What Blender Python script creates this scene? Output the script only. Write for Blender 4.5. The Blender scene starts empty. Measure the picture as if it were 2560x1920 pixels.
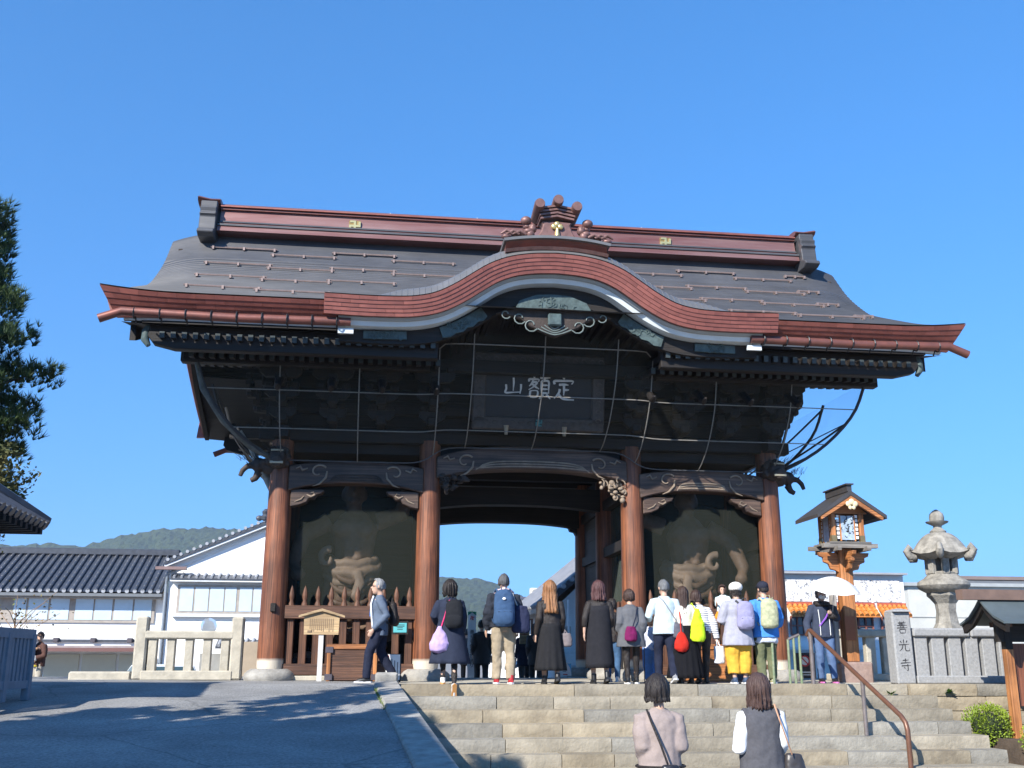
import bpy, bmesh, math, random
from mathutils import Vector, Matrix, Euler
random.seed(7)
R_=math.radians
S=bpy.context.scene
COL=S.collection
# ---------------------------------------------------------------- camera
CF,CPITCH,CYAW,CROLL=2593.26,.2601,.1295,.0026      # focal length in px of a 2560 px wide picture
CPOS=Vector((-2.966,-19.80,.3727))
_fw=Vector((math.sin(CYAW)*math.cos(CPITCH),math.cos(CYAW)*math.cos(CPITCH),math.sin(CPITCH)))
_rt=Vector((math.cos(CYAW),-math.sin(CYAW),0)); _up=_rt.cross(_fw)
_rt,_up=(math.cos(CROLL)*_rt+math.sin(CROLL)*_up),(-math.sin(CROLL)*_rt+math.cos(CROLL)*_up)
cam=bpy.data.cameras.new('camera'); cam.sensor_width=36; cam.lens=CF/2560*36
cam.clip_start=.1; cam.clip_end=20000
camo=bpy.data.objects.new('camera',cam); COL.objects.link(camo)
m3=Matrix((_rt,_up,-_fw)).transposed(); camo.matrix_world=Matrix.Translation(CPOS)@m3.to_4x4()
S.camera=camo
S.render.resolution_x=1024; S.render.resolution_y=768
# ---------------------------------------------------------------- sky, sun, exposure
SUN_AZ,SUN_EL=R_(41),R_(33.5)          # azimuth: to the left behind the camera
sdir=Vector((-math.sin(SUN_AZ)*math.cos(SUN_EL),-math.cos(SUN_AZ)*math.cos(SUN_EL),math.sin(SUN_EL)))
W=bpy.data.worlds.new('World'); S.world=W; W.use_nodes=True
nt=W.node_tree; nt.nodes.clear()
sky=nt.nodes.new('ShaderNodeTexSky'); sky.sky_type='NISHITA'; sky.sun_disc=False
sky.sun_elevation=SUN_EL; sky.sun_rotation=math.atan2(sdir.x,sdir.y)
sky.altitude=400; sky.air_density=1.0; sky.dust_density=.0; sky.ozone_density=4.5
bg=nt.nodes.new('ShaderNodeBackground'); bg.inputs[1].default_value=.15
wo=nt.nodes.new('ShaderNodeOutputWorld')
hs=nt.nodes.new('ShaderNodeHueSaturation'); hs.inputs['Saturation'].default_value=1.22
# look the sky up a little above the true direction: clear autumn air without a white horizon
tcw=nt.nodes.new('ShaderNodeTexCoord'); mpw=nt.nodes.new('ShaderNodeMapping'); mpw.inputs['Scale'].default_value=(1,1,.62); mpw.inputs['Location'].default_value=(0,0,.20)
nt.links.new(tcw.outputs['Generated'],mpw.inputs[0]); nt.links.new(mpw.outputs[0],sky.inputs[0])
nt.links.new(sky.outputs[0],hs.inputs['Color']); nt.links.new(hs.outputs[0],bg.inputs[0]); nt.links.new(bg.outputs[0],wo.inputs[0])
sl=bpy.data.lights.new('sun','SUN'); sl.energy=4.7; sl.angle=R_(.53); sl.color=(1,.95,.87)
so=bpy.data.objects.new('sun',sl); COL.objects.link(so); so.rotation_euler=sdir.to_track_quat('Z','Y').to_euler(); so.location=(-30,-30,40)
S.view_settings.view_transform='Standard'; S.view_settings.look='None'; S.view_settings.exposure=.9; S.view_settings.gamma=1
# ---------------------------------------------------------------- helpers
def at(px,py,**k):
    """pixel of the 2560x1920 photograph -> point where its ray meets the plane x=, y= or z="""
    d=_fw+_rt*((px-1280)/CF)+_up*((960-py)/CF)
    (ax,val),=k.items(); i='xyz'.index(ax); t=(val-CPOS[i])/d[i]
    return CPOS+d*t
def av(px,py,**k): return at(px/.8641,py/.8641,**k)
def interp(x,ks):
    if x<=ks[0][0]: return ks[0][1]
    for (a,b),(c,d) in zip(ks,ks[1:]):
        if x<=c: return b+(d-b)*(x-a)/(c-a)
    return ks[-1][1]
def smooth_interp(x,ks):      # Catmull-Rom style through knots
    if x<=ks[0][0]: return ks[0][1]
    if x>=ks[-1][0]: return ks[-1][1]
    n=len(ks)
    def sl_(i):
        if i==0: return (ks[1][1]-ks[0][1])/(ks[1][0]-ks[0][0])
        if i==n-1: return (ks[-1][1]-ks[-2][1])/(ks[-1][0]-ks[-2][0])
        return (ks[i+1][1]-ks[i-1][1])/(ks[i+1][0]-ks[i-1][0])
    for i in range(n-1):
        if x<=ks[i+1][0]:
            h=ks[i+1][0]-ks[i][0]; t=(x-ks[i][0])/h
            return ((2*t**3-3*t*t+1)*ks[i][1]+(t**3-2*t*t+t)*h*sl_(i)+(-2*t**3+3*t*t)*ks[i+1][1]+(t**3-t*t)*h*sl_(i+1))
def lerp(a,b,t): return a+(b-a)*t
class MB:
    def __init__(s): s.V=[]; s.F=[]; s.M=[]; s.mi=0
    def add(s,vs,fs):
        b=len(s.V); s.V+= [tuple(v) for v in vs]
        for f in fs: s.F.append(tuple(b+i for i in f)); s.M.append(s.mi)
        return s
    def box(s,c,d,rz=0,rot=None,ch=0):
        x,y,z=d[0]/2,d[1]/2,d[2]/2
        if ch<=0:
            vs=[Vector((i*x,j*y,k*z)) for k in(-1,1) for j in(-1,1) for i in(-1,1)]
            fs=[(0,2,3,1),(4,5,7,6),(0,1,5,4),(2,6,7,3),(0,4,6,2),(1,3,7,5)]
        else:
            vs=[];fs=[]
            for k in(-1,1):
                for j in(-1,1):
                    for i in(-1,1):
                        vs+=[Vector((i*x,j*(y-ch),k*(z-ch))),Vector((i*(x-ch),j*y,k*(z-ch))),Vector((i*(x-ch),j*(y-ch),k*z))]
            q=lambda i,j,k,a:(((k>0)*4+(j>0)*2+(i>0))*3+a)
            for i in(-1,1): 
                f=[q(i,-1,-1,0),q(i,1,-1,0),q(i,1,1,0),q(i,-1,1,0)]; fs.append(f if i>0 else f[::-1])
                f=[q(-1,i,-1,1),q(1,i,-1,1),q(1,i,1,1),q(-1,i,1,1)]; fs.append(f[::-1] if i>0 else f)
                f=[q(-1,-1,i,2),q(1,-1,i,2),q(1,1,i,2),q(-1,1,i,2)]; fs.append(f if i>0 else f[::-1])
            for a in(-1,1):
                for b in(-1,1):
                    fs.append([q(-1,a,b,1),q(1,a,b,1),q(1,a,b,2),q(-1,a,b,2)][::(1 if a*b<0 else -1)][::-1])
                    fs.append([q(a,-1,b,0),q(a,1,b,0),q(a,1,b,2),q(a,-1,b,2)][::(1 if a*b>0 else -1)][::-1])
                    fs.append([q(a,b,-1,0),q(a,b,1,0),q(a,b,1,1),q(a,b,-1,1)][::(1 if a*b<0 else -1)][::-1])
                    for c_ in(-1,1):
                        f=[q(a,b,c_,0),q(a,b,c_,1),q(a,b,c_,2)]; fs.append(f if a*b*c_>0 else f[::-1])
        m=Matrix.Identity(3)
        if rz: m=Matrix.Rotation(rz,3,'Z')
        if rot is not None: m=rot
        c=Vector(c)
        return s.add([m@v+c for v in vs],fs)
    def tube(s,pts,rad,n=8,caps=True,ell=1.0,up=None):
        pts=[Vector(p) for p in pts]; m=len(pts)
        if not hasattr(rad,'__len__'): rad=[rad]*m
        if not hasattr(ell,'__len__'): ell=[ell]*m
        vs=[];prev=None
        for i,p in enumerate(pts):
            t=(pts[min(i+1,m-1)]-pts[max(i-1,0)])
            t=t.normalized() if t.length>1e-9 else Vector((0,0,1))
            if prev is None:
                u=Vector(up) if up is not None else (Vector((0,0,1)) if abs(t.z)<.9 else Vector((1,0,0)))
            else: u=prev
            u=(u-t*u.dot(t)); u=u.normalized() if u.length>1e-6 else t.orthogonal().normalized()
            w=t.cross(u); prev=u
            for k in range(n):
                a=2*math.pi*k/n
                vs.append(p+u*math.cos(a)*rad[i]+w*math.sin(a)*rad[i]*ell[i])
        fs=[(i*n+k,i*n+(k+1)%n,(i+1)*n+(k+1)%n,(i+1)*n+k) for i in range(m-1) for k in range(n)]
        if caps: fs+=[tuple(range(n))[::-1],tuple((m-1)*n+k for k in range(n))]
        return s.add(vs,fs)
    def lathe(s,prof,n=16,c=(0,0,0),sq=1.0,rz=0):
        vs=[];c=Vector(c)
        for r,z in prof:
            for k in range(n):
                a=2*math.pi*k/n+rz; vs.append(c+Vector((r*math.cos(a),r*math.sin(a)*sq,z)))
        m=len(prof)
        fs=[(i*n+k,i*n+(k+1)%n,(i+1)*n+(k+1)%n,(i+1)*n+k) for i in range(m-1) for k in range(n)]
        fs+=[tuple(range(n))[::-1],tuple((m-1)*n+k for k in range(n))]
        return s.add(vs,fs)
    def prism(s,poly,f0,f1):
        """poly: list of 2D; f0,f1: maps 2D->3D for both ends"""
        n=len(poly); vs=[f0(*p) for p in poly]+[f1(*p) for p in poly]
        fs=[tuple(range(n))[::-1],tuple(range(n,2*n))]+[(k,(k+1)%n,n+(k+1)%n,n+k) for k in range(n)]
        return s.add(vs,fs)
    def xz(s,poly,y0,y1): return s.prism(poly,lambda a,b:(a,y0,b),lambda a,b:(a,y1,b))
    def yz(s,poly,x0,x1): return s.prism(poly,lambda a,b:(x0,a,b),lambda a,b:(x1,a,b))
    def xy(s,poly,z0,z1): return s.prism(poly,lambda a,b:(a,b,z0),lambda a,b:(a,b,z1))
    def grid(s,fn,nu,nv,flip=False):
        vs=[fn(i/nu,j/nv) for j in range(nv+1) for i in range(nu+1)]
        w=nu+1
        fs=[(j*w+i,j*w+i+1,(j+1)*w+i+1,(j+1)*w+i) for j in range(nv) for i in range(nu)]
        if flip: fs=[f[::-1] for f in fs]
        return s.add(vs,fs)
    def ball(s,c,r,n=10,m=7,rot=None):
        if not hasattr(r,'__len__'): r=(r,r,r)
        c=Vector(c); vs=[]
        for j in range(m+1):
            t=math.pi*(j/m*.98+.01)
            for k in range(n):
                a=2*math.pi*k/n; p=Vector((r[0]*math.sin(t)*math.cos(a),r[1]*math.sin(t)*math.sin(a),-r[2]*math.cos(t)))
                vs.append(c+(rot@p if rot is not None else p))
        fs=[(i*n+k,i*n+(k+1)%n,(i+1)*n+(k+1)%n,(i+1)*n+k) for i in range(m) for k in range(n)]
        fs+=[tuple(range(n))[::-1],tuple(m*n+k for k in range(n))]
        return s.add(vs,fs)
    def band(s,inner,outer,y0,y1):
        """solid strip between two equally long 2D (x,z) polylines, from y0 to y1 (y0/y1 may be pairs inner,outer)"""
        n=len(inner)
        if not hasattr(y0,'__len__'): y0=(y0,y0)
        if not hasattr(y1,'__len__'): y1=(y1,y1)
        vs=[(a,y0[0],b) for a,b in inner]+[(a,y0[1],b) for a,b in outer]+[(a,y1[0],b) for a,b in inner]+[(a,y1[1],b) for a,b in outer]
        fs=[]
        for i in range(n-1):
            fs+=[(i,i+1,n+i+1,n+i),(2*n+i,3*n+i,3*n+i+1,2*n+i+1),(i,2*n+i,2*n+i+1,i+1),(n+i,n+i+1,3*n+i+1,3*n+i)]
        fs+=[(0,n,3*n,2*n),(n-1,3*n-1,4*n-1,2*n-1)]
        return s.add(vs,fs)
    def mesh(s,name,mats,smooth=None):
        me=bpy.data.meshes.new(name); me.from_pydata([tuple(v) for v in s.V],[],s.F)
        if not isinstance(mats,(list,tuple)): mats=[mats]
        for m in mats: me.materials.append(m)
        if len(mats)>1: me.polygons.foreach_set('material_index',s.M)
        me.update()
        bm=bmesh.new(); bm.from_mesh(me); bmesh.ops.recalc_face_normals(bm,faces=bm.faces); bm.to_mesh(me); bm.free()
        if smooth is not None:
            me.polygons.foreach_set('use_smooth',[True]*len(me.polygons)); me.set_sharp_from_angle(angle=R_(smooth))
        return me
    def build(s,name,mats,parent=None,smooth=None,loc=None,rz=None,bevel=0):
        o=bpy.data.objects.new(name,s.mesh(name,mats,smooth)); COL.objects.link(o)
        if parent is not None: o.parent=parent
        if loc is not None: o.location=loc
        if rz is not None: o.rotation_euler.z=rz
        if bevel:
            b=o.modifiers.new('bevel','BEVEL'); b.width=bevel; b.segments=1; b.limit_method='ANGLE'; b.angle_limit=R_(40)
        return o
def inst(o,parent=None,loc=None,rot=None,scale=None):
    c=o.copy(); COL.objects.link(c)
    if parent is not None: c.parent=parent
    if loc is not None: c.location=loc
    if rot is not None: c.rotation_euler=rot
    if scale is not None: c.scale=scale
    return c
def tag(o,label,cat,group=None,kind=None):
    if label: o['label']=label
    if cat: o['category']=cat
    if group: o['group']=group
    if kind: o['kind']=kind
    return o
def thing(name,label,cat,loc=(0,0,0),rz=0,group=None):
    o=bpy.data.objects.new(name,None); COL.objects.link(o); o.location=loc; o.rotation_euler=(0,0,rz); o.empty_display_size=.2
    return tag(o,label,cat,group)
def struct(o): o['kind']='structure'; return o
# ---------------------------------------------------------------- materials
def mat(name,col,rough=.7,var=.25,scale=6.,col2=None,bump=.0,bscale=40.,stretch=(1,1,1),metal=0.,spec=.5,detail=6,rnd=.0,coord='Object',wave=None):
    m=bpy.data.materials.new(name); m.use_nodes=True; n=m.node_tree.nodes; l=m.node_tree.links
    p=n['Principled BSDF']; p.inputs['Roughness'].default_value=rough; p.inputs['Metallic'].default_value=metal
    p.inputs['Specular IOR Level'].default_value=spec
    tc=n.new('ShaderNodeTexCoord'); mp=n.new('ShaderNodeMapping'); mp.inputs['Scale'].default_value=stretch
    l.new(tc.outputs[coord],mp.inputs[0])
    vec=mp.outputs[0]
    oi=n.new('ShaderNodeObjectInfo')
    if rnd or coord=='Object':
        ad=n.new('ShaderNodeVectorMath'); ad.operation='MULTIPLY_ADD'
        cb=n.new('ShaderNodeCombineXYZ')
        for i in range(3): l.new(oi.outputs['Random'],cb.inputs[i])
        l.new(cb.outputs[0],ad.inputs[0]); ad.inputs[1].default_value=(37.,23.,51.); l.new(vec,ad.inputs[2]); vec=ad.outputs[0]
    nz=n.new('ShaderNodeTexNoise'); nz.inputs['Scale'].default_value=scale; nz.inputs['Detail'].default_value=detail; nz.inputs['Roughness'].default_value=.62
    l.new(vec,nz.inputs[0])
    rp=n.new('ShaderNodeValToRGB'); c=Vector(col[:3]); c2=Vector(col2[:3]) if col2 else c*(1+var)
    c1=c*(1-var) if not col2 else c
    rp.color_ramp.elements[0].position=.32; rp.color_ramp.elements[1].position=.68
    rp.color_ramp.elements[0].color=(*c1,1); rp.color_ramp.elements[1].color=(*[min(x,1) for x in c2],1)
    l.new(nz.outputs[0],rp.inputs[0]); out=rp.outputs[0]
    if rnd:
        hsv=n.new('ShaderNodeHueSaturation'); mr=n.new('ShaderNodeMapRange'); mr.inputs[3].default_value=1-rnd; mr.inputs[4].default_value=1+rnd
        l.new(oi.outputs['Random'],mr.inputs[0]); l.new(mr.outputs[0],hsv.inputs['Value']); l.new(out,hsv.inputs['Color']); out=hsv.outputs[0]
    l.new(out,p.inputs['Base Color'])
    if bump:
        b=n.new('ShaderNodeBump'); b.inputs['Strength'].default_value=bump; b.inputs['Distance'].default_value=.02
        nb=n.new('ShaderNodeTexNoise'); nb.inputs['Scale'].default_value=bscale; nb.inputs['Detail'].default_value=6
        l.new(vec,nb.inputs[0]); l.new(nb.outputs[0],b.inputs['Height']); l.new(b.outputs[0],p.inputs['Normal'])
        m['bumpnode']=b.name
    return m
def wood(name,c1,c2,rough=.65,axis='z',rnd=.12,pale=None,scale=2.5):
    st={'z':(6,6,.35),'x':(.35,6,6),'y':(6,.35,6)}[axis]
    m=mat(name,c1,rough,col2=c2,scale=scale,stretch=st,bump=.35,bscale=9,rnd=rnd,detail=8)
    n=m.node_tree.nodes; l=m.node_tree.links; p=n['Principled BSDF']
    # broad weathering
    src=p.inputs['Base Color'].links[0].from_socket
    tc=n.new('ShaderNodeTexCoord'); nz=n.new('ShaderNodeTexNoise'); nz.inputs['Scale'].default_value=1.3; nz.inputs['Detail'].default_value=5
    l.new(tc.outputs['Object'],nz.inputs[0])
    rp=n.new('ShaderNodeValToRGB'); rp.color_ramp.elements[0].position=.38; rp.color_ramp.elements[1].position=.62
    rp.color_ramp.elements[0].color=(.55,.52,.5,1); rp.color_ramp.elements[1].color=(1.12,1.1,1.05,1)
    l.new(nz.outputs[0],rp.inputs[0])
    mx=n.new('ShaderNodeMix'); mx.data_type='RGBA'; mx.blend_type='MULTIPLY'; mx.inputs[0].default_value=.8
    l.new(src,mx.inputs[6]); l.new(rp.outputs[0],mx.inputs[7]); out=mx.outputs[2]
    ms=n.new('ShaderNodeMapping'); ms.inputs['Scale'].default_value=tuple(v*2.6 if v>1 else v*.6 for v in st); l.new(tc.outputs['Object'],ms.inputs[0])
    ns=n.new('ShaderNodeTexNoise'); ns.inputs['Scale'].default_value=3; ns.inputs['Detail'].default_value=9; ns.inputs['Roughness'].default_value=.7; l.new(ms.outputs[0],ns.inputs[0])
    rs=n.new('ShaderNodeMapRange'); rs.inputs[1].default_value=.36; rs.inputs[2].default_value=.56; rs.inputs[3].default_value=.42; rs.inputs[4].default_value=1.12; l.new(ns.outputs[0],rs.inputs[0])
    hh=n.new('ShaderNodeHueSaturation'); l.new(out,hh.inputs['Color']); l.new(rs.outputs[0],hh.inputs['Value']); out=hh.outputs[0]
    if pale:      # bleached feet: colour by height above ground
        g=n.new('ShaderNodeNewGeometry'); sx=n.new('ShaderNodeSeparateXYZ'); l.new(g.outputs['Position'],sx.inputs[0])
        ma=n.new('ShaderNodeMath'); ma.operation='MULTIPLY_ADD'; ma.inputs[1].default_value=.12; l.new(nz.outputs[0],ma.inputs[0]); l.new(sx.outputs[2],ma.inputs[2])
        mr=n.new('ShaderNodeMapRange'); mr.inputs[1].default_value=pale-.02; mr.inputs[2].default_value=pale+.04
        l.new(ma.outputs[0],mr.inputs[0])
        m2=n.new('ShaderNodeMix'); m2.data_type='RGBA'; m2.inputs[6].default_value=(.62,.55,.44,1); l.new(mr.outputs[0],m2.inputs[0]); l.new(out,m2.inputs[7]); out=m2.outputs[2]
    l.new(out,p.inputs['Base Color'])
    return m
def netmat(name,col,fac):
    m=bpy.data.materials.new(name); m.use_nodes=True; n=m.node_tree.nodes; l=m.node_tree.links; n.clear()
    o=n.new('ShaderNodeOutputMaterial'); mx=n.new('ShaderNodeMixShader'); t=n.new('ShaderNodeBsdfTransparent'); d=n.new('ShaderNodeBsdfDiffuse')
    d.inputs[0].default_value=(*col,1)
    tc=n.new('ShaderNodeTexCoord'); nz=n.new('ShaderNodeTexNoise'); nz.inputs['Scale'].default_value=1.2; l.new(tc.outputs['Object'],nz.inputs[0])
    mr=n.new('ShaderNodeMapRange'); mr.inputs[3].default_value=fac-.06; mr.inputs[4].default_value=fac+.06; l.new(nz.outputs[0],mr.inputs[0])
    l.new(mr.outputs[0],mx.inputs[0]); l.new(t.outputs[0],mx.inputs[1]); l.new(d.outputs[0],mx.inputs[2]); l.new(mx.outputs[0],o.inputs[0])
    return m
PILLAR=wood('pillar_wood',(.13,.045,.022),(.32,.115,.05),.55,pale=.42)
BEAMX=wood('beam_wood_x',(.008,.006,.005),(.022,.015,.011),.7,'x')  # aged wood, darkened further to deepen the shade under the eaves
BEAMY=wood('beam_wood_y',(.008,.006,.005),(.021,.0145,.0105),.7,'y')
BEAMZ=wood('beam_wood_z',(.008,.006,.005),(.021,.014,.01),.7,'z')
FENCEW=wood('fence_wood',(.085,.036,.02),(.19,.085,.045),.65,'z')
FENCEX=wood('fence_wood_x',(.085,.04,.024),(.18,.085,.05),.65,'x')
LINTELM=wood('lintel_wood_sunlit',(.055,.036,.028),(.15,.095,.07),.65,'x')  # lighter copy of the beam wood, sunlight put into its colour
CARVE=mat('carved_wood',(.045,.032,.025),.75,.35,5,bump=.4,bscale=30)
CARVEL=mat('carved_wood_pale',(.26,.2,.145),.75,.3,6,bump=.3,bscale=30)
STATUE=mat('statue_wood',(.24,.16,.11),.6,.35,3,bump=.3,bscale=18)
COPPER=mat('copper_red',(.185,.058,.044),.5,.22,3,col2=(.29,.095,.07),rnd=.10,bump=.12,bscale=14,metal=.25)
COPPERD=mat('copper_dark',(.14,.06,.048),.45,.4,4,col2=(.24,.085,.06),metal=.35,bump=.1,bscale=10)
RIDGEM=mat('ridge_copper',(.17,.062,.055),.42,.4,1.6,col2=(.28,.165,.148),metal=.4,stretch=(.25,3,3),bump=.08,bscale=8)
ORNM=mat('ornament_copper',(.19,.10,.085),.5,.3,8,metal=.3)
VERD=mat('verdigris',(.06,.09,.088),.65,.35,9,bump=.3,bscale=30)
WHITEST=mat('white_board',(.62,.66,.66),.55,.08,3)
GOLD=mat('gilt',(.72,.56,.24),.3,.12,8,metal=.7)
IRON=mat('dark_iron',(.03,.03,.033),.5,.3,8,metal=.5)
def roofmat():
    m=mat('roof_sheet',(.056,.057,.062),.5,.28,.9,col2=(.092,.090,.092),bump=.0,metal=.15)
    n=m.node_tree.nodes; l=m.node_tree.links; p=n['Principled BSDF']
    tc=n.new('ShaderNodeTexCoord'); mp=n.new('ShaderNodeMapping'); mp.inputs['Scale'].default_value=(.4,8,8); l.new(tc.outputs['Object'],mp.inputs[0])
    nz=n.new('ShaderNodeTexNoise'); nz.inputs['Scale'].default_value=4; nz.inputs['Detail'].default_value=6; l.new(mp.outputs[0],nz.inputs[0])
    src=p.inputs['Base Color'].links[0].from_socket
    rp=n.new('ShaderNodeMapRange'); rp.inputs[3].default_value=.6; rp.inputs[4].default_value=1.4; l.new(nz.outputs[0],rp.inputs[0])
    h=n.new('ShaderNodeHueSaturation'); l.new(src,h.inputs['Color']); l.new(rp.outputs[0],h.inputs['Value']); l.new(h.outputs[0],p.inputs['Base Color'])
    return m
ROOFM=roofmat()
STONE=mat('step_stone',(.215,.188,.142),.92,.3,2.6,col2=(.34,.30,.23),bump=.8,bscale=16,rnd=.16,detail=10)
STONE2=mat('step_stone_grey',(.185,.172,.145),.92,.3,3.2,col2=(.30,.28,.235),bump=.8,bscale=18,rnd=.16,detail=10)
STONE3=mat('step_stone_tan',(.20,.165,.115),.92,.3,2.2,col2=(.36,.305,.215),bump=.8,bscale=14,rnd=.16,detail=10)
STONEG=mat('grey_stone',(.30,.285,.255),.9,.3,5,bump=.5,bscale=30,rnd=.08,detail=8)
STONEL=mat('pale_stone',(.42,.385,.31),.9,.2,5,bump=.35,bscale=30,rnd=.06)
STONEGR=mat('granite',(.29,.29,.285),.85,.18,24,bump=.25,bscale=60)
def asphalt():
    m=mat('asphalt',(.17,.168,.16),.95,.3,34,col2=(.38,.372,.355),bump=.9,bscale=60,detail=14)
    n=m.node_tree.nodes; l=m.node_tree.links; p=n['Principled BSDF']; src=p.inputs['Base Color'].links[0].from_socket
    tc=n.new('ShaderNodeTexCoord')
    nz=n.new('ShaderNodeTexNoise'); nz.inputs['Scale'].default_value=.9; nz.inputs['Detail'].default_value=8; l.new(tc.outputs['Object'],nz.inputs[0])
    mr=n.new('ShaderNodeMapRange'); mr.inputs[1].default_value=.3; mr.inputs[2].default_value=.7; mr.inputs[3].default_value=.72; mr.inputs[4].default_value=1.2; l.new(nz.outputs[0],mr.inputs[0])
    # cracks: edges of warped cells
    ad=n.new('ShaderNodeMix'); ad.data_type='RGBA'; ad.inputs[0].default_value=.12; l.new(tc.outputs['Object'],ad.inputs[6]); n2=n.new('ShaderNodeTexNoise'); n2.inputs['Scale'].default_value=2.5; n2.inputs['Detail'].default_value=6; l.new(tc.outputs['Object'],n2.inputs[0]); l.new(n2.outputs['Color'],ad.inputs[7])
    vo=n.new('ShaderNodeTexVoronoi'); vo.feature='DISTANCE_TO_EDGE'; vo.inputs['Scale'].default_value=.45; l.new(ad.outputs[2],vo.inputs[0])
    m2=n.new('ShaderNodeMapRange'); m2.inputs[1].default_value=.002; m2.inputs[2].default_value=.008; m2.inputs[3].default_value=.72; m2.inputs[4].default_value=1.0; l.new(vo.outputs[0],m2.inputs[0])
    mu=n.new('ShaderNodeMath'); mu.operation='MULTIPLY'; l.new(mr.outputs[0],mu.inputs[0]); l.new(m2.outputs[0],mu.inputs[1])
    h=n.new('ShaderNodeHueSaturation'); l.new(src,h.inputs['Color']); l.new(mu.outputs[0],h.inputs['Value']); l.new(h.outputs[0],p.inputs['Base Color']); return m
ASPH=asphalt()
PLASTER=mat('white_plaster',(.78,.78,.77),.8,.05,1.5)
# ================================================================ ground, ramp, steps, platform
gr=MB(); N=40
gr.grid(lambda u,v:((u-.5)*6000,(v-.2)*6000,-1.262),12,12)
struct(gr.build('ground',mat('ground_paving',(.24,.225,.2),.95,.15,.8,bump=.3,bscale=20)))
RS=.07
def ramp_z(y): return RS*(y+2.7) if y<-2.9 else (0 if y>-2.5 else RS*(y+2.7)*.5)
def kerb_r(y): return -2.55+(-2.84-y)*.0457 if y<-2.84 else -2.55
rp=MB(); ys=[-22,-18,-14,-11,-9,-7,-5.5,-4,-3.2,-2.9,-2.7,-2.5,-2,0,2,4.5]
rows=[]
for y in ys:
    xl=-30; xr=kerb_r(y)-.36 if y<-2.6 else -2.6
    for x in (xl,-12,-8,-6,-4.5,-3.6,xr): rp.V.append((x,y,max(ramp_z(y),-1.25)+.004+(.01*math.sin(x*1.3+y*.7) if x<xr else 0)))
for j in range(len(ys)-1):
    for i in range(6): rp.F.append((j*7+i,j*7+i+1,(j+1)*7+i+1,(j+1)*7+i)); rp.M.append(0)
struct(rp.build('asphalt_ramp',ASPH,smooth=40))
# platform of the gate (body below the pavement)
pf=MB(); pf.box((12.7,1.2,-.64),(30.6,7.2,1.24)); pf.box((-17.0,1.9,-.65),(28.8,5.6,1.26))
struct(pf.build('platform',mat('platform_stone',(.33,.3,.25),.9,.18,2,bump=.3,bscale=18)))
# kerb of the ramp: sloping slabs ending in an upright block
kb=bpy.data.objects.new('kerb',None); COL.objects.link(kb); struct(kb)
yk=[-2.86,-5.2,-8.0,-10.9,-13.8,-17]
for a,b in zip(yk,yk[1:]):
    m_=MB(); b2=b+.012
    def P(y,dx,dz): return (kerb_r(y)+dx,y,ramp_z(y)+dz)
    vs=[P(a,-.37,.05),P(a,0,.06),P(b2,0,.06),P(b2,-.37,.05),P(a,-.37,-1.2),P(a,0,-1.2),P(b2,0,-1.2),P(b2,-.37,-1.2)]
    m_.add(vs,[(0,1,2,3),(7,6,5,4),(0,4,5,1),(1,5,6,2),(2,6,7,3),(3,7,4,0)])
    m_.build('kerb_stone',STONEG,kb,bevel=.02)
m_=MB(); m_.box((-2.72,-2.67,-.07),(.36,.34,.5),ch=.025); m_.build('kerb_stone',STONEG,kb,bevel=.01)
# grass tuft in the joint of the kerb
tf=MB()
for i in range(160):
    y=-3.6-random.random()*2.6; x=kerb_r(y)-.375+random.uniform(-.03,.03); z=ramp_z(y)+.01; a=random.random()*6.28; h=random.uniform(.02,.06)
    tf.add([(x,y,z),(x+.012,y,z),(x+math.cos(a)*.03,y+math.sin(a)*.03,z+h)],[(0,1,2)])
LEAFG=mat('grass_blade',(.12,.16,.04),.8,.4,30)
tag(tf.build('grass_tuft',LEAFG),'sparse green weeds in the joint between asphalt ramp and kerb','weeds',kind='stuff')
# steps
RISE,TREAD,YS=.18,.385,-2.75
XR_STEP=6.35
st=bpy.data.objects.new('stone_steps',None); COL.objects.link(st); struct(st)
rnd=random.Random(3)
def rough_block(x0,x1,y0,y1,z0,z1,rnd,n=6,amp=.011,seg=None):
    """stone block whose front (y0) face is slightly uneven"""
    m=MB(); nx=max(2,int((x1-x0)/.14)); nz=3
    def fn(u,v):
        e=0 if u in(0,1) or v in(0,1) else rnd.uniform(-amp,amp)
        ex=rnd.uniform(-.003,.003)
        ch=.012
        yy=y0+e+(ch if v in(0,1) else 0)+(ch*.6 if u in(0,1) else 0)
        return (lerp(x0,x1,u),yy,lerp(z0,z1,v)+(ex if v==1 else 0))
    m.grid(fn,nx,nz)
    b=len(m.V); w=nx+1
    # top and back
    bot=[j for j in range(w)]; top=[nz*w+i for i in range(w)]
    m.V+=[(m.V[i][0],y1,z1) for i in top]; m.V+=[(m.V[i][0],y1,z0) for i in bot]
    for i in range(nx):
        m.F.append((top[i],top[i+1],b+i+1,b+i)); m.M.append(0)
        m.F.append((b+i,b+i+1,b+w+i+1,b+w+i)); m.M.append(0)
        m.F.append((b+w+i,b+w+i+1,bot[i+1],bot[i])); m.M.append(0)
    lft=[j*w for j in range(nz+1)]; rgt=[j*w+nx for j in range(nz+1)]
    m.F.append(tuple(lft+[b,b+w])); m.M.append(0); m.F.append(tuple(rgt+[b+nx,b+w+nx])[::-1]); m.M.append(0)
    return m
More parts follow.
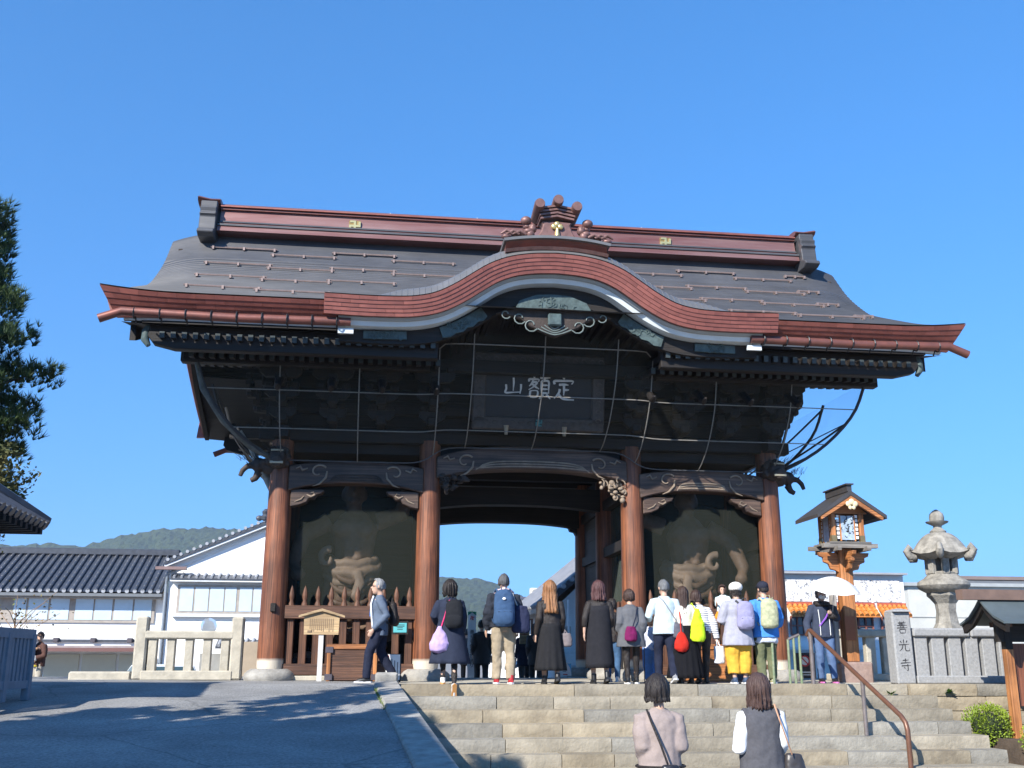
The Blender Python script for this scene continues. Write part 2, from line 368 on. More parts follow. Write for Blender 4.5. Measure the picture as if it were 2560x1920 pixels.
for k in range(7):
    y0=YS-TREAD*k; z1=-RISE*k; x=-2.62+ (.0 if k==0 else .05)
    xe=XR_STEP+.0 if k else 6.0
    xe=[5.95,6.25,6.27,6.33,6.38,6.42,6.46][k]
    while x<xe-.05:
        L=rnd.choice([.75,1.0,1.3,1.55,1.9,.9]); 
        if xe-(x+L)<.5: L=xe-x
        dz=rnd.uniform(-.008,.004); dy=rnd.uniform(-.014,.012)
        rough_block(x,x+L-.011,y0+dy,y0+.62,z1-RISE-.02,z1+dz,rnd).build('step_stone',rnd.choice([STONE,STONE,STONE2,STONE3]),st,smooth=35)
        x+=L
# paving slabs behind the top step
pv=bpy.data.objects.new('pavement',None); COL.objects.link(pv); struct(pv)
y=YS+.63
for r in range(3):
    d=[.9,1.0,1.1][r]; x=-2.5
    while x<6.6:
        L=rnd.uniform(1.0,1.7); m_=MB(); m_.box((x+L/2,y+d/2,-.06),(L-.008,d-.008,.12+rnd.uniform(0,.006)),ch=.006); m_.build('paving_slab',STONEL,pv); x+=L
    y+=d
# retaining wall right of the steps
rw=thing('retaining_wall','coursed stone retaining wall beside the steps, weeds in its joints','wall',(6,-2.75,-1.26))
def wpart(m_,name,mt,p,**k):
    o=m_.build(name,mt,p,**k); o.location=Vector(o.location)-p.location; return o
z=0.0
for c,h in enumerate([.20,.235,.22,.2,.21,.195]):
    x=[5.96,6.26,6.3,6.35,6.4,6.44][c]; y0=-2.79-.015*c
    while x<9.6:
        L=rnd.choice([.55,.7,.85,1.05,1.2]); dy=rnd.uniform(-.03,.02)
        m_=rough_block(x,x+L-.014,y0+dy,y0+.5,z-h+.012,z,rnd,amp=.016); wpart(m_,'wall_stone',rnd.choice([STONE,STONE2,STONE3]),rw,smooth=35); x+=L
    z-=h
# stagger blocks where steps meet the wall already covered by the step ends
# weeds on the wall
LEAFY=mat('weed_leaf',(.10,.19,.03),.7,.4,30,spec=.3)
def weed(p,n,s,label):
    m=MB(); rr=random.Random(int(p[0]*100))
    for i in range(n):
        a=rr.uniform(0,6.28); l=rr.uniform(.4,1)*s; up=rr.uniform(-.2,.8); d=Vector((math.cos(a),-abs(math.sin(a))*.8,up)).normalized()
        q=Vector(p)+d*l; w=d.cross(Vector((0,0,1))).normalized()*l*.28
        m.add([Vector(p),Vector(p)+d*l*.5+w,q,Vector(p)+d*l*.5-w],[(0,1,2,3)])
    return tag(m.build('weed',LEAFY),label,'weed',group='weeds growing on the retaining wall')
weed(at(2228,1736,y=-2.79),26,.12,'small green weed at the step end beside the retaining wall')
weed(at(2372,1732,y=-2.80),34,.12,'green weed in the upper joint of the retaining wall below the stone fence')
weed(at(2360,1852,y=-2.86),14,.12,'dry sprig low on the retaining wall near the shrub')
weed(at(2435,1848,y=-2.86),16,.13,'dry weed in a low joint of the retaining wall beside the shrub')
# ================================================================ the temple gate
G=thing('temple_gate','huge dark wooden temple gate with red copper eaves and curved central gable','gate')
X1,X2,D=1.985,4.78,4.76
rg=random.Random(11)
# --- pillars
pm=MB(); pm.lathe([(.225,.2),(.238,.26),(.236,.8),(.228,2),(.215,3.4),(.20,4.45)],24)
base=MB(); base.lathe([(.44,0),(.46,.05),(.45,.12),(.40,.17),(.33,.21)],20)
p0=None
for y in (0,D/2,D):
    for x in (-X2,-X1,X1,X2):
        if p0 is None:
            p0=pm.build('pillar',PILLAR,G,smooth=40,loc=(x,y,0)); b0=base.build('base_stone',STONEG,p0,smooth=50); q=p0
        else:
            q=inst(p0,G,(x,y,0)); inst(b0,q)
        q.rotation_euler.z=rg.random()*6
# iron bosses on the front pillars
for x in (-X2,X2):
    m=MB(); m.box((x+.02,-.245,1.28),(.1,.07,.16),ch=.015); m.build('tenon_end',BEAMY,G)
# --- front lintels (rainbow beams)
def arch_pts(x0,x1,z,rise,n=18,ends=.0):
    return [(lerp(x0,x1,i/n), z+rise*(1-abs(2*i/n-1)**2.6)-ends*(abs(2*i/n-1)**6)) for i in range(n+1)]
def lintel(x0,x1,zb,zt,rb,rt,y0=-.2,y1=.2):
    m=MB(); m.band(arch_pts(x0,x1,zb,rb),arch_pts(x0,x1,zt,rt),y0,y1); return m
for (a,b,zb,zt,rb,rt) in ((-X1+.12,X1-.12,3.72,4.14,.22,.25),(-X2+.15,-X1-.12,3.42,3.90,.17,.10),(X1+.12,X2-.15,3.42,3.90,.17,.10)):
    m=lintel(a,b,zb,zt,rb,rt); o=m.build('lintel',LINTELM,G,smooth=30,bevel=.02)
    # carved scrolls: raised spiral at each end and flutes below
    for sgn,xe in ((1,a),(-1,b)):
        c=MB(); cx=xe+sgn*.55; cz=(zb+zt)/2+.12; pts=[]
        for i in range(26):
            t=i/25; ang=math.pi*.2+t*4.6; r=.17*(1-t*.75); pts.append((cx+sgn*r*math.cos(ang),-.215,cz+r*math.sin(ang)*.9))
        c.tube(pts,[.02-.008*i/25 for i in range(26)],6)
        pts=[(cx+sgn*(.17+.0*i),-.215,cz-.02-.03*i) for i in range(2)]
        pts=[(cx+sgn*.16,-.212,cz+.02),(cx+sgn*.14,-.215,cz-.1),(cx+sgn*.03,-.215,cz-.22),(cx-sgn*.1,-.215,cz-.27)]
        c.tube(pts,[.015,.022,.02,.006],6)
        pts=[(cx-sgn*.2,-.21,cz+.07),(cx-sgn*.3,-.215,cz+.03),(cx-sgn*.34,-.215,cz+.1),(cx-sgn*.42,-.215,cz+.06)]
        c.tube(pts,[.012,.025,.022,.008],6)
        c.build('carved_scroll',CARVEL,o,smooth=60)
    c=MB()
    for j in range(3):
        pts=[]
        for i in range(17):
            t=i/16; x=lerp(a+.75,b-.75,t); z=zb+rb*(1-abs(2*(x-a)/(b-a)-1)**2.6)+.05+.05*j-.07*(abs(2*t-1)**8)*(j)
            pts.append((x,-.205,z))
        c.tube(pts,[.004]+[.016]*15+[.004],5)
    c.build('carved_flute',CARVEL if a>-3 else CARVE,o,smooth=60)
# brackets below lintel ends
def floral(x,z,sgn,seed,w=.55,h=.42):
    m=MB(); r=random.Random(seed)
    for i in range(46):
        u=r.random(); v=r.random()
        if u+v>1.15: continue
        m.ball((x+sgn*(u*w),-.12+r.uniform(-.09,.06),z-v*h),(r.uniform(.03,.065),.05,r.uniform(.03,.06)),7,5)
        if i%3==0:
            a=r.random()*6; pts=[(x+sgn*u*w+.07*math.cos(a+t*2.6)*(1-t*.5),-.2,z-v*h+.06*math.sin(a+t*2.6)) for t in (0,.25,.5,.75,1)]
            m.tube(pts,[.008,.014,.014,.012,.005],5)
    return m
for i,(x,s) in enumerate(((-X1+.2,1),(X1-.2,-1))):
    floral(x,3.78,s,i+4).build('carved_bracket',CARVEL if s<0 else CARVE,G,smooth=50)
for i,(x,s) in enumerate(((-X2+.2,1),(-X1-.2,-1),(X1+.2,1),(X2-.2,-1))):
    m=MB(); poly=[(0,0),(.62,0),(.58,-.07),(.48,-.1),(.44,-.17),(.34,-.17),(.3,-.24),(.16,-.3),(0,-.33)]
    m.xz([(x+s*a,3.46+b) for a,b in poly],-.14,.1)
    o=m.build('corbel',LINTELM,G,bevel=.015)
    c=MB(); c.tube([(x+s*.3,-.145,3.36),(x+s*.38,-.15,3.32),(x+s*.45,-.15,3.36),(x+s*.42,-.15,3.41),(x+s*.36,-.15,3.39)],[.01,.02,.02,.015,.006],6)
    c.tube([(x+s*.08,-.145,3.22),(x+s*.2,-.15,3.27),(x+s*.25,-.15,3.33)],[.008,.016,.008],6)
    c.build('carved_scroll',CARVEL,o,smooth=60)
# --- chamber fences between outer and inner pillars
picket=MB(); picket.lathe([(.062,1.10),(.058,1.36),(.032,1.42),(.048,1.47),(.05,1.53),(.03,1.62),(.004,1.69)],8)
lower=MB(); lower.box((0,0,.72),(.135,.07,.88),ch=.012)
pk=picket.build('picket',FENCEW,None,smooth=40); COL.objects.unlink(pk)
lk=lower.build('picket',FENCEW,None); COL.objects.unlink(lk)
for sx in (-1,1):
    xa,xb=sorted((sx*(X1+.2),sx*(X2-.2)))
    m=MB(); m.box(((xa+xb)/2,-.02,1.21),(xb-xa,.17,.24),ch=.012); o=m.build('fence_rail',FENCEX,G)
    m=MB(); m.box(((xa+xb)/2,0,.2),(xb-xa,.16,.20),ch=.012); m.build('fence_rail',FENCEX,G)
    m=MB(); m.box(((xa+xb)/2,0,.045),(xb-xa,.24,.09),ch=.015); m.build('fence_sill',STONEL,G)
    n=10
    for i in range(n):
        x=lerp(xa,xb,(i+.5)/n); q=inst(pk,G,(x,.0,.0)); q=inst(lk,G,(x,.0,.0))
        if i<n-1:
            mm=MB()
# --- chamber walls, floor and passage
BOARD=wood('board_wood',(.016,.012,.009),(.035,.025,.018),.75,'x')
def plankwall(x0,x1,y,z0,z1,n,name='wall_plank',horizontal=True,axis='x'):
    for i in range(n):
        m=MB()
        a=lerp(z0,z1,i/n); b=lerp(z0,z1,(i+1)/n)-.0005
        if axis=='x': m.box(((x0+x1)/2,y,(a+b)/2),(x1-x0,.06,b-a),ch=.006)
        else: m.box((y,(x0+x1)/2,(a+b)/2),(.06,x1-x0,b-a),ch=.006)
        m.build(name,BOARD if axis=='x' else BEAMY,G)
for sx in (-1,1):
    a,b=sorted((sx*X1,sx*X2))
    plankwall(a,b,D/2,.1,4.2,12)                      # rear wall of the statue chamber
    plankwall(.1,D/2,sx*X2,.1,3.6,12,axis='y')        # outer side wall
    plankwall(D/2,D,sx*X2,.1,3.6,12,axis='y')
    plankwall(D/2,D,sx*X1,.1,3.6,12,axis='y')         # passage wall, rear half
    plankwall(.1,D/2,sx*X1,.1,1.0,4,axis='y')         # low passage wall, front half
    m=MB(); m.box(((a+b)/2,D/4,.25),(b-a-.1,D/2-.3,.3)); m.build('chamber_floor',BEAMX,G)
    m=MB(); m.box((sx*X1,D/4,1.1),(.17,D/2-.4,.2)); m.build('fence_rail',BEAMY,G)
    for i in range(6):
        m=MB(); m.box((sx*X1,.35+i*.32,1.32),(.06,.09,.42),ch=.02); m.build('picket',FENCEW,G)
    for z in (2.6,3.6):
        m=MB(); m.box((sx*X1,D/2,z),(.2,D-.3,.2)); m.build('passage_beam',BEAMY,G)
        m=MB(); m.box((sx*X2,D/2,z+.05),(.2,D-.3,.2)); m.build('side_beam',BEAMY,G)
for y in (D/2,D):
    for a,b in ((-X2,-X1),(-X1,X1),(X1,X2)):
        zb=3.53 if (y==D and a==-X1) else 3.6
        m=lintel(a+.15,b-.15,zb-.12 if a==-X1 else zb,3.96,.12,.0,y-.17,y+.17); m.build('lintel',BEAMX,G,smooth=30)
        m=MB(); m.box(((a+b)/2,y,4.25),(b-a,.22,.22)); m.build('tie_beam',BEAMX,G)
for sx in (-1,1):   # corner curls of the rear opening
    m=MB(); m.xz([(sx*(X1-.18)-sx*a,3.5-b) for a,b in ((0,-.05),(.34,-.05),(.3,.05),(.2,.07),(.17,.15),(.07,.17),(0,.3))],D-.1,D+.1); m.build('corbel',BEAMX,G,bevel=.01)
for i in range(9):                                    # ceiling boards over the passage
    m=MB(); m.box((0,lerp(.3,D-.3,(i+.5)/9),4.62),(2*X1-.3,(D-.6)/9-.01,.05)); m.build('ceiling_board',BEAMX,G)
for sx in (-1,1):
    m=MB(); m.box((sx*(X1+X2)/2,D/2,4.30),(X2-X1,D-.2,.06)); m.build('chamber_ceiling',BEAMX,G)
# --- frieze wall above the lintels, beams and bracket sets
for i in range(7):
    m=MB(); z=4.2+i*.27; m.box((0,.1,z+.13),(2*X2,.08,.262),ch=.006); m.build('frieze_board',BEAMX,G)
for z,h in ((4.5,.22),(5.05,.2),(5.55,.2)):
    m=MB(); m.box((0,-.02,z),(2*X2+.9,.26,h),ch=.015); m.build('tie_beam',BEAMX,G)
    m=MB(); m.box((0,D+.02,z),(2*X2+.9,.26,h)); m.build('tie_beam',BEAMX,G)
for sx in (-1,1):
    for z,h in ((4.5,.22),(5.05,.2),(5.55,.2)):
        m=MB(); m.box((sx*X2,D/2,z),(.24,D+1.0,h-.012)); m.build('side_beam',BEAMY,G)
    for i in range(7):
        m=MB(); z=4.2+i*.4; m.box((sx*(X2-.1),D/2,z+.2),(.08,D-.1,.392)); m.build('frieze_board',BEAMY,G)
def bracket_mesh(tail=True):
    m=MB()
    for t in range(3):
        z=4.72+t*.29; r=.35+.36*t
        m.box((0,-r/2-.1,z),(.14,r+.3,.15),ch=.015)                   # stepping arm
        m.box((0,-r-.18,z+.02),(.2,.2,.18),ch=.03)                   # bearing block
        L=.5+.12*t
        m.xz([(-L/2,z+.2),(-L/2,z+.1),(-L/2+.1,z+.02),(L/2-.1,z+.02),(L/2,z+.1),(L/2,z+.2)],-r-.25,-r-.11)
        for x in (-L/2+.08,0,L/2-.08): m.box((x,-r-.18,z+.26),(.16,.18,.11),ch=.02)
    # tail with carved nose
    if tail: m.tube([(0,-1.1,5.32),(0,-1.5,5.22),(0,-1.8,5.0),(0,-1.95,5.03)],[.09,.08,.06,.02],8)
    return m
bm_=bracket_mesh(); bk=None
bx=[-4.78,-3.85,-2.95,-1.985,-1.0,0,1.0,1.985,2.95,3.85,4.78]
for x in bx:
    if abs(x)<1.2: continue
    if bk is None: bk=bm_.build('bracket_set',BEAMZ,G,smooth=30,loc=(x,0,0)); 
    else: inst(bk,G,(x,0,0))
for x in bx[::2]: inst(bk,G,(x,D,0),(0,0,math.pi))
bk=bracket_mesh(False).build('bracket_set',BEAMZ,G,smooth=30,loc=(X2,0,0),rz=math.pi/2); bk.scale=(1,.55,1)
for y in (0,1.2,2.38,3.56,4.76):
    if y: inst(bk,G,(X2,y,0),(0,0,math.pi/2),(1,.55,1))
    inst(bk,G,(-X2,y,0),(0,0,-math.pi/2),(1,.55,1))
for y in ():
    inst(bk,G,(-X2,y,0),(0,0,-math.pi/2)); inst(bk,G,(X2,y,0),(0,0,math.pi/2))
# purlins on top of the bracket sets; the outer ones stop at the curved gable
for y,z,xa,xb,h in ((-1.6,5.56,2.1,6.45,.26),(-1.0,5.72,0,6.6,.24),(-2.3,5.66,2.0,6.92,.42)):
    for sx in (-1,1):
        m=MB(); L=xb-xa
        poly=[(xa,z+h/2),(xb-.03,z+h/2),(xb,z),(xb-.1,z-h*.3),(xb-.45,z-h/2),(xa,z-h/2)] if xa>1.99 and y<-2 else [(xa,z+h/2),(xb,z+h/2),(xb,z-h/2),(xa,z-h/2)]
        m.xz([(sx*p,q) for p,q in poly],y-.1,y+.1); o=m.build('purlin',BEAMX,G,bevel=.015)
        m=MB(); m.xz([(sx*p,q) for p,q in poly],D-y-.1,D-y+.1); m.build('purlin',BEAMX,G)
        if y<-2:
            m=MB(); m.tube([(sx*(xb-.02),y-.03,z+.22),(sx*(xb+.04),y-.03,z+.1),(sx*(xb+.05),y-.03,z-.05),(sx*(xb-.02),y-.03,z-.16)],[.05,.075,.07,.04],8); m.build('purlin_cap',VERD,o,smooth=50)
# --- roof
RK=[(-2.88,6.36),(-1.9,6.72),(-1,7.11),(0,7.6),(1,8.22),(1.7,8.77),(2.38,9.55)]
def roof_z(x,y,front=True):
    yy=y if y<=D/2 else D-y
    z=smooth_interp(yy,RK); t=max(0,(yy+2.88)/5.26)
    ax=abs(x)
    z+= -.095*(1-(max(0,ax-6.2)/1.45)**2)*(1-t)            # sag of the eave line
    if ax>6.6:
        z-= .24*((ax-6.6)/1.05)**2*max(t,0)**.6       # rolled verge
        z-= .10*math.exp(-((yy-.5)/.8)**2)*((ax-6.6)/1.05)**2
    return z
XV=7.65
NR=46
def roof_sheet(front):
    m=MB(); xs=[-XV,-7.55,-7.4,-7.2,-7.0,-6.8,-6.6]+[-6+ .75*i for i in range(17)]+[6.6,6.8,7.0,7.2,7.4,7.55,XV]
    rows=[]
    for j in range(NR):
        y0=lerp(-2.90,D/2,j/NR); y1=lerp(-2.90,D/2,(j+1)/NR)
        rows.append((y0,.022)); rows.append((y1-.002,.0))
    for y,dz in rows:
        for x in xs:
            yy=y if front else D-y
            m.V.append((x,yy,roof_z(x,y)+dz))
    w=len(xs)
    for j in range(len(rows)-1):
        for i in range(w-1): m.F.append((j*w+i,j*w+i+1,(j+1)*w+i+1,(j+1)*w+i)); m.M.append(0)
    return m
roof_sheet(True).build('roof_slope',ROOFM,G,smooth=50); roof_sheet(False).build('roof_slope',ROOFM,G,smooth=50)
# front eave fascia: five courses of copper sheets
FH=.44
def fasc(x,front,c,n=5):
    """course c: returns (y,z) of the outer face at lower edge fraction c/n"""
    t=c/n; zt=roof_z(x,-2.88)+.0; h=.33+.13*(max(0,abs(x)-6.2)/1.45)**2
    y=-2.90+.30*t**1.15; z=zt-h*t
    return ((y if front else D-y),z)
def fascia(x0,x1,front,cnt,mat_=COPPER):
    n=5
    for c in range(n):
        off=(c%2)*.5
        edges=[x0]+[lerp(x0,x1,(i+off)/cnt) for i in range(0 if off else 1,cnt)]+[x1]
        for a,b in zip(edges,edges[1:]):
            m=MB()
            k=.0015 if not front else .0015
            xs=[a+k,(a+b)/2,b-k]; s=1 if front else -1
            V=[]
            for x in xs:
                w_=max(0,(abs(x)-6.9)/.75); sh=math.copysign(.25*w_,x); fx=x-sh*c/n; fx2=x-sh*(c+1)/n
                ya,za=fasc(x,front,c); yb,zb=fasc(x,front,c+1)
                V+=[(fx,ya+s*.007,za),(fx2,yb-s*.004,zb),(fx2,yb+s*.05,zb),(fx,ya+s*.08,za)]
            m.add(V,[(4*i+q,4*i+(q+1)%4,4*(i+1)+(q+1)%4,4*(i+1)+q) for i in (0,1) for q in range(4)]+[(0,1,2,3),(8,11,10,9)])
            m.build('copper_sheet',mat_,G)
fascia(-XV,-3.6,True,13); fascia(3.6,XV,True,13)
# rear fascia and the verge boards as single copper strips
m=MB()
xs=[-XV+2*XV*i/30 for i in range(31)]
m.band([(x,fasc(x,True,5)[1]) for x in xs],[(x,roof_z(x,-2.88)) for x in xs],(D+2.6,D+2.9),(D+2.5,D+2.75)); m.build('rear_fascia',COPPER,G)
for sx in (-1,1):
    m=MB(); n=44; V=[]
    for i in range(n+1):
        y=lerp(-2.6,D+2.6,i/n); z=roof_z(XV,y)-.012; t=1-abs(y-D/2)/5.26
        h=.46+.1*t
        V+=[(sx*(XV-.005),y,z),(sx*(XV-.16),y,z-h),(sx*(XV-.3),y,z-h),(sx*(XV-.28),y,z-.02)]
    m.add(V,[(4*i+q,4*i+(q+1)%4,4*(i+1)+(q+1)%4,4*(i+1)+q) for i in range(n) for q in range(4)]+[(0,1,2,3),(4*n,4*n+3,4*n+2,4*n+1)])
    m.build('verge_trim',COPPERD,G,smooth=30)
    m=MB(); V=[]
    for i in range(n+1):                                # bargeboard inside
        y=lerp(-1.9,D+1.9,i/n); z=roof_z(XV,y); h=.5
        V+=[(sx*(XV-.32),y,z-.42),(sx*(XV-.32),y,z-.42-h),(sx*(XV-.42),y,z-.42-h),(sx*(XV-.42),y,z-.42)]
    m.add(V,[(4*i+q,4*i+(q+1)%4,4*(i+1)+(q+1)%4,4*(i+1)+q) for i in range(n) for q in range(4)]+[(0,1,2,3),(4*n,4*n+3,4*n+2,4*n+1)])
    m.build('bargeboard',BEAMY,G,smooth=30)
    # pendant carving of the gable
    m=MB(); m.yz([(D/2+a,9.0-b) for a,b in ((-.4,0),(-.3,.35),(-.45,.5),(-.25,.7),(0,.95),(.25,.7),(.45,.5),(.3,.35),(.4,0))],sx*(XV-.3),sx*(XV-.2)); m.build('gable_pendant',CARVE,G,bevel=.02)
    # gable wall
    pts=[(y,roof_z(0,y)-.42) for y in [lerp(-1.4,D+1.4,i/20) for i in range(21)]]
    m=MB(); m.yz([(-1.4,5.8)]+pts+[(D+1.4,5.8)],sx*5.2,sx*5.3); m.build('gable_wall',BEAMY,G)
# soffit: boards + rafters in two rows
for f in (0,1):
    m=MB()
    mir=(lambda y:y) if f==0 else (lambda y:D-y)
    xs=[-7.35+14.7*i/20 for i in range(21)]
    V=[(x,mir(y),z+(roof_z(x,-2.88)-6.3)*(1 if y<-2 else .5)) for x in xs for y,z in ((-2.5,5.84),(-1.2,6.12),(.4,6.75))]
    m.add(V,[(3*i+q,3*i+q+1,3*(i+1)+q+1,3*(i+1)+q) for i in range(20) for q in (0,1) if abs(xs[i]+.37)>2.2 or f==1]); m.build('soffit_board',BEAMX,G)
raf=MB(); raf.box((0,0,0),(.085,1.3,.11)); 
ra=None
RAFEND=mat('rafter_copper_end',(.035,.046,.046),.6,.35,12)
e_=MB(); e_.box((0,-.652,0),(.082,.012,.106))
nr=74
for r,(yc,zc,xl,tilt) in enumerate(((-1.87,5.74,6.75,.13),(-1.3,5.60,6.35,.14))):
    for i in range(nr):
        x=lerp(-xl,xl,(i+.5)/nr)
        if abs(x)<1.95: continue
        if ra is None:
            ra=raf.build('rafter',BEAMY,G,loc=(x,yc,zc)); ra.rotation_euler.x=tilt; re_=e_.build('rafter_end',RAFEND,ra)
        else:
            q=inst(ra,G,(x,yc,zc),(tilt,0,0)); inst(re_,q)
for i in range(40):
    x=lerp(-6.7,6.7,(i+.5)/40); inst(ra,G,(x,D+1.75,5.86),(-.13,0,0))
for sx in (-1,1):
    m=MB(); m.box((sx*4.55,-2.47,5.90),(4.9,.12,.1)); m.build('eave_beam',BEAMX,G)
    m=MB(); xs=[lerp(3.4,7.3,i/10) for i in range(11)]
    m.band([(sx*x,fasc(x,True,5)[1]-.035) for x in xs],[(sx*x,fasc(x,True,5)[1]+.01) for x in xs],(-2.53,-2.55),(-2.46,-2.46)); m.build('eave_strip',WHITEST,G)
m=MB(); m.box((0,D+2.47,5.93),(13.9,.12,.1)); m.build('eave_beam',BEAMX,G)
# --- main ridge
def ridge_layer(z0,z1,w0,w1,name,mt,L=6.62):
    m=MB(); yc=D/2
    m.add([(-L,yc-w0,z0),(L,yc-w0,z0),(L,yc+w0,z0),(-L,yc+w0,z0),(-L,yc-w1,z1),(L,yc-w1,z1),(L,yc+w1,z1),(-L,yc+w1,z1)],[(3,2,1,0),(4,5,6,7),(0,1,5,4),(1,2,6,5),(2,3,7,6),(3,0,4,7)])
    return m.build(name,mt,RG)
RG=bpy.data.objects.new('main_ridge',None); COL.objects.link(RG); RG.parent=G
ridge_layer(9.44,9.57,.47,.43,'ridge_apron',RIDGEM,6.66)
ridge_layer(9.57,9.61,.46,.46,'ridge_moulding',ROOFM,6.66); ridge_layer(9.61,9.66,.40,.40,'ridge_moulding',COPPERD); ridge_layer(9.66,9.70,.42,.40,'ridge_moulding',ROOFM)
ridge_layer(9.70,9.99,.36,.30,'ridge_side',RIDGEM); ridge_layer(9.99,10.02,.36,.36,'ridge_moulding',COPPERD); ridge_layer(10.04,10.07,.40,.40,'ridge_moulding',COPPER)
ridge_layer(10.02,10.04,.3,.3,'ridge_moulding',IRON)
m=MB(); m.tube([(-6.62,D/2,10.11),(6.62,D/2,10.11)],.3,12,ell=.30,up=(0,1,0)); m.build('ridge_cap',RIDGEM,RG,smooth=40)
for x in (-2.9,-.9,3.0): 
    m=MB(); m.tube([(x,D/2,10.15),(x,D/2,10.28)],.012,6); m.build('ridge_pin',WHITEST,RG)
# ridge end boxes (oni-ita): stacked stepped profile
for sx in (-1,1):
    m=MB(); prof=[(-.28,9.28),(-.30,9.34),(-.24,9.42),(-.25,9.75),(-.3,9.8),(-.25,9.86),(-.28,9.98),(-.24,10.02),(-.26,10.18),(.26,10.18),(.24,10.02),(.28,9.98),(.25,9.86),(.3,9.8),(.25,9.75),(.24,9.42),(.30,9.34),(.28,9.28)]
    yz=[(D/2-.72+.1,9.22),(D/2-.78,9.28),(D/2-.74,9.36),(D/2-.6,9.42),(D/2-.56,9.72),(D/2-.62,9.78),(D/2-.55,9.84),(D/2-.58,9.94),(D/2-.5,9.98),(D/2-.5,10.12)]
    yz=yz+[(D-a,b) for a,b in yz[::-1]]
    m.yz(yz,sx*6.68,sx*7.03); o=m.build('ridge_end',ROOFM,RG,bevel=.015)
    m=MB(); m.tube([(sx*6.64,D/2-.05,10.19),(sx*6.86,D/2-.05,10.185),(sx*7.12,D/2-.05,10.22)],[.085,.085,.095],12,ell=4.2,up=(0,0,1)); m.build('ridge_end_cap',COPPERD,o,smooth=40)
# gilt emblem tiles on the ridge
def manji(name,s,loc,mt1,mt2,parent):
    m=MB(); m.box((0,0,0),(s,.03,s),ch=.005); o=m.build(name,mt1,parent,loc=loc)
    m=MB(); q=s/5*.92; u=s/5; y=-.022
    bars=[((0,y,0),(q,.014,s*.98)),((0,y,0),(s*.98,.015,q)),((-u,y,2*u),(2*u,.0145,q)),((u,y,-2*u),(2*u,.0145,q)),((-2*u,y,-u),(q,.0146,2*u)),((2*u,y,u),(q,.0146,2*u))]
    for c,d in bars: m.box(c,d)
    m.build('emblem',mt2,o); return o
GOLDB=mat('gilt_dark',(.30,.20,.07),.45,.2,10,metal=.5)
for x in (-4.02,3.83):
    p=at(887,565,y=2.0) if x<0 else at(1664,607,y=2.0)
    manji('gilt_tile',.26,(p.x,2.02,p.z),GOLDB,GOLD,RG)
# --- central curved gable (karahafu)
KP=[(0,7.23),(.45,7.20),(.85,7.12),(1.2,6.97),(1.5,6.77),(1.77,6.585),(2.1,6.41),(2.45,6.325),(2.82,6.30),(3.3,6.295),(3.95,6.31)]
def kz(x): return smooth_interp(abs(x),KP)
def koff(x,d):
    """point d below the top line, measured along the normal"""
    e=.01; s=(kz(x+e)-kz(x-e))/(2*e) if abs(x)<3.9 else 0.; n=math.sqrt(1+s*s); return (x+s/n*d, kz(x)-d/n)
KH=bpy.data.objects.new('curved_gable',None); COL.objects.link(KH); KH.parent=G
KX=[lerp(-3.97,3.97,i/80) for i in range(81)]
YK=-3.14
m=MB()
KLIP=[(0,.015),(.05,.07),(.12,.15),(.25,.23),(.5,.31),(1.0,.42),(2.0,.6),(4,.9)]
def klip(x,dy):
    f=max(0,min(1,(3.5-abs(x))/1.0)); f=f*f*(3-2*f); return .015+(interp(dy,KLIP)-.015)*f
KDY=[0,.05,.12,.25,.5,1.0,2.0,4.0]
for dy in KDY:
    for x in KX: m.V.append((x*(1-.02*min(dy,.25)/.25*(abs(x)>3)),YK+dy,kz(x)+klip(x,dy)))
w=81
for j in range(7):
    for i in range(80): m.F.append((j*w+i,j*w+i+1,(j+1)*w+i+1,(j+1)*w+i)); m.M.append(0)
KROOF=mat('gable_roof_sheet',(.15,.145,.14),.45,.15,2,metal=.2)
m.build('gable_roof',KROOF,KH,smooth=30)
# standing seams of the gable roof
m=MB()
for i in range(2,80,1):
    x=KX[i]
    if abs(x)<.85 or abs(x)>2.9: continue
    m.tube([(x,YK+d_,kz(x)+klip(x,d_)+.004) for d_ in KDY[:6]],.006,4)
m.build('gable_seams',KROOF,KH)['kind']='stuff'
n=5
for c in range(n):
    cnt=27; off=(c%2)*.5
    ex=[-3.97]+[lerp(-3.97,3.97,(i+off)/cnt) for i in range(0 if off else 1,cnt)]+[3.97]
    for a,b in zip(ex,ex[1:]):
        xs=[a+.0015,lerp(a,b,.33),lerp(a,b,.67),b-.0015]; V=[]
        for x in xs:
            p=koff(x,.32*c/n); q=koff(x,.32*(c+1)/n); y0=YK+.12*c/n; y1=YK+.12*(c+1)/n
            V+=[(p[0],y0+.007,p[1]),(q[0],y1-.005,q[1]),(q[0],y1+.05,q[1]),(p[0],y0+.1,p[1])]
        m=MB(); m.add(V,[(4*i+q_,4*i+(q_+1)%4,4*(i+1)+(q_+1)%4,4*(i+1)+q_) for i in range(3) for q_ in range(4)]+[(0,1,2,3),(12,15,14,13)])
        m.build('copper_sheet',COPPER,KH)
KXa=[lerp(-3.72,3.72,i/80) for i in range(81)]; KXb=[lerp(-3.6,3.6,i/80) for i in range(81)]
m=MB(); m.band([koff(x,.355) for x in KXa],[koff(x,.315) for x in KXa],(YK+.25,YK+.2),(YK+.45,YK+.45)); m.build('grey_board',mat('grey_board',(.34,.35,.34),.6,.08,3),KH,smooth=30)
m=MB(); m.band([koff(x,.43) for x in KXb],[koff(x,.355) for x in KXb],(YK+.33,YK+.29),(YK+.6,YK+.6)); m.build('white_board',WHITEST,KH,smooth=30)
KX2=[lerp(-3.7,3.7,i/60) for i in range(61)]
def kin(x,d): p=koff(x,d); return p
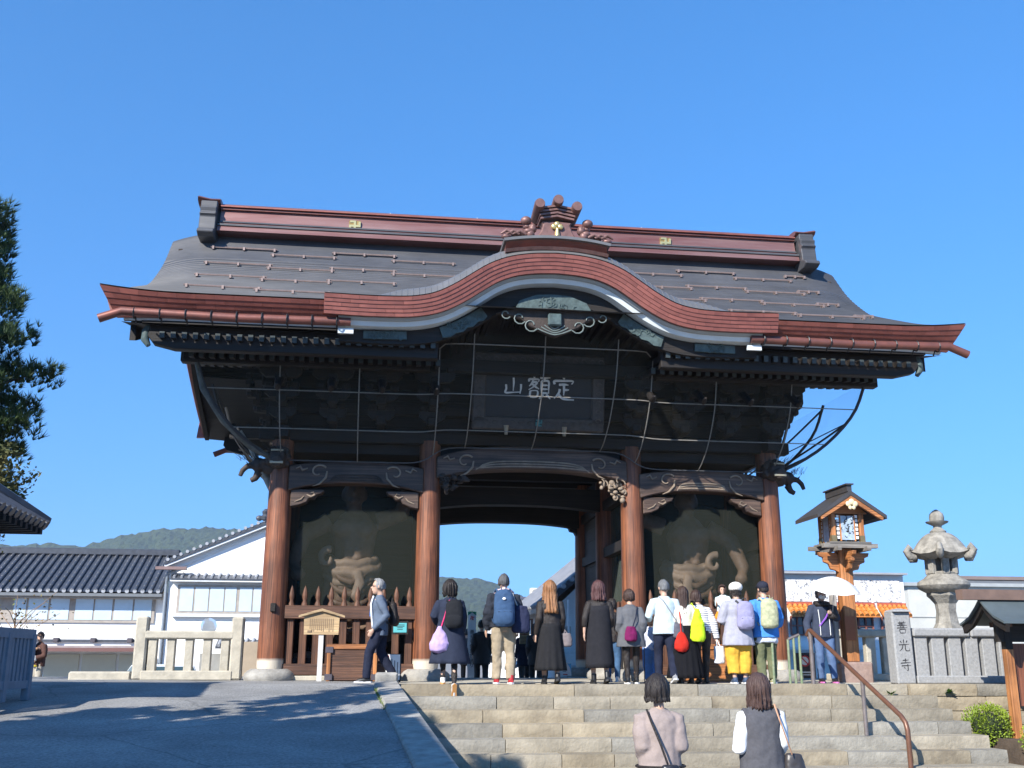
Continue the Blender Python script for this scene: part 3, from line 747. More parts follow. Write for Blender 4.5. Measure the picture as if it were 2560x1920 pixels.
m=MB(); m.band([kin(x,.74-.08*min(1,abs(x)/3.4)) for x in KX2],[kin(x,.425) for x in KX2],YK+.55,YK+.68); m.build('gable_board',BEAMX,KH,smooth=30)
m=MB(); m.band([kin(x,.46) for x in KX2],[kin(x,.41) for x in KX2],(YK+.62,YK+.62),(1.0,1.0)); m.build('gable_soffit',BEAMY,KH,smooth=30)
# rafters under the gable
for i in range(30):
    x=lerp(-2.0,2.0,(i+.5)/30); p=koff(x,.53); mm=MB(); mm.box((p[0],-1.6,p[1]),(.07,1.9,.08)); mm.build('gable_rafter',BEAMY,KH)
# side fittings of verdigris copper on the gable board
def fretplate(pts,y,name,seed,parent,mt=VERD):
    m=MB(); m.xz(pts,y-.03,y); o=m.build(name,mt,parent)
    r=random.Random(seed); c=MB(); cx=sum(p[0] for p in pts)/len(pts); cz=sum(p[1] for p in pts)/len(pts)
    for i in range(16):
        q=pts[r.randrange(len(pts))]; t=r.random()*.75; x0=lerp(cx,q[0],t); z0=lerp(cz,q[1],t); a=r.random()*6; s=.06
        c.tube([(x0+s*math.cos(a+k*1.1)*(1-k*.16),y-.036,z0+s*math.sin(a+k*1.1)*(1-k*.16)) for k in range(5)],[.006,.012,.012,.01,.004],5)
    q=c.build('chasing',mt,o,smooth=60); q['kind']='stuff'; return o
for sx in (-1,1):
    pts=[]
    for i in range(9):
        x=sx*lerp(1.55,2.15,i/8); pts.append(kin(x,.47))
    for i in range(9):
        x=sx*lerp(2.15,1.55,i/8); pts.append(kin(x,.66+.03*(i%2)))
    fretplate(pts,YK+.535,'copper_fitting',5+sx,KH)
    pts=[]
    for i in range(7): pts.append(kin(sx*lerp(2.6,3.3,i/6),.46))
    for i in range(7): pts.append(kin(sx*lerp(3.3,2.6,i/6),.60))
    fretplate(pts,YK+.535,'copper_fitting',15+sx,KH)
# crown plate and hanging carved pendant (gegyo)
p=[(-.95,6.42),(-.8,6.62),(-.4,6.74),(0,6.76),(.4,6.74),(.8,6.62),(.95,6.42),(.5,6.47),(0,6.5),(-.5,6.47)]
fretplate([(a*.75,b-.12) for a,b in p],YK+.5,'crown_fitting',31,KH)
m=MB(); out=[]
lob=[(-1.1,6.2),(-.85,6.17),(-.6,6.1),(-.45,5.98),(-.25,5.9),(0,5.8),(.25,5.9),(.45,5.98),(.6,6.1),(.85,6.17),(1.1,6.2),(.7,6.32),(0,6.33),(-.7,6.32)]
lob=[(a*.95,b+.02) for a,b in lob]
m.xz(lob,YK+.38,YK+.5); o=m.build('gable_pendant',CARVE,KH,bevel=.02)
m=MB()
for k in range(4):
    w_=.30-.06*k; m.tube([(-w_+2*w_*i/8,YK+.37,5.86+.035*k+.10*(abs(2*i/8-1))**1.5) for i in range(9)],.012,5)
for s in (-1,1):
    for k,(cx,cz,rr) in enumerate(((.42,6.02,.13),(.62,6.14,.12),(.86,6.2,.09))):
        m.tube([(s*(cx+rr*math.cos(-2.6+i*.62)*(1-i*.06)),YK+.37,cz+rr*math.sin(-2.6+i*.62)*(1-i*.06)) for i in range(10)],.012,5)
m.build('pendant_scroll',mat('pendant_edge',(.15,.18,.165),.6,.2,10),o,smooth=60)
m=MB(); m.box((0,YK+.34,6.12),(.24,.1,.22),ch=.02); m.build('pendant_boss',VERD,o)
# gable ridge box and ornament
m=MB(); bx_=[lerp(-.92,.92,i/14) for i in range(15)]
def arc(x,z,k=.09): return (x,z-k*(x/.92)**2)
m.band([arc(x,7.20) for x in bx_],[arc(x,7.30) for x in bx_],(-3.02,-3.06),(-.8,-.8)); m.build('gable_ridge_base',ORNM,KH,smooth=30)
for k in range(3):
    m=MB(); m.band([arc(x*(1-.02*k),7.215+.028*k) for x in bx_],[arc(x*(1-.02*k),7.23+.028*k) for x in bx_],-3.075,-3.0); m.build('gable_ridge_line',IRON,KH)
m=MB(); m.band([arc(x*.99,7.31) for x in bx_],[arc(x*.99,7.36) for x in bx_],(-3.1,-3.14),(-.6,-.6)); m.build('gable_ridge_moulding',ORNM,KH,smooth=30)
m=MB(); m.band([arc(x*.98,7.36) for x in bx_],[arc(x*.98,7.50) for x in bx_],(-2.98,-3.1),(-.4,-.4)); m.build('gable_ridge_face',COPPERD,KH,smooth=30)
m=MB(); m.band([arc(x*1.02,7.50) for x in bx_],[arc(x*1.03,7.55) for x in bx_],-3.18,-.4); m.build('gable_ridge_top',KROOF,KH,smooth=30)
# ornament: tiered crest with three round tiles, clouds at both sides, gilt plum crest
OR=bpy.data.objects.new('ridge_ornament',None); COL.objects.link(OR); OR.parent=G
m=MB()
m.xz([(-.36,7.52),(.36,7.52),(.28,7.66),(.24,7.78),(.28,7.85),(-.28,7.85),(-.24,7.78),(-.28,7.66)],-3.1,-2.85)
m.build('crest_body',ORNM,OR,bevel=.02)
for k in range(4):
    z=7.86+.055*k; w_=.30+.015*k; m=MB(); m.band([(x,z+.06*(1-abs(x)/w_)) for x in [-w_,-w_/2,0,w_/2,w_]],[(x,z+.035+.06*(1-abs(x)/w_)) for x in [-w_,-w_/2,0,w_/2,w_]],-3.16-.02*k,-2.8); m.build('crest_tier',ORNM,OR)
for x,z in ((0,8.18),(-.33,8.09),(.33,8.07)):
    m=MB(); m.tube([(x,-3.32,z+.0),(x,-3.28,z),(x*.97,-2.7,z-.05)],[.085,.095,.09],14); m.build('round_tile',ORNM,OR,smooth=40)
for sx in (-1,1):
    m=MB(); r=random.Random(9)
    for i in range(12):
        u=r.random(); m.ball((sx*(.42+u*.36),-3.05+r.uniform(-.08,.05),7.56+r.random()*.26*(1-abs(u-.35))),(r.uniform(.06,.1),.08,r.uniform(.05,.09)),9,6)
    for i in range(3): m.tube([(sx*(.55+.12*i),-3.12,7.56),(sx*(.66+.12*i),-3.14,7.62),(sx*(.8+.1*i),-3.13,7.55)],[.03,.04,.015],7)
    m.ball((sx*.55,-3.1,7.83),(.1,.09,.08),10,7); m.ball((sx*.9,-3.08,7.52),(.09,.07,.05),8,6)
    m.build('cloud_carving',ORNM,OR,smooth=60)
m=MB()
for a in (90,162,18): m.ball((.06*math.cos(R_(a)),-3.13,7.72+.065*math.sin(R_(a))),(.055,.03,.055),10,6)
m.tube([(0,-3.13,7.7),(0,-3.13,7.56)],[.03,.05],6); m.build('gilt_crest',GOLD,OR,smooth=60)
# --- gutters with brackets
for sx in (-1,1):
    m=MB(); zg=5.862
    P0=[(sx*7.62,-2.92,zg-.17),(sx*7.28,-2.9,zg+.0),(sx*5.5,-2.88,zg-.0),(sx*3.55,-2.86,zg+.0)]
    P0=[(sx*7.60,-2.92,zg-.10),(sx*7.25,-2.9,zg+.05),(sx*5.5,-2.88,zg+.02),(sx*3.52,-2.86,zg+.045)]
    m.tube(P0,.075,12); o=m.build('gutter',COPPERD,G,smooth=50)
    for i in range(9):
        x=sx*lerp(3.75,7.05,i/8); m=MB(); z0=zg+.035
        m.tube([(x,-2.72,z0+.08)]+[(x,-2.88+.09*math.cos(a),z0+.09*math.sin(a)-.0) for a in (2.0,2.6,3.2,4.0,4.7,5.4,6.0)]+[(x,-2.7,z0-.12)],.014,5); m.build('gutter_hook',IRON,o)
    m=MB(); m.box((sx*3.6,-2.8,5.76),(.26,.05,.09)); m.build('end_plate',WHITEST,o)
# rear gutter end
m=MB(); m.tube([(-7.25,D+2.95,5.55),(-6.95,D+2.95,5.68),(7,D+2.95,5.68)],.075,10); m.build('gutter',COPPERD,G,smooth=50)
# --- snow guards: bars on three feet
SGM=mat('snow_guard_metal',(.26,.19,.165),.5,.15,10,metal=.3)
sgc=[]
for row,(ya,yb) in enumerate(((1.90,1.74),(1.22,1.05),(.30,.12),(-1.15,-1.42))):
    L=1.42; x=-6.75+[0,.0,-.0,.1][row]; i=0
    while x<6.4:
        y=ya if i%2==0 else yb
        a,b=x,min(x+L,6.75); mid=(a+b)/2
        hid= abs(mid)<{0:1.0,1:1.9,2:2.6,3:3.9}[row]
        if not hid:
            m=MB(); zz=lambda X,Y: roof_z(X,Y)+.07
            m.tube([(a,y,zz(a,y)),(mid,y,zz(mid,y)),(b,y,zz(b,y))],.02,5)
            for f in (.04,.5,.96):
                X=lerp(a,b,f); m.box((X,y+.02,roof_z(X,y)+.045),(.04,.13,.07)); 
            m.build('snow_guard',SGM,G)
        x+=L-.12; i+=1
# ================================================================ plaque, nets, statues, carved heads, small fittings of the gate
def text_mesh(txt,size,mt,name,parent=None,extrude=.006,offset=.0,align='CENTER'):
    cu=bpy.data.curves.new(name,'FONT'); cu.body=txt; cu.size=size; cu.extrude=extrude; cu.offset=offset; cu.align_x=align; cu.align_y='CENTER'; cu.resolution_u=3
    o=bpy.data.objects.new(name,cu); COL.objects.link(o); bpy.context.view_layer.update()
    me=bpy.data.meshes.new_from_object(o.evaluated_get(bpy.context.evaluated_depsgraph_get())); bpy.data.objects.remove(o); bpy.data.curves.remove(cu)
    me.materials.clear(); me.materials.append(mt)
    q=bpy.data.objects.new(name,me); COL.objects.link(q)
    if parent is not None: q.parent=parent
    return q
# name plaque leaning forward above the centre bay
PL=thing('name_plaque','dark framed name plaque with three pale characters hung above the centre bay','plaque',(.03,-.62,4.64))
tl=-.20
PL.rotation_euler.x=.20
pw,ph=1.27,1.42
m=MB(); m.box((0,0,ph/2),(2*pw-.5,.06,ph-.3)); m.build('panel',mat('plaque_board',(.022,.02,.02),.6,.2,5),PL)
PFR=mat('plaque_frame',(.07,.056,.048),.6,.3,8,bump=.3,bscale=25)
for (c,d) in (((0,-.03,.1),(2*pw,.1,.26)),((0,-.03,ph-.1),(2*pw,.1,.24)),((-pw+.12,-.03,ph/2),(.26,.1,ph-.2)),((pw-.12,-.03,ph/2),(.26,.1,ph-.2))):
    m=MB(); m.box(c,d,ch=.03); f=m.build('frame_bar',PFR,PL)
    m=MB(); r=random.Random(int(c[0]*10+c[2]*10)); L=max(d[0],d[2]); nn=int(L/.16)
    for i in range(nn):
        t=(i+.5)/nn-.5; cx=c[0]+(t*d[0] if d[0]>d[2] else 0); cz=c[2]+(t*d[2] if d[2]>d[0] else 0)
        m.tube([(cx+.06*math.cos(a)*(1-a*.1),-.085,cz+.05*math.sin(a)*(1-a*.1)) for a in (0,1,2,3,4,5)],[.006,.014,.014,.012,.01,.004],5)
    m.build('frame_carving',mat('carving_pale',(.10,.085,.075),.6,.3,9) if c[0]>.5 or c[2]>1 else PFR,f,smooth=60)
LET=mat('plaque_letter',(.8,.78,.72),.6,.08,6)
# brush-written characters: strokes as flat tapered tubes, unit square each
def brush(strokes,cx,cz,s,parent,name,y,mt,wd=.095):
    m=MB()
    for st_ in strokes:
        pts=[]; rr=[]
        P_=[Vector((a,0,b)) for a,b in st_]
        n=len(P_)
        dens=[]
        for i in range(n-1):
            for k in range(5): dens.append((i,k/5))
        dens.append((n-2,1.0))
        for i,t in dens:
            p0=P_[max(i-1,0)];p1=P_[i];p2=P_[i+1];p3=P_[min(i+2,n-1)]
            q=.5*((2*p1)+(p2-p0)*t+(2*p0-5*p1+4*p2-p3)*t*t+(3*p1-p0-3*p2+p3)*t**3)
            pts.append((cx+(q.x-.5)*s,y,cz+(q.z-.5)*s))
        k=len(pts)
        for i in range(k):
            t=i/(k-1); rr.append(wd*s*(.5+.5*math.sin(math.pi*min(1,t*1.15+.12))**.5)*(1.15 if t<.15 else 1)*.55)
        m.tube(pts,rr,8,ell=.28,up=(0,0,1) if abs(st_[-1][0]-st_[0][0])>abs(st_[-1][1]-st_[0][1]) else (1,0,0))
    return m.build(name,mt,parent,smooth=60)
YAMA=[[(.5,.98),(.52,.7),(.5,.3)],[(.12,.62),(.14,.4),(.1,.2),(.5,.22),(.9,.25)],[(.9,.66),(.9,.45),(.86,.16)]]
SADA=[[(.5,1.0),(.54,.9)],[(.12,.68),(.1,.82),(.5,.84),(.92,.84),(.86,.7)],[(.3,.66),(.55,.68),(.72,.66)],[(.52,.66),(.53,.45),(.52,.2)],[(.53,.44),(.75,.45)],[(.34,.48),(.3,.3),(.1,.06)],[(.28,.26),(.45,.08),(.7,.03),(.98,.02)]]
GAKU=[[(.26,1.0),(.3,.92)],[(.06,.76),(.06,.86),(.28,.87),(.48,.86),(.46,.76)],[(.24,.82),(.16,.66),(.06,.56)],[(.2,.74),(.4,.73),(.26,.55),(.04,.4)],[(.2,.66),(.34,.54),(.5,.45)],[(.12,.36),(.12,.12),(.4,.12),(.42,.36),(.12,.36)],
 [(.54,.93),(.78,.94),(.98,.95)],[(.76,.93),(.7,.82)],[(.6,.8),(.6,.5),(.6,.26)],[(.6,.8),(.9,.8),(.92,.5),(.92,.26)],[(.62,.62),(.9,.62)],[(.62,.45),(.9,.45)],[(.6,.28),(.92,.28)],[(.68,.22),(.6,.1),(.5,.02)],[(.82,.22),(.92,.12),(1.0,.02)]]
zc=ph*.56
brush(YAMA,-.50,zc,.37,PL,'character',-.045,LET); brush(GAKU,0,zc,.44,PL,'character',-.045,LET,.085); brush(SADA,.47,zc,.44,PL,'character',-.045,LET)
TEAL=mat('teal_enamel',(.05,.22,.21),.5,.15,8)
manji('emblem_tile',.13,(0,-.1,.12),mat('teal_dark',(.02,.07,.07),.5,.1,5),TEAL,PL)
for x in (-.62,.5):
    m=MB(); m.tube([(x,-.1,.06),(x,-.1,-.12)],[.05,.03],10); m.build('support_peg',mat('peg_wood',(.42,.33,.22),.7,.15,8),PL,smooth=40)
# --- protective netting (front and both sides) with grid ropes and hoops
NET=netmat('netting',(.10,.095,.075),.16)
NETS=netmat('netting_side',(.04,.045,.05),.07)
ROPE=mat('rope',(.22,.205,.18),.9,.2,30)
ROPED=mat('rope_dark',(.10,.10,.10),.9,.2,30)
HOOP=mat('hoop_pipe',(.03,.032,.036),.6,.2,20)
NP=[(0,-.27,0),(.15,-.55,.10),(.4,-1.02,.42),(.7,-1.45,.95),(1,-1.66,1.55)]
def net_f(t): return smooth_interp(t,[(a,b) for a,b,c in NP]),smooth_interp(t,[(a,c) for a,b,c in NP])
def net_pt(x,t):
    y,z=net_f(t); k=1/(1+math.exp(-(1.95-abs(x))*9))
    zb=3.98+.33*k; zt=5.54+.5*k
    return Vector((x,y-.42*k*t**.6,zb+(zt-zb)*(z/1.55)))
def net_z(x,z):
    a,b=0.,1.
    for _ in range(24):
        c=(a+b)/2
        if net_pt(x,c).z<z: a=c
        else: b=c
    return net_pt(x,a)
def corner(sx,t):
    p=net_pt(4.78,t); fy=(p.y+.27)/(-1.39)
    return Vector((sx*(4.86+1.36*fy),p.y,p.z))
NT=thing('bird_netting','dark protective netting with pale grid ropes stretched under the gate eaves','netting',(0,-.27,4))
def npart(m,name,mt,**k):
    o=m.build(name,mt,NT,**k); o.location=Vector(o.location)-NT.location; return o
m=MB(); m.grid(lambda u,v:net_pt(lerp(-4.78,4.78,u),v),44,10); npart(m,'front_net',NET,smooth=60)
for sx in (-1,1):
    m=MB(); m.grid(lambda u,v:net_pt(sx*4.78,v).lerp(corner(sx,v),u),6,10); npart(m,'corner_net',NET,smooth=60)
xsr=[av(608,1000,y=-.3).x,av(772,1000,y=-.3).x,av(935,1000,y=-.3).x,av(1004,970,y=-.3).x,av(1148,970,y=-.3).x,av(1296,975,y=-.3).x,av(1372,1000,y=-.3).x,av(1508,1010,y=-.3).x,4.75]
for x in xsr:
    m=MB(); m.tube([net_pt(x,i/14)+Vector((0,-.015,0)) for i in range(15)],.011,5); npart(m,'rope',ROPE)
kk=lambda x:1/(1+math.exp(-(1.95-abs(x))*9))
for z0,dz in ((4.42,.10),(5.02,.03)):
    m=MB(); pp=[net_z(x,z0+dz*kk(x))+Vector((0,-.015,0)) for x in [lerp(-4.78,4.78,i/70) for i in range(71)]]
    def cz_(sx):
        a_=0.;b_=1.
        for _ in range(20):
            c_=(a_+b_)/2
            if corner(sx,c_).z<z0: a_=c_
            else: b_=c_
        return corner(sx,a_)
    m.tube([cz_(-1)]+pp+[cz_(1)],.010,5); npart(m,'rope',ROPE)
m=MB(); m.tube([net_pt(lerp(-4.78,4.78,i/70),0)+Vector((0,-.015,0)) for i in range(71)],.012,5); npart(m,'rope',ROPED)
m=MB(); m.tube([net_z(lerp(-1.95,1.95,i/40),5.86)+Vector((0,-.015,0)) for i in range(41)],.012,5); npart(m,'rope',ROPE)
for sx in (-1,1):
    def sgrid(u,v):
        a_=corner(sx,v); return Vector((a_.x,lerp(a_.y,4.2,u),a_.z))
    m=MB(); m.grid(sgrid,12,8); npart(m,'side_net',NETS,smooth=60)
    m=MB(); m.tube([corner(sx,i/12) for i in range(13)],.032,6); npart(m,'hoop',HOOP)
    for u in (.33,.66,1.0):
        m=MB(); m.tube([sgrid(u,i/12) for i in range(13)],.03,6); npart(m,'hoop',HOOP)
    for (u0,v0,u1,v1) in ((0,.62,.66,.2),(.33,.95,1.,.5)):
        m=MB(); m.tube([sgrid(lerp(u0,u1,i/6),lerp(v0,v1,i/6)) for i in range(7)],.022,5); npart(m,'brace',HOOP)
    for t in (.3,.62):
        m=MB(); m.tube([sgrid(i/10,t) for i in range(11)],.012,5); npart(m,'rope',ROPED)
# gathered net bundle at the left corner
m=MB(); m.tube([(-6.25,-1.68,5.55),(-6.1,-1.5,5.0),(-5.75,-1.1,4.5),(-5.3,-.65,4.15),(-4.95,-.35,4.0)],[.03,.05,.06,.07,.05],8); npart(m,'net_bundle',mat('net_bundle_cloth',(.10,.11,.10),.9,.3,12),smooth=50)
m=MB(); m.tube([(-5.6,.1,4.6),(-5.3,.3,4.1),(-5.05,.3,3.7),(-4.98,.25,3.45)],[.02,.06,.09,.03],8); npart(m,'net_bundle',mat('net_tail_cloth',(.30,.31,.28),.9,.2,12),smooth=50)
# --- nets in front of the guardian statues
for sx,lab in ((-1,'fine dark mesh screen over the statue bay nearest the wooden notice board'),(1,'fine dark mesh screen over the statue bay nearest the lantern post')):
    m=MB(); a,b=sorted((sx*(X1+.2),sx*(X2-.2))); m.grid(lambda u,v:(lerp(a,b,u),.17,lerp(1.32,3.62,v)),8,6)
    o=m.build('mesh_screen',netmat('screen_net',(.035,.04,.033),.46)); tag(o,lab,'screen',group='mesh screens of the statue bays')
    m=MB(); m.grid(lambda u,v:(sx*(X1+.05),lerp(.3,D/2-.3,u),lerp(1.5,3.5,v)),6,6); o=m.build('mesh_screen',netmat('screen_net_side',(.10,.12,.105),.6)); tag(o,'fine mesh screen on the passage side of the '+('nearer' if sx<0 else 'right-hand')+' statue chamber' if False else ('passage-side mesh screen of the bay with the notice board' if sx<0 else 'passage-side mesh screen of the bay beside the lantern post'),'screen',group='mesh screens of the statue bays')
# --- guardian statues
def remesh(o,v,sm=4,disp=None):
    r=o.modifiers.new('remesh','REMESH'); r.mode='VOXEL'; r.voxel_size=v; r.use_smooth_shade=True
    if sm:
        s_=o.modifiers.new('smooth','SMOOTH'); s_.iterations=sm; s_.factor=.5
    if disp:
        t=bpy.data.textures.new('folds','CLOUDS'); t.noise_scale=disp[1]; t.noise_depth=2
        d=o.modifiers.new('disp','DISPLACE'); d.texture=t; d.strength=disp[0]; d.mid_level=.5; d.texture_coords='LOCAL'
        t2=bpy.data.textures.new('folds2','CLOUDS'); t2.noise_scale=disp[1]*2.6; t2.noise_depth=1
        d2=o.modifiers.new('disp2','DISPLACE'); d2.texture=t2; d2.strength=disp[0]*1.6; d2.mid_level=.5; d2.texture_coords='LOCAL'
    return o
def guardian(sx,label):
    t=thing('guardian_statue',label,'statue',(sx*3.42,1.2,.4),rz=.0,group='guardian statues of the gate'); t.scale=(1.12,1.05,1.15)
    m=MB(); f=-1
    # coordinates: faces -y (to the street)
    m.tube([(-.28,0,.0),(-.27,-.02,.45),(-.2,-.03,.95),(-.12,0,1.45)],[.13,.15,.2,.24],10)
    m.tube([(.34,-.1,.0),(.36,-.12,.45),(.25,-.08,.95),(.12,0,1.45)],[.13,.15,.2,.24],10)
    for x,y in ((-.28,-.12),(.34,-.22)): m.ball((x,y,.04),(.12,.24,.09),8,6)
    m.tube([(0,0,1.35),(.02,-.02,1.6),(.03,-.05,1.85),(.02,-.06,2.15),(0,0,2.42)],[.36,.32,.36,.42,.25],12,ell=.75,up=(1,0,0))
    for x in (-.18,.2): m.ball((x,-.28,2.15),(.2,.12,.15),9,6)
    for i in range(3):
        for x in (-.09,.1): m.ball((x,-.28,1.9-.13*i),(.09,.06,.065),7,5)
    a=sx
    m.tube([(a*.42,0,2.3),(a*.85,-.05,2.05),(a*1.0,-.25,1.55),(a*.92,-.35,1.42)],[.17,.16,.12,.09],9); m.ball((a*.9,-.38,1.36),(.13,.13,.12),8,6)
    m.tube([(-a*.42,0,2.3),(-a*.85,0,2.45),(-a*.95,-.2,2.9)],[.17,.16,.11],9); m.ball((-a*.95,-.24,3.0),(.12,.12,.12),8,6)
    m.tube([(0,-.05,2.4),(0,-.1,2.6)],[.15,.14],9)
    m.ball((0,-.12,2.78),(.2,.23,.26),12,9); m.ball((0,-.02,3.06),(.1,.1,.12),8,6); m.ball((0,-.34,2.76),(.05,.07,.06),7,5); m.ball((0,-.28,2.62),(.12,.1,.06),8,5)
    for x in (-.08,.08): m.ball((x,-.31,2.84),(.05,.04,.03),7,5)
    for x in (-.2,.2): m.ball((x,-.1,2.74),(.04,.06,.11),7,5)
    o=m.build('body',STATUE,t); remesh(o,.03,3)
    # pleated skirt cloth with hanging drape folds
    m=MB(); n=48
    def sk(u,v):
        an=u*2*math.pi; z=lerp(1.62,.2,v); r=lerp(.38,.66,v**.7)*(1+.10*math.sin(an*9)*v**.6+.05*math.sin(an*5+2)*v)
        return (.03*v+r*math.cos(an),-.03+r*.74*math.sin(an),z+.10*v*math.sin(an*3+1))
    m.grid(sk,n*3,12); m.grid(lambda u,v:(lambda q:(q[0]*.9,q[1]*.9,q[2]-.01))(sk(u,v)),n*3,12,flip=True)
    for k in range(5):
        w=.30+.05*k; z0=1.42-.2*k; y0=-.40-.035*k
        m.tube([(-w,y0+.06,z0),(-w*.6,y0-.06,z0-.13),(0,y0-.1,z0-.2),(w*.6,y0-.06,z0-.13),(w,y0+.06,z0)],[.02,.05,.06,.05,.02],8)
    o=m.build('skirt_cloth',mat('statue_cloth',(.18,.115,.075),.6,.3,4,bump=.2,bscale=15),t,smooth=60)
    # thick sash round the hips with a curled end
    m=MB()
    ring=lambda r,z,sag:[(r*math.cos(i*.2618),-.03+r*.82*math.sin(i*.2618),z-sag*max(0,-math.sin(i*.2618))+.02*math.sin(i*1.9)) for i in range(25)]
    m.tube(ring(.40,1.64,.10),.085,9); m.tube(ring(.45,1.53,.16),.09,9); m.tube(ring(.44,1.42,.22),.07,9)
    sp=[(a*.40+.17*(1-i/16)*math.cos(i*.42+1.2),-.42,1.62+.17*(1-i/16)*math.sin(i*.42+1.2)) for i in range(15)]
    m.tube(sp,[.075-.003*i for i in range(15)],8)
    m.tube([(-a*.1,-.44,1.42),(-a*.16,-.52,1.2),(-a*.08,-.56,1.0),(-a*.18,-.56,.8)],[.09,.10,.09,.03],8,ell=.6,up=(1,0,0))
    o=m.build('sash',mat('statue_sash',(.33,.24,.17),.6,.25,4),t); remesh(o,.024,2)
    m=MB(); r=random.Random(3)
    for i in range(22): m.ball((r.uniform(-.75,.75),r.uniform(-.35,.4),-.02+r.random()*.06),(r.uniform(.1,.25),r.uniform(.1,.22),r.uniform(.05,.16)),8,5)
    o=m.build('rock_base',STATUE,t); remesh(o,.04,2)
    return t
guardian(-1,'carved wooden guardian statue behind the screen of the bay with the notice board')
guardian(1,'carved wooden guardian statue behind the screen of the bay beside the lantern post')
# --- carved animal heads at the outer pillar tops
def lion(p,rz,parent):
    m=MB()
    m.tube([(0,.3,0),(0,0,.02),(0,-.2,.0)],[.15,.19,.17],10)
    m.ball((0,-.3,.02),(.17,.18,.17),10,7); m.ball((0,-.44,-.05),(.13,.1,.09),9,6); m.ball((0,-.5,.0),(.06,.05,.04),7,5); m.ball((0,-.42,-.14),(.10,.09,.04),8,5)
    for x in (-.09,.09):
        m.ball((x,-.4,.09),(.05,.04,.045),7,5); m.ball((x*1.9,-.2,.14),(.05,.07,.08),7,5)
    r=random.Random(5)
    for i in range(30):
        a=r.uniform(-.6,3.7); m.ball((.19*math.cos(a),-.14+r.uniform(-.1,.14),.03+.2*math.sin(a)),(.055,.06,.055),7,5)
    for x in (-.07,.07): m.tube([(x,-.46,-.1),(x,-.5,-.05)],[.02,.008],6)
    o=m.build('lion_head',CARVE,parent,loc=p,rz=rz); remesh(o,.016,2)
    m=MB()
    for i in range(14):
        x=-.11+.22*i/13; m.ball((x,-.475-.03*math.cos(x*12),-.1),(.013,.02,.026),6,4)
    for i in range(10):
        x=-.1+.2*i/9; m.ball((x,-.45-.03*math.cos(x*12),.13),(.014,.02,.02),6,4)
    m.build('teeth',mat('bone_paint',(.5,.45,.33),.6,.15,10),o,smooth=60)
    return o
def baku(p,rz,parent):
    m=MB(); m.tube([(0,.2,0),(0,0,.03),(0,-.2,.05)],[.13,.17,.15],10); m.ball((0,-.3,.06),(.14,.16,.14),9,6)
    m.tube([(0,-.4,.05),(0,-.52,.03),(0,-.6,-.05),(0,-.64,-.16)],[.07,.055,.05,.04],8)
    m.tube([(0,-.3,-.08),(0,-.36,-.2),(0,-.44,-.24)],[.08,.06,.05],8)
    for x in (-.1,.1): m.tube([(x,-.38,.0),(x*1.2,-.5,.06),(x*1.2,-.55,.12)],[.025,.018,.006],6); m.ball((x*1.3,-.18,.1),(.05,.1,.07),7,5)
    o=m.build('beast_head',CARVE,parent,loc=p,rz=rz); remesh(o,.016,2); return o
for sx in (-1,1):
    h=lion((sx*4.83,-.12,3.98),0,G); baku((sx*4.9,-.02,3.86),sx*math.pi/2,G)
    m=MB(); r=random.Random(8+sx)
    for i in range(60):
        c=Vector((sx*4.83+r.uniform(-.2,.2),-.35+r.uniform(-.2,.1),4.12)) if i<32 else Vector((sx*(5.2+r.random()*.35),-.02+r.uniform(-.1,.1),4.0))
        d=Vector((r.uniform(-1,1)+sx*.3,r.uniform(-1,.3),r.uniform(.3,1.2))).normalized()*r.uniform(.12,.26); m.tube([c,c+d],.0035,3,caps=False)
    o=m.build('bird_spikes',IRON,G); o['kind']='stuff'
# ================================================================ things around the gate
ORW=wood('orange_cypress',(.36,.14,.045),(.58,.25,.09),.55,'z',rnd=.08)
ORX=wood('orange_cypress_x',(.34,.13,.045),(.55,.23,.08),.55,'x',rnd=.08)
PINEW=wood('pale_wood',(.52,.36,.19),(.66,.48,.27),.6,'x',rnd=.05)
GREYW=wood('grey_wood',(.16,.145,.13),(.30,.28,.25),.8,'x')
GREYZ=wood('grey_wood_z',(.30,.28,.26),(.46,.43,.40),.8,'z')
DARKR=mat('dark_roof_sheet',(.065,.06,.058),.5,.2,4,metal=.2)
INK=mat('ink',(.02,.02,.022),.8,.1,5)
PAPER=mat('white_sign',(.78,.78,.76),.6,.04,4)
REDP=mat('red_print',(.6,.05,.06),.6,.05,4)
GLASSW=mat('frosted_glass',(.62,.68,.72),.25,.08,3)
# ---- wooden street lantern on a post
L=thing('lantern_post','tall wooden lantern with gabled roof and carved panel on an orange wood post','lantern',(5.66,-1.3,0))
m=MB(); m.box((0,0,.16),(.62,.55,.42),ch=.04); m.build('base_stone',mat('brown_stone',(.27,.19,.16),.85,.2,9,bump=.3,bscale=30),L)
m=MB(); m.box((0,0,1.42),(.25,.25,2.1),ch=.015); m.build('post',ORW,L)
m=MB(); m.box((-.03,-.132,.98),(.2,.012,.44)); m.build('post_plate',mat('brown_plate',(.28,.085,.03),.6,.08,4),L)
m=MB(); m.box((-.27,.02,.85),(.1,.14,1.5),ch=.01); m.build('side_post',GREYZ,L)
for a in range(4):
    m=MB(); poly=[(.1,2.0),(.1,2.32),(.16,2.4),(.52,2.4),(.5,2.33),(.42,2.3),(.42,2.22),(.32,2.18),(.28,2.08),(.18,2.06)]
    m.xz(poly,-.04,.04); o=m.build('corbel',ORX,L,bevel=.008); o.rotation_euler.z=a*math.pi/2
for x in (-.3,.3):
    m=MB(); m.box((x,0,2.44),(.08,1.05,.08)); m.build('frame_beam',GREYW,L)
for y in (-.33,.33):
    m=MB(); m.box((0,y,2.50),(1.1,.1,.08)); m.build('frame_beam',GREYW,L)
m=MB(); m.box((0,0,2.555),(.84,.78,.04)); m.build('floor_board',GREYW,L)
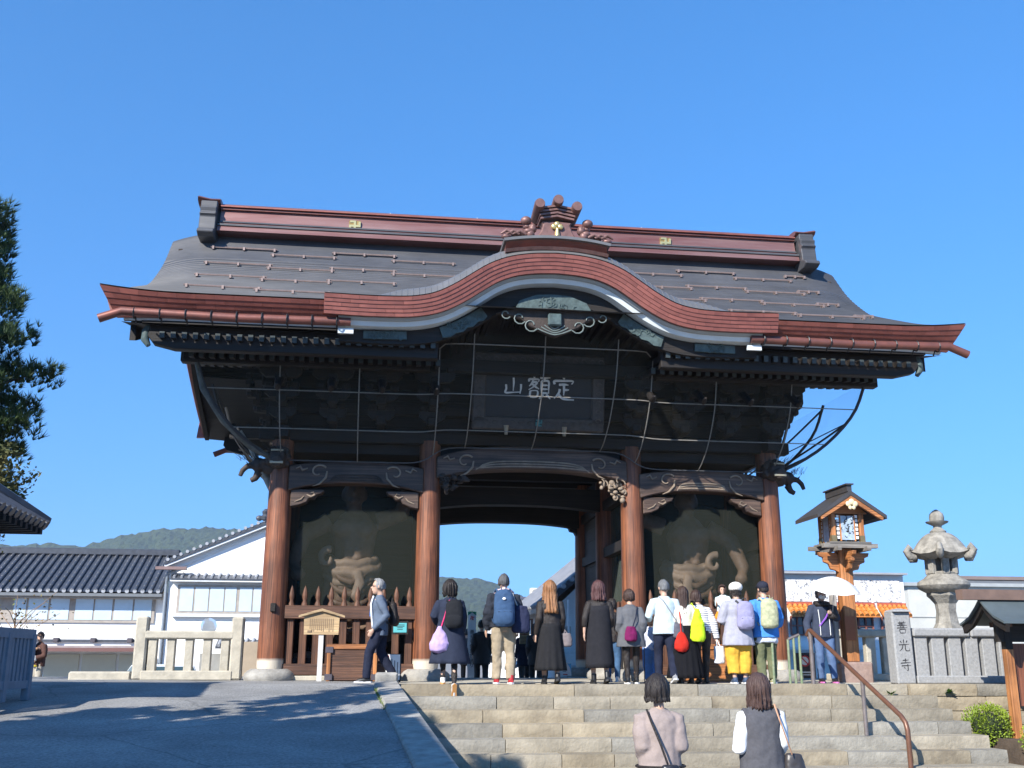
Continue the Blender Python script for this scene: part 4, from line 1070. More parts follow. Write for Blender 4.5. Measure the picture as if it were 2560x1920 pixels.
hx,hy,hz0,hz1=.29,.27,2.575,3.12
for x in (-hx,hx):
    for y in (-hy,hy):
        m=MB(); m.box((x,y,(hz0+hz1)/2),(.09,.09,hz1-hz0),ch=.012); o=m.build('corner_post',ORW,L)
        m=MB(); m.box((x,y,hz0+.06),(.097,.097,.13)); m.build('post_shoe',mat('brass_aged',(.26,.2,.1),.45,.2,8,metal=.5),o)
for (c,d,rz) in (((0,-hy-.01,0),(.27,.02,.46),0),((0,hy+.01,0),(.27,.02,.46),0),((-hx-.01,0,0),(.27,.02,.46),1),((hx+.01,0,0),(.27,.02,.46),1)):
    pz=(hz0+hz1)/2
    m=MB(); m.box((c[0],c[1],pz),(d[0],d[1],d[2]) if not rz else (d[1],d[0],d[2])); pn=m.build('panel',mat('panel_glass_%d'%int(c[0]*10+c[1]*100),(.36,.44,.52),.3,.3,14),L)
    if c[1]<0:
        m=MB(); r=random.Random(2)
        for i in range(26):
            x0,z0=r.uniform(-.1,.1),pz+r.uniform(-.2,.2); a=r.random()*6
            m.tube([(x0+.03*math.cos(a+t),-hy-.025,z0+.035*math.sin(a+t)) for t in (0,.8,1.6,2.4)],[.003,.007,.007,.003],4)
        m.build('fretwork',INK,pn)
    for s_ in (-1,1):
        for k in range(6):
            m=MB(); o_=s_*.19; zz=hz0+.07+k*.08
            if not rz: m.box((o_,c[1],zz+.02),(.05,.018,.055))
            else: m.box((c[0],o_,zz+.02),(.018,.05,.055))
            m.build('pane',PAPER,L)
        m=MB()
        if not rz: m.box((s_*.145,c[1],pz),(.025,.03,.5))
        else: m.box((c[0],s_*.145,pz),(.03,.025,.5))
        m.build('stile',ORW,L)
for y in (-hy,hy):
    m=MB(); m.xz([(-.42,3.12),(.42,3.12),(.0,3.45)],y-.03,y+.03); m.build('gable_board',ORX,L)
for sx in (-1,1):
    m=MB(); m.xz([(0,3.44),(sx*.7,3.0),(sx*.7,3.07),(0,3.53)],-.55,.55); m.build('roof_slope',DARKR,L)
    m=MB(); m.xz([(0,3.34),(sx*.62,2.97),(sx*.64,3.03),(0,3.435)],-.535,-.47); m.build('bargeboard',ORX,L)
    m=MB(); m.xz([(0,3.42),(sx*.6,3.04),(sx*.6,3.055),(0,3.43)],-.46,.5); m.build('roof_lining',BEAMX,L)
m=MB(); m.box((0,.0,3.58),(.1,1.0,.13)); o=m.build('ridge',DARKR,L)
m=MB(); m.box((0,0,3.655),(.16,1.08,.025)); m.build('ridge_cap',DARKR,o)
m=MB()
for x,z,r in ((-.07,3.27,.055),(.07,3.27,.055),(0,3.31,.06),(-.035,3.2,.04),(.035,3.2,.04)): m.ball((x,-.56,z),(r,.02,r),10,5)
m.build('gable_ornament',mat('cream_paint',(.72,.6,.36),.5,.08,6),L,smooth=50)
L.scale=(.95,.95,.965)
# ---- stone lantern behind the fence
SL=thing('stone_lantern','weathered grey stone lantern with curled roof and jewel finial behind the stone fence','lantern',(8.33,0,0))
SLM=mat('lantern_stone',(.25,.235,.205),.9,.4,7,bump=.6,bscale=25,detail=9)
m=MB(); m.lathe([(.62,-.02),(.62,.55),(.5,.62),(.5,.9),(.42,.95)],6,rz=.3); m.build('plinth',SLM,SL,smooth=20)
m=MB(); m.lathe([(.36,.94),(.34,1.0),(.26,1.12),(.22,1.35),(.24,1.5),(.33,1.6),(.40,1.66),(.40,1.72)],6,rz=.3); m.build('shaft',SLM,SL,smooth=20)
m=MB(); m.lathe([(.40,1.72),(.56,1.80),(.60,1.86),(.58,1.93),(.44,2.0),(.34,2.08)],12,rz=.3); m.build('lotus_base',SLM,SL,smooth=30)
for k in range(6):
    a=.3+k*math.pi/3; m=MB(); m.box((.3*math.cos(a),.3*math.sin(a),2.29),(.12,.16,.42),rz=a,ch=.02); m.build('firebox_post',SLM,SL)
m=MB(); m.lathe([(.34,2.06),(.36,2.12),(.3,2.14)],6,rz=.3); m.build('firebox_floor',SLM,SL)
# roof: hexagonal bell with curled corners
m=MB(); n=36
def slr(a,t):
    k=(math.cos((a)*6)*.5+.5)**3; r=lerp(.16,.66,t**.8)*(1+.10*k*t**3)
    z=2.95-.45*t**1.5+.10*k*max(0,t-.75)*4*.6; return (r*math.cos(a),r*math.sin(a),z-.02)
m.grid(lambda u,v:slr(u*2*math.pi,v),n,9); m.grid(lambda u,v:(lambda p:(p[0]*lerp(1,.45,v),p[1]*lerp(1,.45,v),p[2]-.10*math.sin(v*3.14/2)))(slr(u*2*math.pi,1)),n,4)
rf=m.build('roof',SLM,SL,smooth=50)
for k in range(6):
    a=k*math.pi/3; m=MB(); c=Vector((math.cos(a),math.sin(a),0))
    m.tube([c*(.62)+Vector((0,0,2.42)),c*.76+Vector((0,0,2.44)),c*.84+Vector((0,0,2.54)),c*.77+Vector((0,0,2.62)),c*.7+Vector((0,0,2.57))],[.06,.085,.08,.07,.04],8); m.build('curl',SLM,rf,smooth=60)
m=MB(); m.lathe([(.17,2.9),(.19,2.96),(.13,3.0),(.09,3.04),(.1,3.07),(.24,3.13),(.26,3.16),(.16,3.17),(.17,3.24),(.15,3.32),(.08,3.38),(.02,3.41)],12); m.build('finial',SLM,SL,smooth=40)
SL.scale=(.86,.86,.985)
# ---- stone fences
def stone_fence(name,label,x0,x1,y,n,posts=None,h=.93,mt=STONEL,ends=False,pw=.235,base=.12,group='stone fences'):
    t=thing(name,label,'fence',((x0+x1)/2,y,0),group=group); c=(x0+x1)/2
    m=MB(); m.box((0,0,base/2+.005),(x1-x0,.3,base+.01),ch=.015); m.build('base_rail',mt,t)
    half=(x1-x0)/2
    for (a,b) in ((-half,half*.13),(half*.14,half)) if not ends else ((-half,half),):
        m=MB(); m.box(((a+b)/2,0,h-.075),(b-a-.01,.27,.15),ch=.02); m.build('top_rail',mt,t,bevel=.008)
    for i in range(n):
        x=lerp(-half,half,(i+.5)/n); m=MB(); m.box((x,0,(base+h-.15)/2),(pw,.16,h-.15-base+.02),ch=.012); m.build('post',mt,t)
    return t
stone_fence('stone_fence','pale granite post fence on the retaining wall beside the inscribed pillar',6.32,8.2,-2.25,6,mt=STONEGR)
stone_fence('stone_fence','weathered stone fence running behind the lantern post towards the gate',5.95,8.4,.35,7,mt=STONEL,h=.98,pw=.2)
t=stone_fence('stone_fence','low stone fence with two tall end posts beside the gate pillar and asphalt',-7.12,-5.5,.6,5,mt=STONEL,h=.88,ends=True,pw=.15,base=.16)
for x in (-.86,.86):
    m=MB(); m.box((x,-.02,.57),(.22,.22,1.13),ch=.03); m.build('end_post',STONEL,t)
m=MB(); m.box((-7.9,.9,.05),(1.1,.3,.2),ch=.03); tag(m.build('stone_block',STONEL),'long low stone block lying beside the end post of the stone fence','stone')
# ---- inscribed stone pillar
MP=thing('inscribed_pillar','square grey granite pillar carved with three characters beside the steps','pillar',(6.12,-2.32,0)); MP.rotation_euler.y=-.012
m=MB(); m.box((0,.05,.60),(.34,.3,1.22),ch=.02); m.build('shaft',STONEGR,MP,bevel=.006)
m=MB(); m.lathe([(.235,1.2),(.21,1.23),(.03,1.26)],4,rz=math.pi/4); m.build('cap',STONEGR,MP)
ZEN=[[(.32,1.0),(.38,.92)],[(.68,1.0),(.6,.92)],[(.16,.88),(.5,.89),(.84,.9)],[(.25,.78),(.5,.79),(.76,.79)],[(.5,.95),(.5,.7),(.5,.5)],[(.08,.67),(.5,.68),(.92,.69)],[(.34,.62),(.38,.54)],[(.66,.62),(.6,.54)],[(.04,.48),(.5,.49),(.96,.5)],[(.26,.36),(.28,.2),(.3,.06)],[(.26,.36),(.55,.37),(.76,.36),(.72,.06)],[(.3,.08),(.72,.08)]]
KOU=[[(.5,1.0),(.5,.8),(.5,.6)],[(.2,.88),(.3,.7)],[(.8,.9),(.68,.7)],[(.06,.56),(.5,.58),(.95,.6)],[(.4,.55),(.34,.3),(.08,.06)],[(.6,.55),(.6,.25),(.66,.1),(.95,.1),(.95,.25)]]
JI=[[(.25,.86),(.5,.87),(.76,.88)],[(.5,1.0),(.5,.82),(.5,.66)],[(.06,.64),(.5,.66),(.95,.68)],[(.12,.42),(.5,.44),(.92,.45)],[(.66,.56),(.66,.25),(.64,.06),(.52,.1)],[(.34,.32),(.42,.2)]]
for k,(c,z) in enumerate(((ZEN,.93),(KOU,.63),(JI,.31))): brush(c,.0,z,.21,MP,'character',-.102,INK,.075)
# ---- handrail
HR=thing('handrail','brown metal pipe handrail beside the stone steps','handrail',(4.36,-2.62,0))
HB=mat('brown_pipe',(.16,.075,.045),.4,.15,10,metal=.3); HG=mat('grey_pipe',(.20,.17,.16),.4,.2,10,metal=.4)
a=Vector((4.36,-2.62,.87)); b=Vector((4.62,-5.05,-.42)); 
def hp(m,name,mt): 
    o=m.build(name,mt,HR,smooth=40); o.location=-HR.location; return o
m=MB(); m.tube([a+Vector((-.02,.12,-.08)),a+Vector((0,.05,0)),a,a.lerp(b,.5),b+Vector((0,.05,.03)),b+Vector((.01,-.05,-.06)),b+Vector((.015,-.08,-.16)),(4.635,-5.13,-.7),(4.635,-5.13,-1.1)],.036,10); hp(m,'rail',HB)
m=MB(); m.tube([(4.36,-2.6,0),(4.36,-2.6,.85)],.036,10); hp(m,'post',HG)
c=a.lerp(b,.60); m=MB(); m.tube([(c.x,c.y,-RISE*4+.002),(c.x,c.y,c.z-.02)],.033,10); hp(m,'post',HG)
# ---- green railings at the stair head
GRP=mat('green_pipe',(.12,.19,.10),.5,.3,20,col2=(.26,.27,.17))
GR=thing('pipe_barrier','low green metal pipe barrier standing at the stair head','barrier',(4.0,-2.5,0))
pts=[]
for i,(x,h) in enumerate(((3.72,.66),(4.0,.72),(4.1,.76),(4.2,.80))):
    m=MB(); m.tube([(x-4.0,0,0),(x-4.0,0,h)],.022,8); m.build('post',GRP,GR,smooth=40); pts.append((x-4.0,0,h))
m=MB(); m.tube(pts[1:],.024,8); m.build('top_rail',HG,GR,smooth=40)
# ---- black no-entry sign board behind the barrier
BS=thing('prohibition_sign','black standing sign with red no-smoking ring beside the gate pillar','sign',(5.73,1.0,0))
m=MB(); m.box((0,0,.28),(.46,.03,.5),ch=.01); m.build('board',mat('black_board',(.03,.03,.04),.5,.1,4),BS)
m=MB(); m.tube([(.1*math.cos(i*.5236),-.025,.37+.1*math.sin(i*.5236)) for i in range(13)],.014,6); m.tube([(-.07,-.025,.44),(.07,-.025,.30)],.012,6); m.build('ring',REDP,BS)
m=MB(); m.xz([(.085*math.cos(i*.628),.37+.085*math.sin(i*.628)) for i in range(10)],-.018,-.022); m.build('disc',PAPER,BS)
m=MB(); m.box((0,-.019,.15),(.34,.008,.028)); m.box((.02,-.019,.1),(.26,.008,.02)); m.build('lettering',PAPER,BS)
# ---- roofed notice board at the right edge
NB=thing('roofed_board','wooden notice board with green-grey copper roof and orange posts above the shrubs','notice board',(7.0,-4.0,-.78))
m=MB(); m.box((.02,0,.66),(.13,.13,1.36),ch=.01); m.build('post',ORW,NB)
m=MB(); m.box((.02,0,1.6),(.12,.12,.55)); m.build('post_head',BEAMZ,NB)
m=MB(); m.box((.95,.05,.95),(1.75,.05,.95)); m.build('board',wood('board_red',(.16,.055,.03),(.28,.10,.05),.6,'z'),NB)
m=MB(); m.box((1.95,0,.9),(.13,.13,1.9)); m.build('post',ORW,NB)
m=MB(); m.box((.95,0,1.62),(2.2,.1,.34)); m.build('head_beam',BEAMX,NB)
RFM=mat('verdigris_sheet',(.10,.125,.13),.5,.15,3,metal=.25)
prof=[(0,2.12),(.15,1.99),(.35,1.85),(.62,1.75)]
for s_ in (-1,1):
    m=MB(); m.yz([(-s_*a,b) for a,b in prof]+[(-s_*a,b-.035) for a,b in prof[::-1]],-.38,2.6); m.build('roof_slope',RFM,NB,smooth=30)
    m=MB(); m.yz([(-s_*a,b-.04) for a,b in prof]+[(-s_*a*.95,b-.16) for a,b in prof[::-1]],-.34,-.28); m.build('bargeboard',BEAMY,NB)
m=MB(); m.yz([(-.09,2.1),(.09,2.1),(.11,2.26),(-.11,2.26)],-.7,2.7); m.build('ridge',mat('ridge_brown',(.17,.11,.085),.6,.2,4),NB)
m=MB(); m.box((-.05,0,1.72),(.08,.5,.08)); m.build('tie',FENCEX,NB)
m=MB(); m.box((-.05,0,1.92),(.07,.25,.07)); m.build('tie',FENCEX,NB)
m=MB(); m.box((1.3,.0,-.28),(3.2,2.4,.56)); m.V=[(x+7.0,y-3.3,z-.78) for x,y,z in m.V]; struct(m.build('planting_bed',mat('soil',(.09,.065,.045),.95,.3,8,bump=.5,bscale=30)))
# ---- wooden notice (kosatsu) and offering boxes
KN=thing('wooden_notice','small pale wooden notice with gabled top on a white post by the left statue bay','notice',(-3.86,-.75,0))
m=MB(); m.box((0,.03,.42),(.085,.06,.84)); m.build('post',mat('white_post',(.55,.54,.52),.7,.1,6),KN)
m=MB(); m.xz([(-.30,.80),(.30,.80),(.31,1.12),(0,1.2),(-.31,1.12)],-.02,.01); bd=m.build('board',PINEW,KN)
for s_ in (-1,1):
    m=MB(); m.xz([(0,1.2),(s_*.4,1.09),(s_*.4,1.125),(0,1.245)],-.07,.05); m.build('cap',PINEW,KN)
m=MB(); r=random.Random(1)
for i in range(13):
    x=-.2+.4*i/12; L_=r.uniform(.16,.24); m.box((x,-.0225,1.07-L_/2),(.011,.004,L_))
m.box((-.2,-.0225,.85),(.08,.004,.04)); m.build('writing',mat('faded_ink',(.22,.15,.09),.8,.1,5),bd)
def offering(label,loc,w,h=.6):
    t=thing('offering_box',label,'offering box',loc,group='wooden offering boxes'); d=.5
    m=MB(); m.box((0,0,h/2),(w,d,h-.04),ch=.01); m.build('body',FENCEX if loc[0]<0 else ORX,t)
    m=MB(); m.box((0,-d/2+.02,h-.01),(w+.1,.09,.09),ch=.01); m.box((0,d/2-.02,h-.01),(w+.1,.09,.09),ch=.01); m.build('rim',ORX,t)
    for i in range(9):
        m=MB(); m.box((lerp(-w/2,w/2,(i+.5)/9),0,h-.02),(.045,d-.08,.04)); m.build('slat',FENCEW,t)
    for x in (-w/2,w/2):
        m=MB(); m.box((x,-d/2,h/2),(.07,.07,h-.02),ch=.008); m.build('corner_post',ORW,t)
        for z in (.08,h-.06):
            m=MB(); m.box((x,-d/2-.004,z),(.13,.075,.1)); m.build('iron_corner',mat('iron_corner',(.07,.06,.075),.6,.2,9),t)
    return t
offering('wooden offering box with iron corners in front of the bay with the notice board',(-3.3,-.62,0),.8)
offering('orange wooden offering box in front of the bay beside the lantern post',(3.1,-.72,0),1.1,.62)
WS=thing('white_sign','small white standing sign with handwritten lines beside the kerb block','sign',(-2.60,-1.3,0))
m=MB(); m.box((0,0,.25),(.24,.02,.42)); m.build('panel',PAPER,WS)
m=MB(); m.box((0,.015,.24),(.28,.015,.46)); m.build('frame',IRON,WS)
for x in (-.12,.12):
    m=MB(); m.box((x,.02,.03),(.02,.03,.06)); m.build('foot',IRON,WS)
m=MB()
for i in range(4): m.box((-.07+.05*i,-.012,.27-.01*i),(.016,.003,.28-.03*i))
m.build('writing',mat('grey_ink',(.2,.2,.2),.8,.1,5),WS)
m=MB(); m.box((-.09,-.012,.43),(.04,.003,.03)); m.build('red_mark',REDP,WS)
TS=thing('teal_sign','small teal notice in a brown frame fixed on the fence rail','notice',(-2.47,-.2,.84))
m=MB(); m.box((0,0,.1),(.3,.03,.24)); m.build('frame',BEAMX,TS)
m=MB(); m.box((0,-.02,.1),(.24,.012,.17)); m.build('panel',mat('teal_panel',(.10,.42,.44),.5,.06,5),TS)
m=MB()
for z in (.15,.125,.1,.07): m.box((0,-.0275,z),(.16 if z>.1 else .1,.003,.01))
m.build('writing',INK,TS)
m=MB(); m.tube([(.06,0,-.02),(.06,0,-.0)],.03,6); m.build('clip',IRON,TS)
# ---- shrubs
def leafball(name,label,c,r,n,leaf,mt,seed,core=None,group=None,cat='shrub'):
    rr=random.Random(seed); t=thing(name,label,cat,(c[0],c[1],c[2]-r[2]),group=group); m=MB()
    ph=[rr.uniform(0,6) for _ in range(6)]
    for i in range(n):
        a=rr.uniform(0,6.283); u=rr.uniform(-1,1); s=math.sqrt(1-u*u); d=Vector((s*math.cos(a),s*math.sin(a),u))
        k=1+.10*math.sin(3*a+ph[0]+2*u)+.08*math.sin(7*a+ph[1])*math.cos(5*u+ph[2])+.05*math.sin(13*a+9*u)
        rad=k*rr.uniform(.8,1.02)
        p=Vector((d.x*r[0],d.y*r[1],d.z*r[2]+r[2]))*1.0; p=Vector((d.x*r[0]*rad,d.y*r[1]*rad,d.z*r[2]*rad+r[2]))
        q=(d+Vector((rr.uniform(-1,1),rr.uniform(-1,1),rr.uniform(-.3,1)))*.8).normalized(); w=q.cross(Vector((rr.uniform(-1,1),rr.uniform(-1,1),rr.uniform(-1,1)))).normalized()
        l=leaf*rr.uniform(.7,1.3)
        m.add([p,p+q*l*.5+w*l*.3,p+q*l,p+q*l*.5-w*l*.3],[(0,1,2,3)])
    o=m.build('foliage',mt,t); o['kind']='stuff'
    m=MB(); m.ball((0,0,r[2]*.95),(r[0]*.72,r[1]*.72,r[2]*.72),10,8); 
    for k in range(4): m.tube([(0,0,-.0),(.5*r[0]*math.cos(k*1.6),.5*r[1]*math.sin(k*1.6),r[2])],[.03,.01],5)
    m.build('stem',mat('shrub_core',(.02,.03,.008),.95,.3,5),t)
    return t
SHR=mat('shrub_leaf',(.13,.20,.018),.55,.45,4,spec=.3,rnd=.0,col2=(.24,.31,.03))
leafball('clipped_shrub','rounded bright green clipped shrub in front of the orange board post',(7.25,-5.0,-.72),(.62,.55,.34),9000,.035,SHR,1)
leafball('clipped_shrub','small green shrub at the foot of the retaining wall beside the board post',(6.75,-3.7,-.62),(.36,.35,.32),4000,.035,SHR,2)
# ================================================================ people and what they carry
SKIN=mat('skin',(.50,.31,.22),.55,.08,8)
CL={}
def cloth(name,col,rough=.95,var=.12,scale=14,col2=None):
    if name not in CL: CL[name]=mat('cloth_'+name,col,rough,var,scale,bump=.07,bscale=90,col2=col2,spec=.04)
    return CL[name]
def hairmat(name,col):
    if name not in CL: CL[name]=mat('hair_'+name,[c*.55 for c in col],.5,.3,5,col2=[c*1.15 for c in col],stretch=(16,16,1.0),bump=.6,bscale=9,spec=.35)
    return CL[name]
HBLK=hairmat('black',(.028,.022,.02)); HDBR=hairmat('darkbrown',(.06,.035,.028)); HBRN=hairmat('brown',(.30,.14,.06)); HGRY=hairmat('grey',(.30,.30,.30)); HSLT=hairmat('slate',(.10,.10,.105))
BLACKC=cloth('black',(.014,.014,.016)); NAVY=cloth('navy',(.022,.026,.045)); DKGREY=cloth('charcoal',(.06,.062,.07))
SHOEB=mat('shoe_black',(.015,.015,.016),.45,.1,8); SHOEW=mat('shoe_white',(.72,.72,.72),.6,.06,8); SHOEO=mat('shoe_orange',(.45,.20,.03),.5,.1,8); SOLE=mat('sole_gum',(.55,.27,.09),.6,.08,8); SHOEY=mat('shoe_yellow',(.65,.52,.05),.6,.08,8); SHOER=mat('shoe_red',(.42,.03,.035),.5,.1,8); SHOEN=mat('shoe_navy',(.05,.08,.14),.6,.1,8)
V3=Vector
def catm(pts,rad,k=4):
    P=[V3(p) for p in pts]; n=len(P); o=[];r=[]
    for i in range(n-1):
        for j in range(k):
            t=j/k; p0,p1,p2,p3=P[max(i-1,0)],P[i],P[i+1],P[min(i+2,n-1)]
            o.append(.5*((2*p1)+(p2-p0)*t+(2*p0-5*p1+4*p2-p3)*t*t+(3*p1-p0-3*p2+p3)*t**3)); r.append(lerp(rad[i],rad[i+1],t))
    o.append(P[-1]); r.append(rad[-1]); return o,r
class Pose:
    def __init__(s,H=1.65,lean=0,walk=0,turn=0,tilt=0,wide=1.0,**j):
        s.k=H/1.7; s.lean=lean; s.turn=turn; s.tilt=tilt; s.wide=wide
        w=walk*.2; s.J=dict(lh=(-.09,0,.88),rh=(.09,0,.88),lk=(-.10,.04+w*.7,.48),rk=(.10,.04-w*.35,.48),la=(-.095,w,.075),ra=(.095,-w*1.15,.075),
          ls=(-.17*wide,0,1.335),rs=(.17*wide,0,1.335),le=(-.212*wide,-.05-w*.3,1.09),re=(.212*wide,-.05+w*.3,1.09),lw=(-.21*wide,.07-w*.6,.86),rw=(.21*wide,.07+w*.6,.86),neck=(0,-.01,1.42),head=(0,.025,1.575))
        s.lp=s.rp=0.
        if walk>.3: s.rp=.5*walk; a=s.J['ra']; s.J['ra']=(a[0],a[1],a[2]+.07*walk)
        if walk<-.3: s.lp=-.5*walk; a=s.J['la']; s.J['la']=(a[0],a[1],a[2]-.07*walk)
        s.lp=j.pop('lp',s.lp); s.rp=j.pop('rp',s.rp)
        s.J.update(j)
    def __getitem__(s,n): return s.up(V3(s.J[n]))
    def up(s,p):
        p=V3(p)
        if p.z>.88: p.y+=s.lean*(p.z-.88); p.z-=abs(s.lean)*.18*(p.z-.88)
        return p*s.k
    def legs_up(s,p): return V3(p)*s.k
def hand(m,w,d,k,side):
    d=d.normalized(); sd=d.cross(V3((0,0,1))); sd=sd.normalized() if sd.length>.1 else V3((1,0,0)); nrm=sd.cross(d)
    rot=Matrix((sd,nrm,d)).transposed()
    m.ball(w+d*.045*k,(.022*k,.04*k,.05*k),8,6,rot)
    for i in range(4):
        b=w+d*.085*k+nrm*(-.03+.02*i)*k; l=(.06,.07,.066,.052)[i]*k
        m.tube([b-d*.02*k,b+d*l*.5+sd*.004*k,b+d*l*.85+sd*.022*k*-side],[.0095*k,.009*k,.007*k],6)
    m.tube([w+d*.03*k+nrm*.032*k,w+d*.06*k+nrm*.055*k,w+d*.095*k+nrm*.058*k],[.012*k,.011*k,.008*k],6)
def body(p,t,shins=True,hands=True):
    k=p.k; m=MB(); u=p.up
    pts=[u((0,0,.80)),u((0,0,.95)),u((0,.01,1.1)),u((0,.01,1.24)),u((0,0,1.35)),u((0,-.01,1.41))]
    m.tube(pts,[x*k for x in(.15,.155,.125,.15,.15,.06)],12,ell=.66,up=(1,0,0))
    h=p['head']; nk=p['neck']
    m.tube([nk-V3((0,0,.06*k)),nk+V3((0,0,.03*k)),h-V3((0,0,.05*k))],[.062*k,.053*k,.052*k],9)
    for a in 'lr':
        A,B,C=p[a+'s'],p[a+'e'],p[a+'w']
        m.tube([A+V3((0,0,.0)),A.lerp(B,.35),B,B.lerp(C,.3),C],[.052*k,.046*k,.038*k,.037*k,.025*k],8)
        if hands: hand(m,C,(C-B).normalized()*.7+V3((0,0,-.3)),k,-1 if a=='l' else 1)
        A,B,C=[p.legs_up(p.J[a+q]) for q in 'hka']
        m.tube([A,A.lerp(B,.3),B,B.lerp(C,.28),C,C-V3((0,0,.045*k))],[.088*k,.078*k,.052*k,.052*k,.036*k,.034*k],9)
        m.tube([C+V3((0,-.02,-.02))*k,C+V3((0,.08,-.045))*k,C+V3((0,.15,-.055))*k],[.034*k,.03*k,.018*k],7)
    HS=1.13
    rz=Matrix.Rotation(p.turn,3,'Z')@Matrix.Rotation(p.tilt,3,'X'); R3=rz
    def hb(o,r): m.ball(h+R3@(V3(o)*k*HS),[q*k*HS for q in r],11,8,R3)
    hb((0,-.005,.012),(.073,.09,.10)); hb((0,.03,-.05),(.052,.055,.065)); hb((0,.052,-.085),(.03,.03,.025)); hb((0,.095,-.012),(.012,.018,.02)); hb((0,.085,-.05),(.022,.012,.012))
    for x in (-.074,.074): hb((x,-.005,-.005),(.012,.02,.03))
    o=m.build('body',SKIN,t); remesh(o,.0115*max(k,.7),2); p.R3=R3
    m=MB(); rr=R3
    for x in (-.03,.03):
        m.ball(h+rr@(V3((x,.088,.012))*k),[.011*k,.008*k,.006*k],6,4,rr); m.tube([h+rr@(V3((x-.016,.095,.034))*k),h+rr@(V3((x+.016,.095,.034))*k)],.004*k,4)
    m.build('eyes',HBLK,o,smooth=60)
    return o
def top(p,t,mt,hem=.85,sleeve=1.0,bulk=.0,flare=.0,name='jacket',srad=1.0,neckr=.085,disp=(.016,.12),open_=False):
    k=p.k; m=MB(); u=p.up
    zs=[hem,lerp(hem,1.1,.5) if hem<1.0 else hem+.03,1.12,1.26,1.34,1.395,1.435]; 
    if hem<.7: zs=[hem,.75,.95,1.12,1.26,1.34,1.395,1.435]
    rad=[]
    for z in zs:
        b=interp(z,[(.5,.19+flare*1.6),(.8,.18+flare),(.95,.172+flare*.5),(1.12,.155),(1.26,.168),(1.34,.145),(1.395,.10),(1.435,neckr*.85)])+bulk*(1 if z<1.36 else .4); rad.append(b*k)
    P,Rr=catm([u((0,0.0 if z<1.3 else -.005,z)) for z in zs],rad,3)
    m.tube(P,Rr,16,ell=.72,up=(1,0,0))
    for a in 'lr':
        A,B,C=p[a+'s'],p[a+'e'],p[a+'w']
        e=A.lerp(B,min(1,sleeve*2)) if sleeve<=.5 else B.lerp(C,(sleeve-.5)*2)
        pts=[A+(V3((0,0,1.38))*k-A)*.25*V3((1,1,1)).x if False else A.lerp(p.up((0,0,1.36)),.35),A]; r=[.062*k,(.064+bulk*.45)*k]
        if sleeve>0:
            pts+= [A.lerp(B,.5)]; r+=[(.062+bulk*.5)*k*lerp(1,srad,.6)]
            if sleeve>.5: pts+=[B,B.lerp(C,.5)]; r+=[(.055+bulk*.5)*k*srad,(.05+bulk*.4)*k*srad]
            pts+=[e]; r+=[(.042+bulk*.3)*k*srad]
        m.tube(pts,r,10)
    o=m.build(name,mt,t); remesh(o,.015*max(k,.75),3,disp); return o
def trousers(p,t,mt,wide=1.0,hemz=.09,name='trousers',waist=.98,disp=(.02,.1)):
    k=p.k; m=MB()
    m.tube([p.up((0,0,waist)),V3((0,0,.9))*k,V3((0,0,.80))*k],[.165*k,.17*k,.15*k],14,ell=.74,up=(1,0,0))
    for a in 'lr':
        A,B,C=[p.legs_up(p.J[a+q]) for q in 'hka']; e=C+(B-C).normalized()*(hemz-.09)*k
        m.tube([A,A.lerp(B,.4),B,B.lerp(e,.5),e],[.105*k*lerp(1,wide,.5),.095*k*lerp(1,wide,.7),.072*k*wide,.066*k*wide,.058*k*wide],11)
    o=m.build(name,mt,t); remesh(o,.015*max(k,.75),3,disp); return o
def skirt(p,t,mt,z0=1.0,hem=.3,r0=.16,r1=.26,name='skirt',pleat=11,amp=.06,sway=0):
    k=p.k; m=MB()
    def fn(u_,v):
        a=u_*2*math.pi; z=lerp(z0,hem,v); r=lerp(r0,r1,v**.85)*(1+amp*v*math.sin(a*pleat+math.sin(a*3)*1.2)+.03*v*math.sin(a*4+1))
        return p.legs_up((r*math.cos(a)*1.0,r*.78*math.sin(a)+sway*v*v,z))
    m.grid(fn,72,12); o=m.build(name,mt,t,smooth=70); s_=o.modifiers.new('s','SOLIDIFY'); s_.thickness=.01; return o
def shoes(p,t,mt,sole=None,boot=0):
    k=p.k
    for a,pi in (('l',p.lp),('r',p.rp)):
        C=p.legs_up(p.J[a+'a']); m=MB(); rx=Matrix.Rotation(-pi,3,'X')
        def q(y,z): return C+rx@(V3((0,y,z))*k)
        m.tube([q(-.065,-.03),q(-.03,-.025),q(.04,-.03),q(.12,-.042),q(.185,-.052)],[.03*k,.046*k,.046*k,.04*k,.016*k],9,ell=.95)
        m.tube([q(-.02,-.02),q(-.015,.03+boot)],[.045*k,.046*k],8)
        o=m.build('shoe',mt,t,smooth=60)
        m=MB(); pts=[(-.10,-.0),(-.07,.04),(.03,.035),(.12,.048),(.18,.03),(.205,0),(.18,-.03),(.12,-.045),(.03,-.035),(-.07,-.04)]
        f0=lambda y,x:C+rx@(V3((x,y,-.075))*k); f1=lambda y,x:C+rx@(V3((x,y,-.05))*k)
        m.prism(pts,f0,f1); m.build('sole',sole or mt,o)
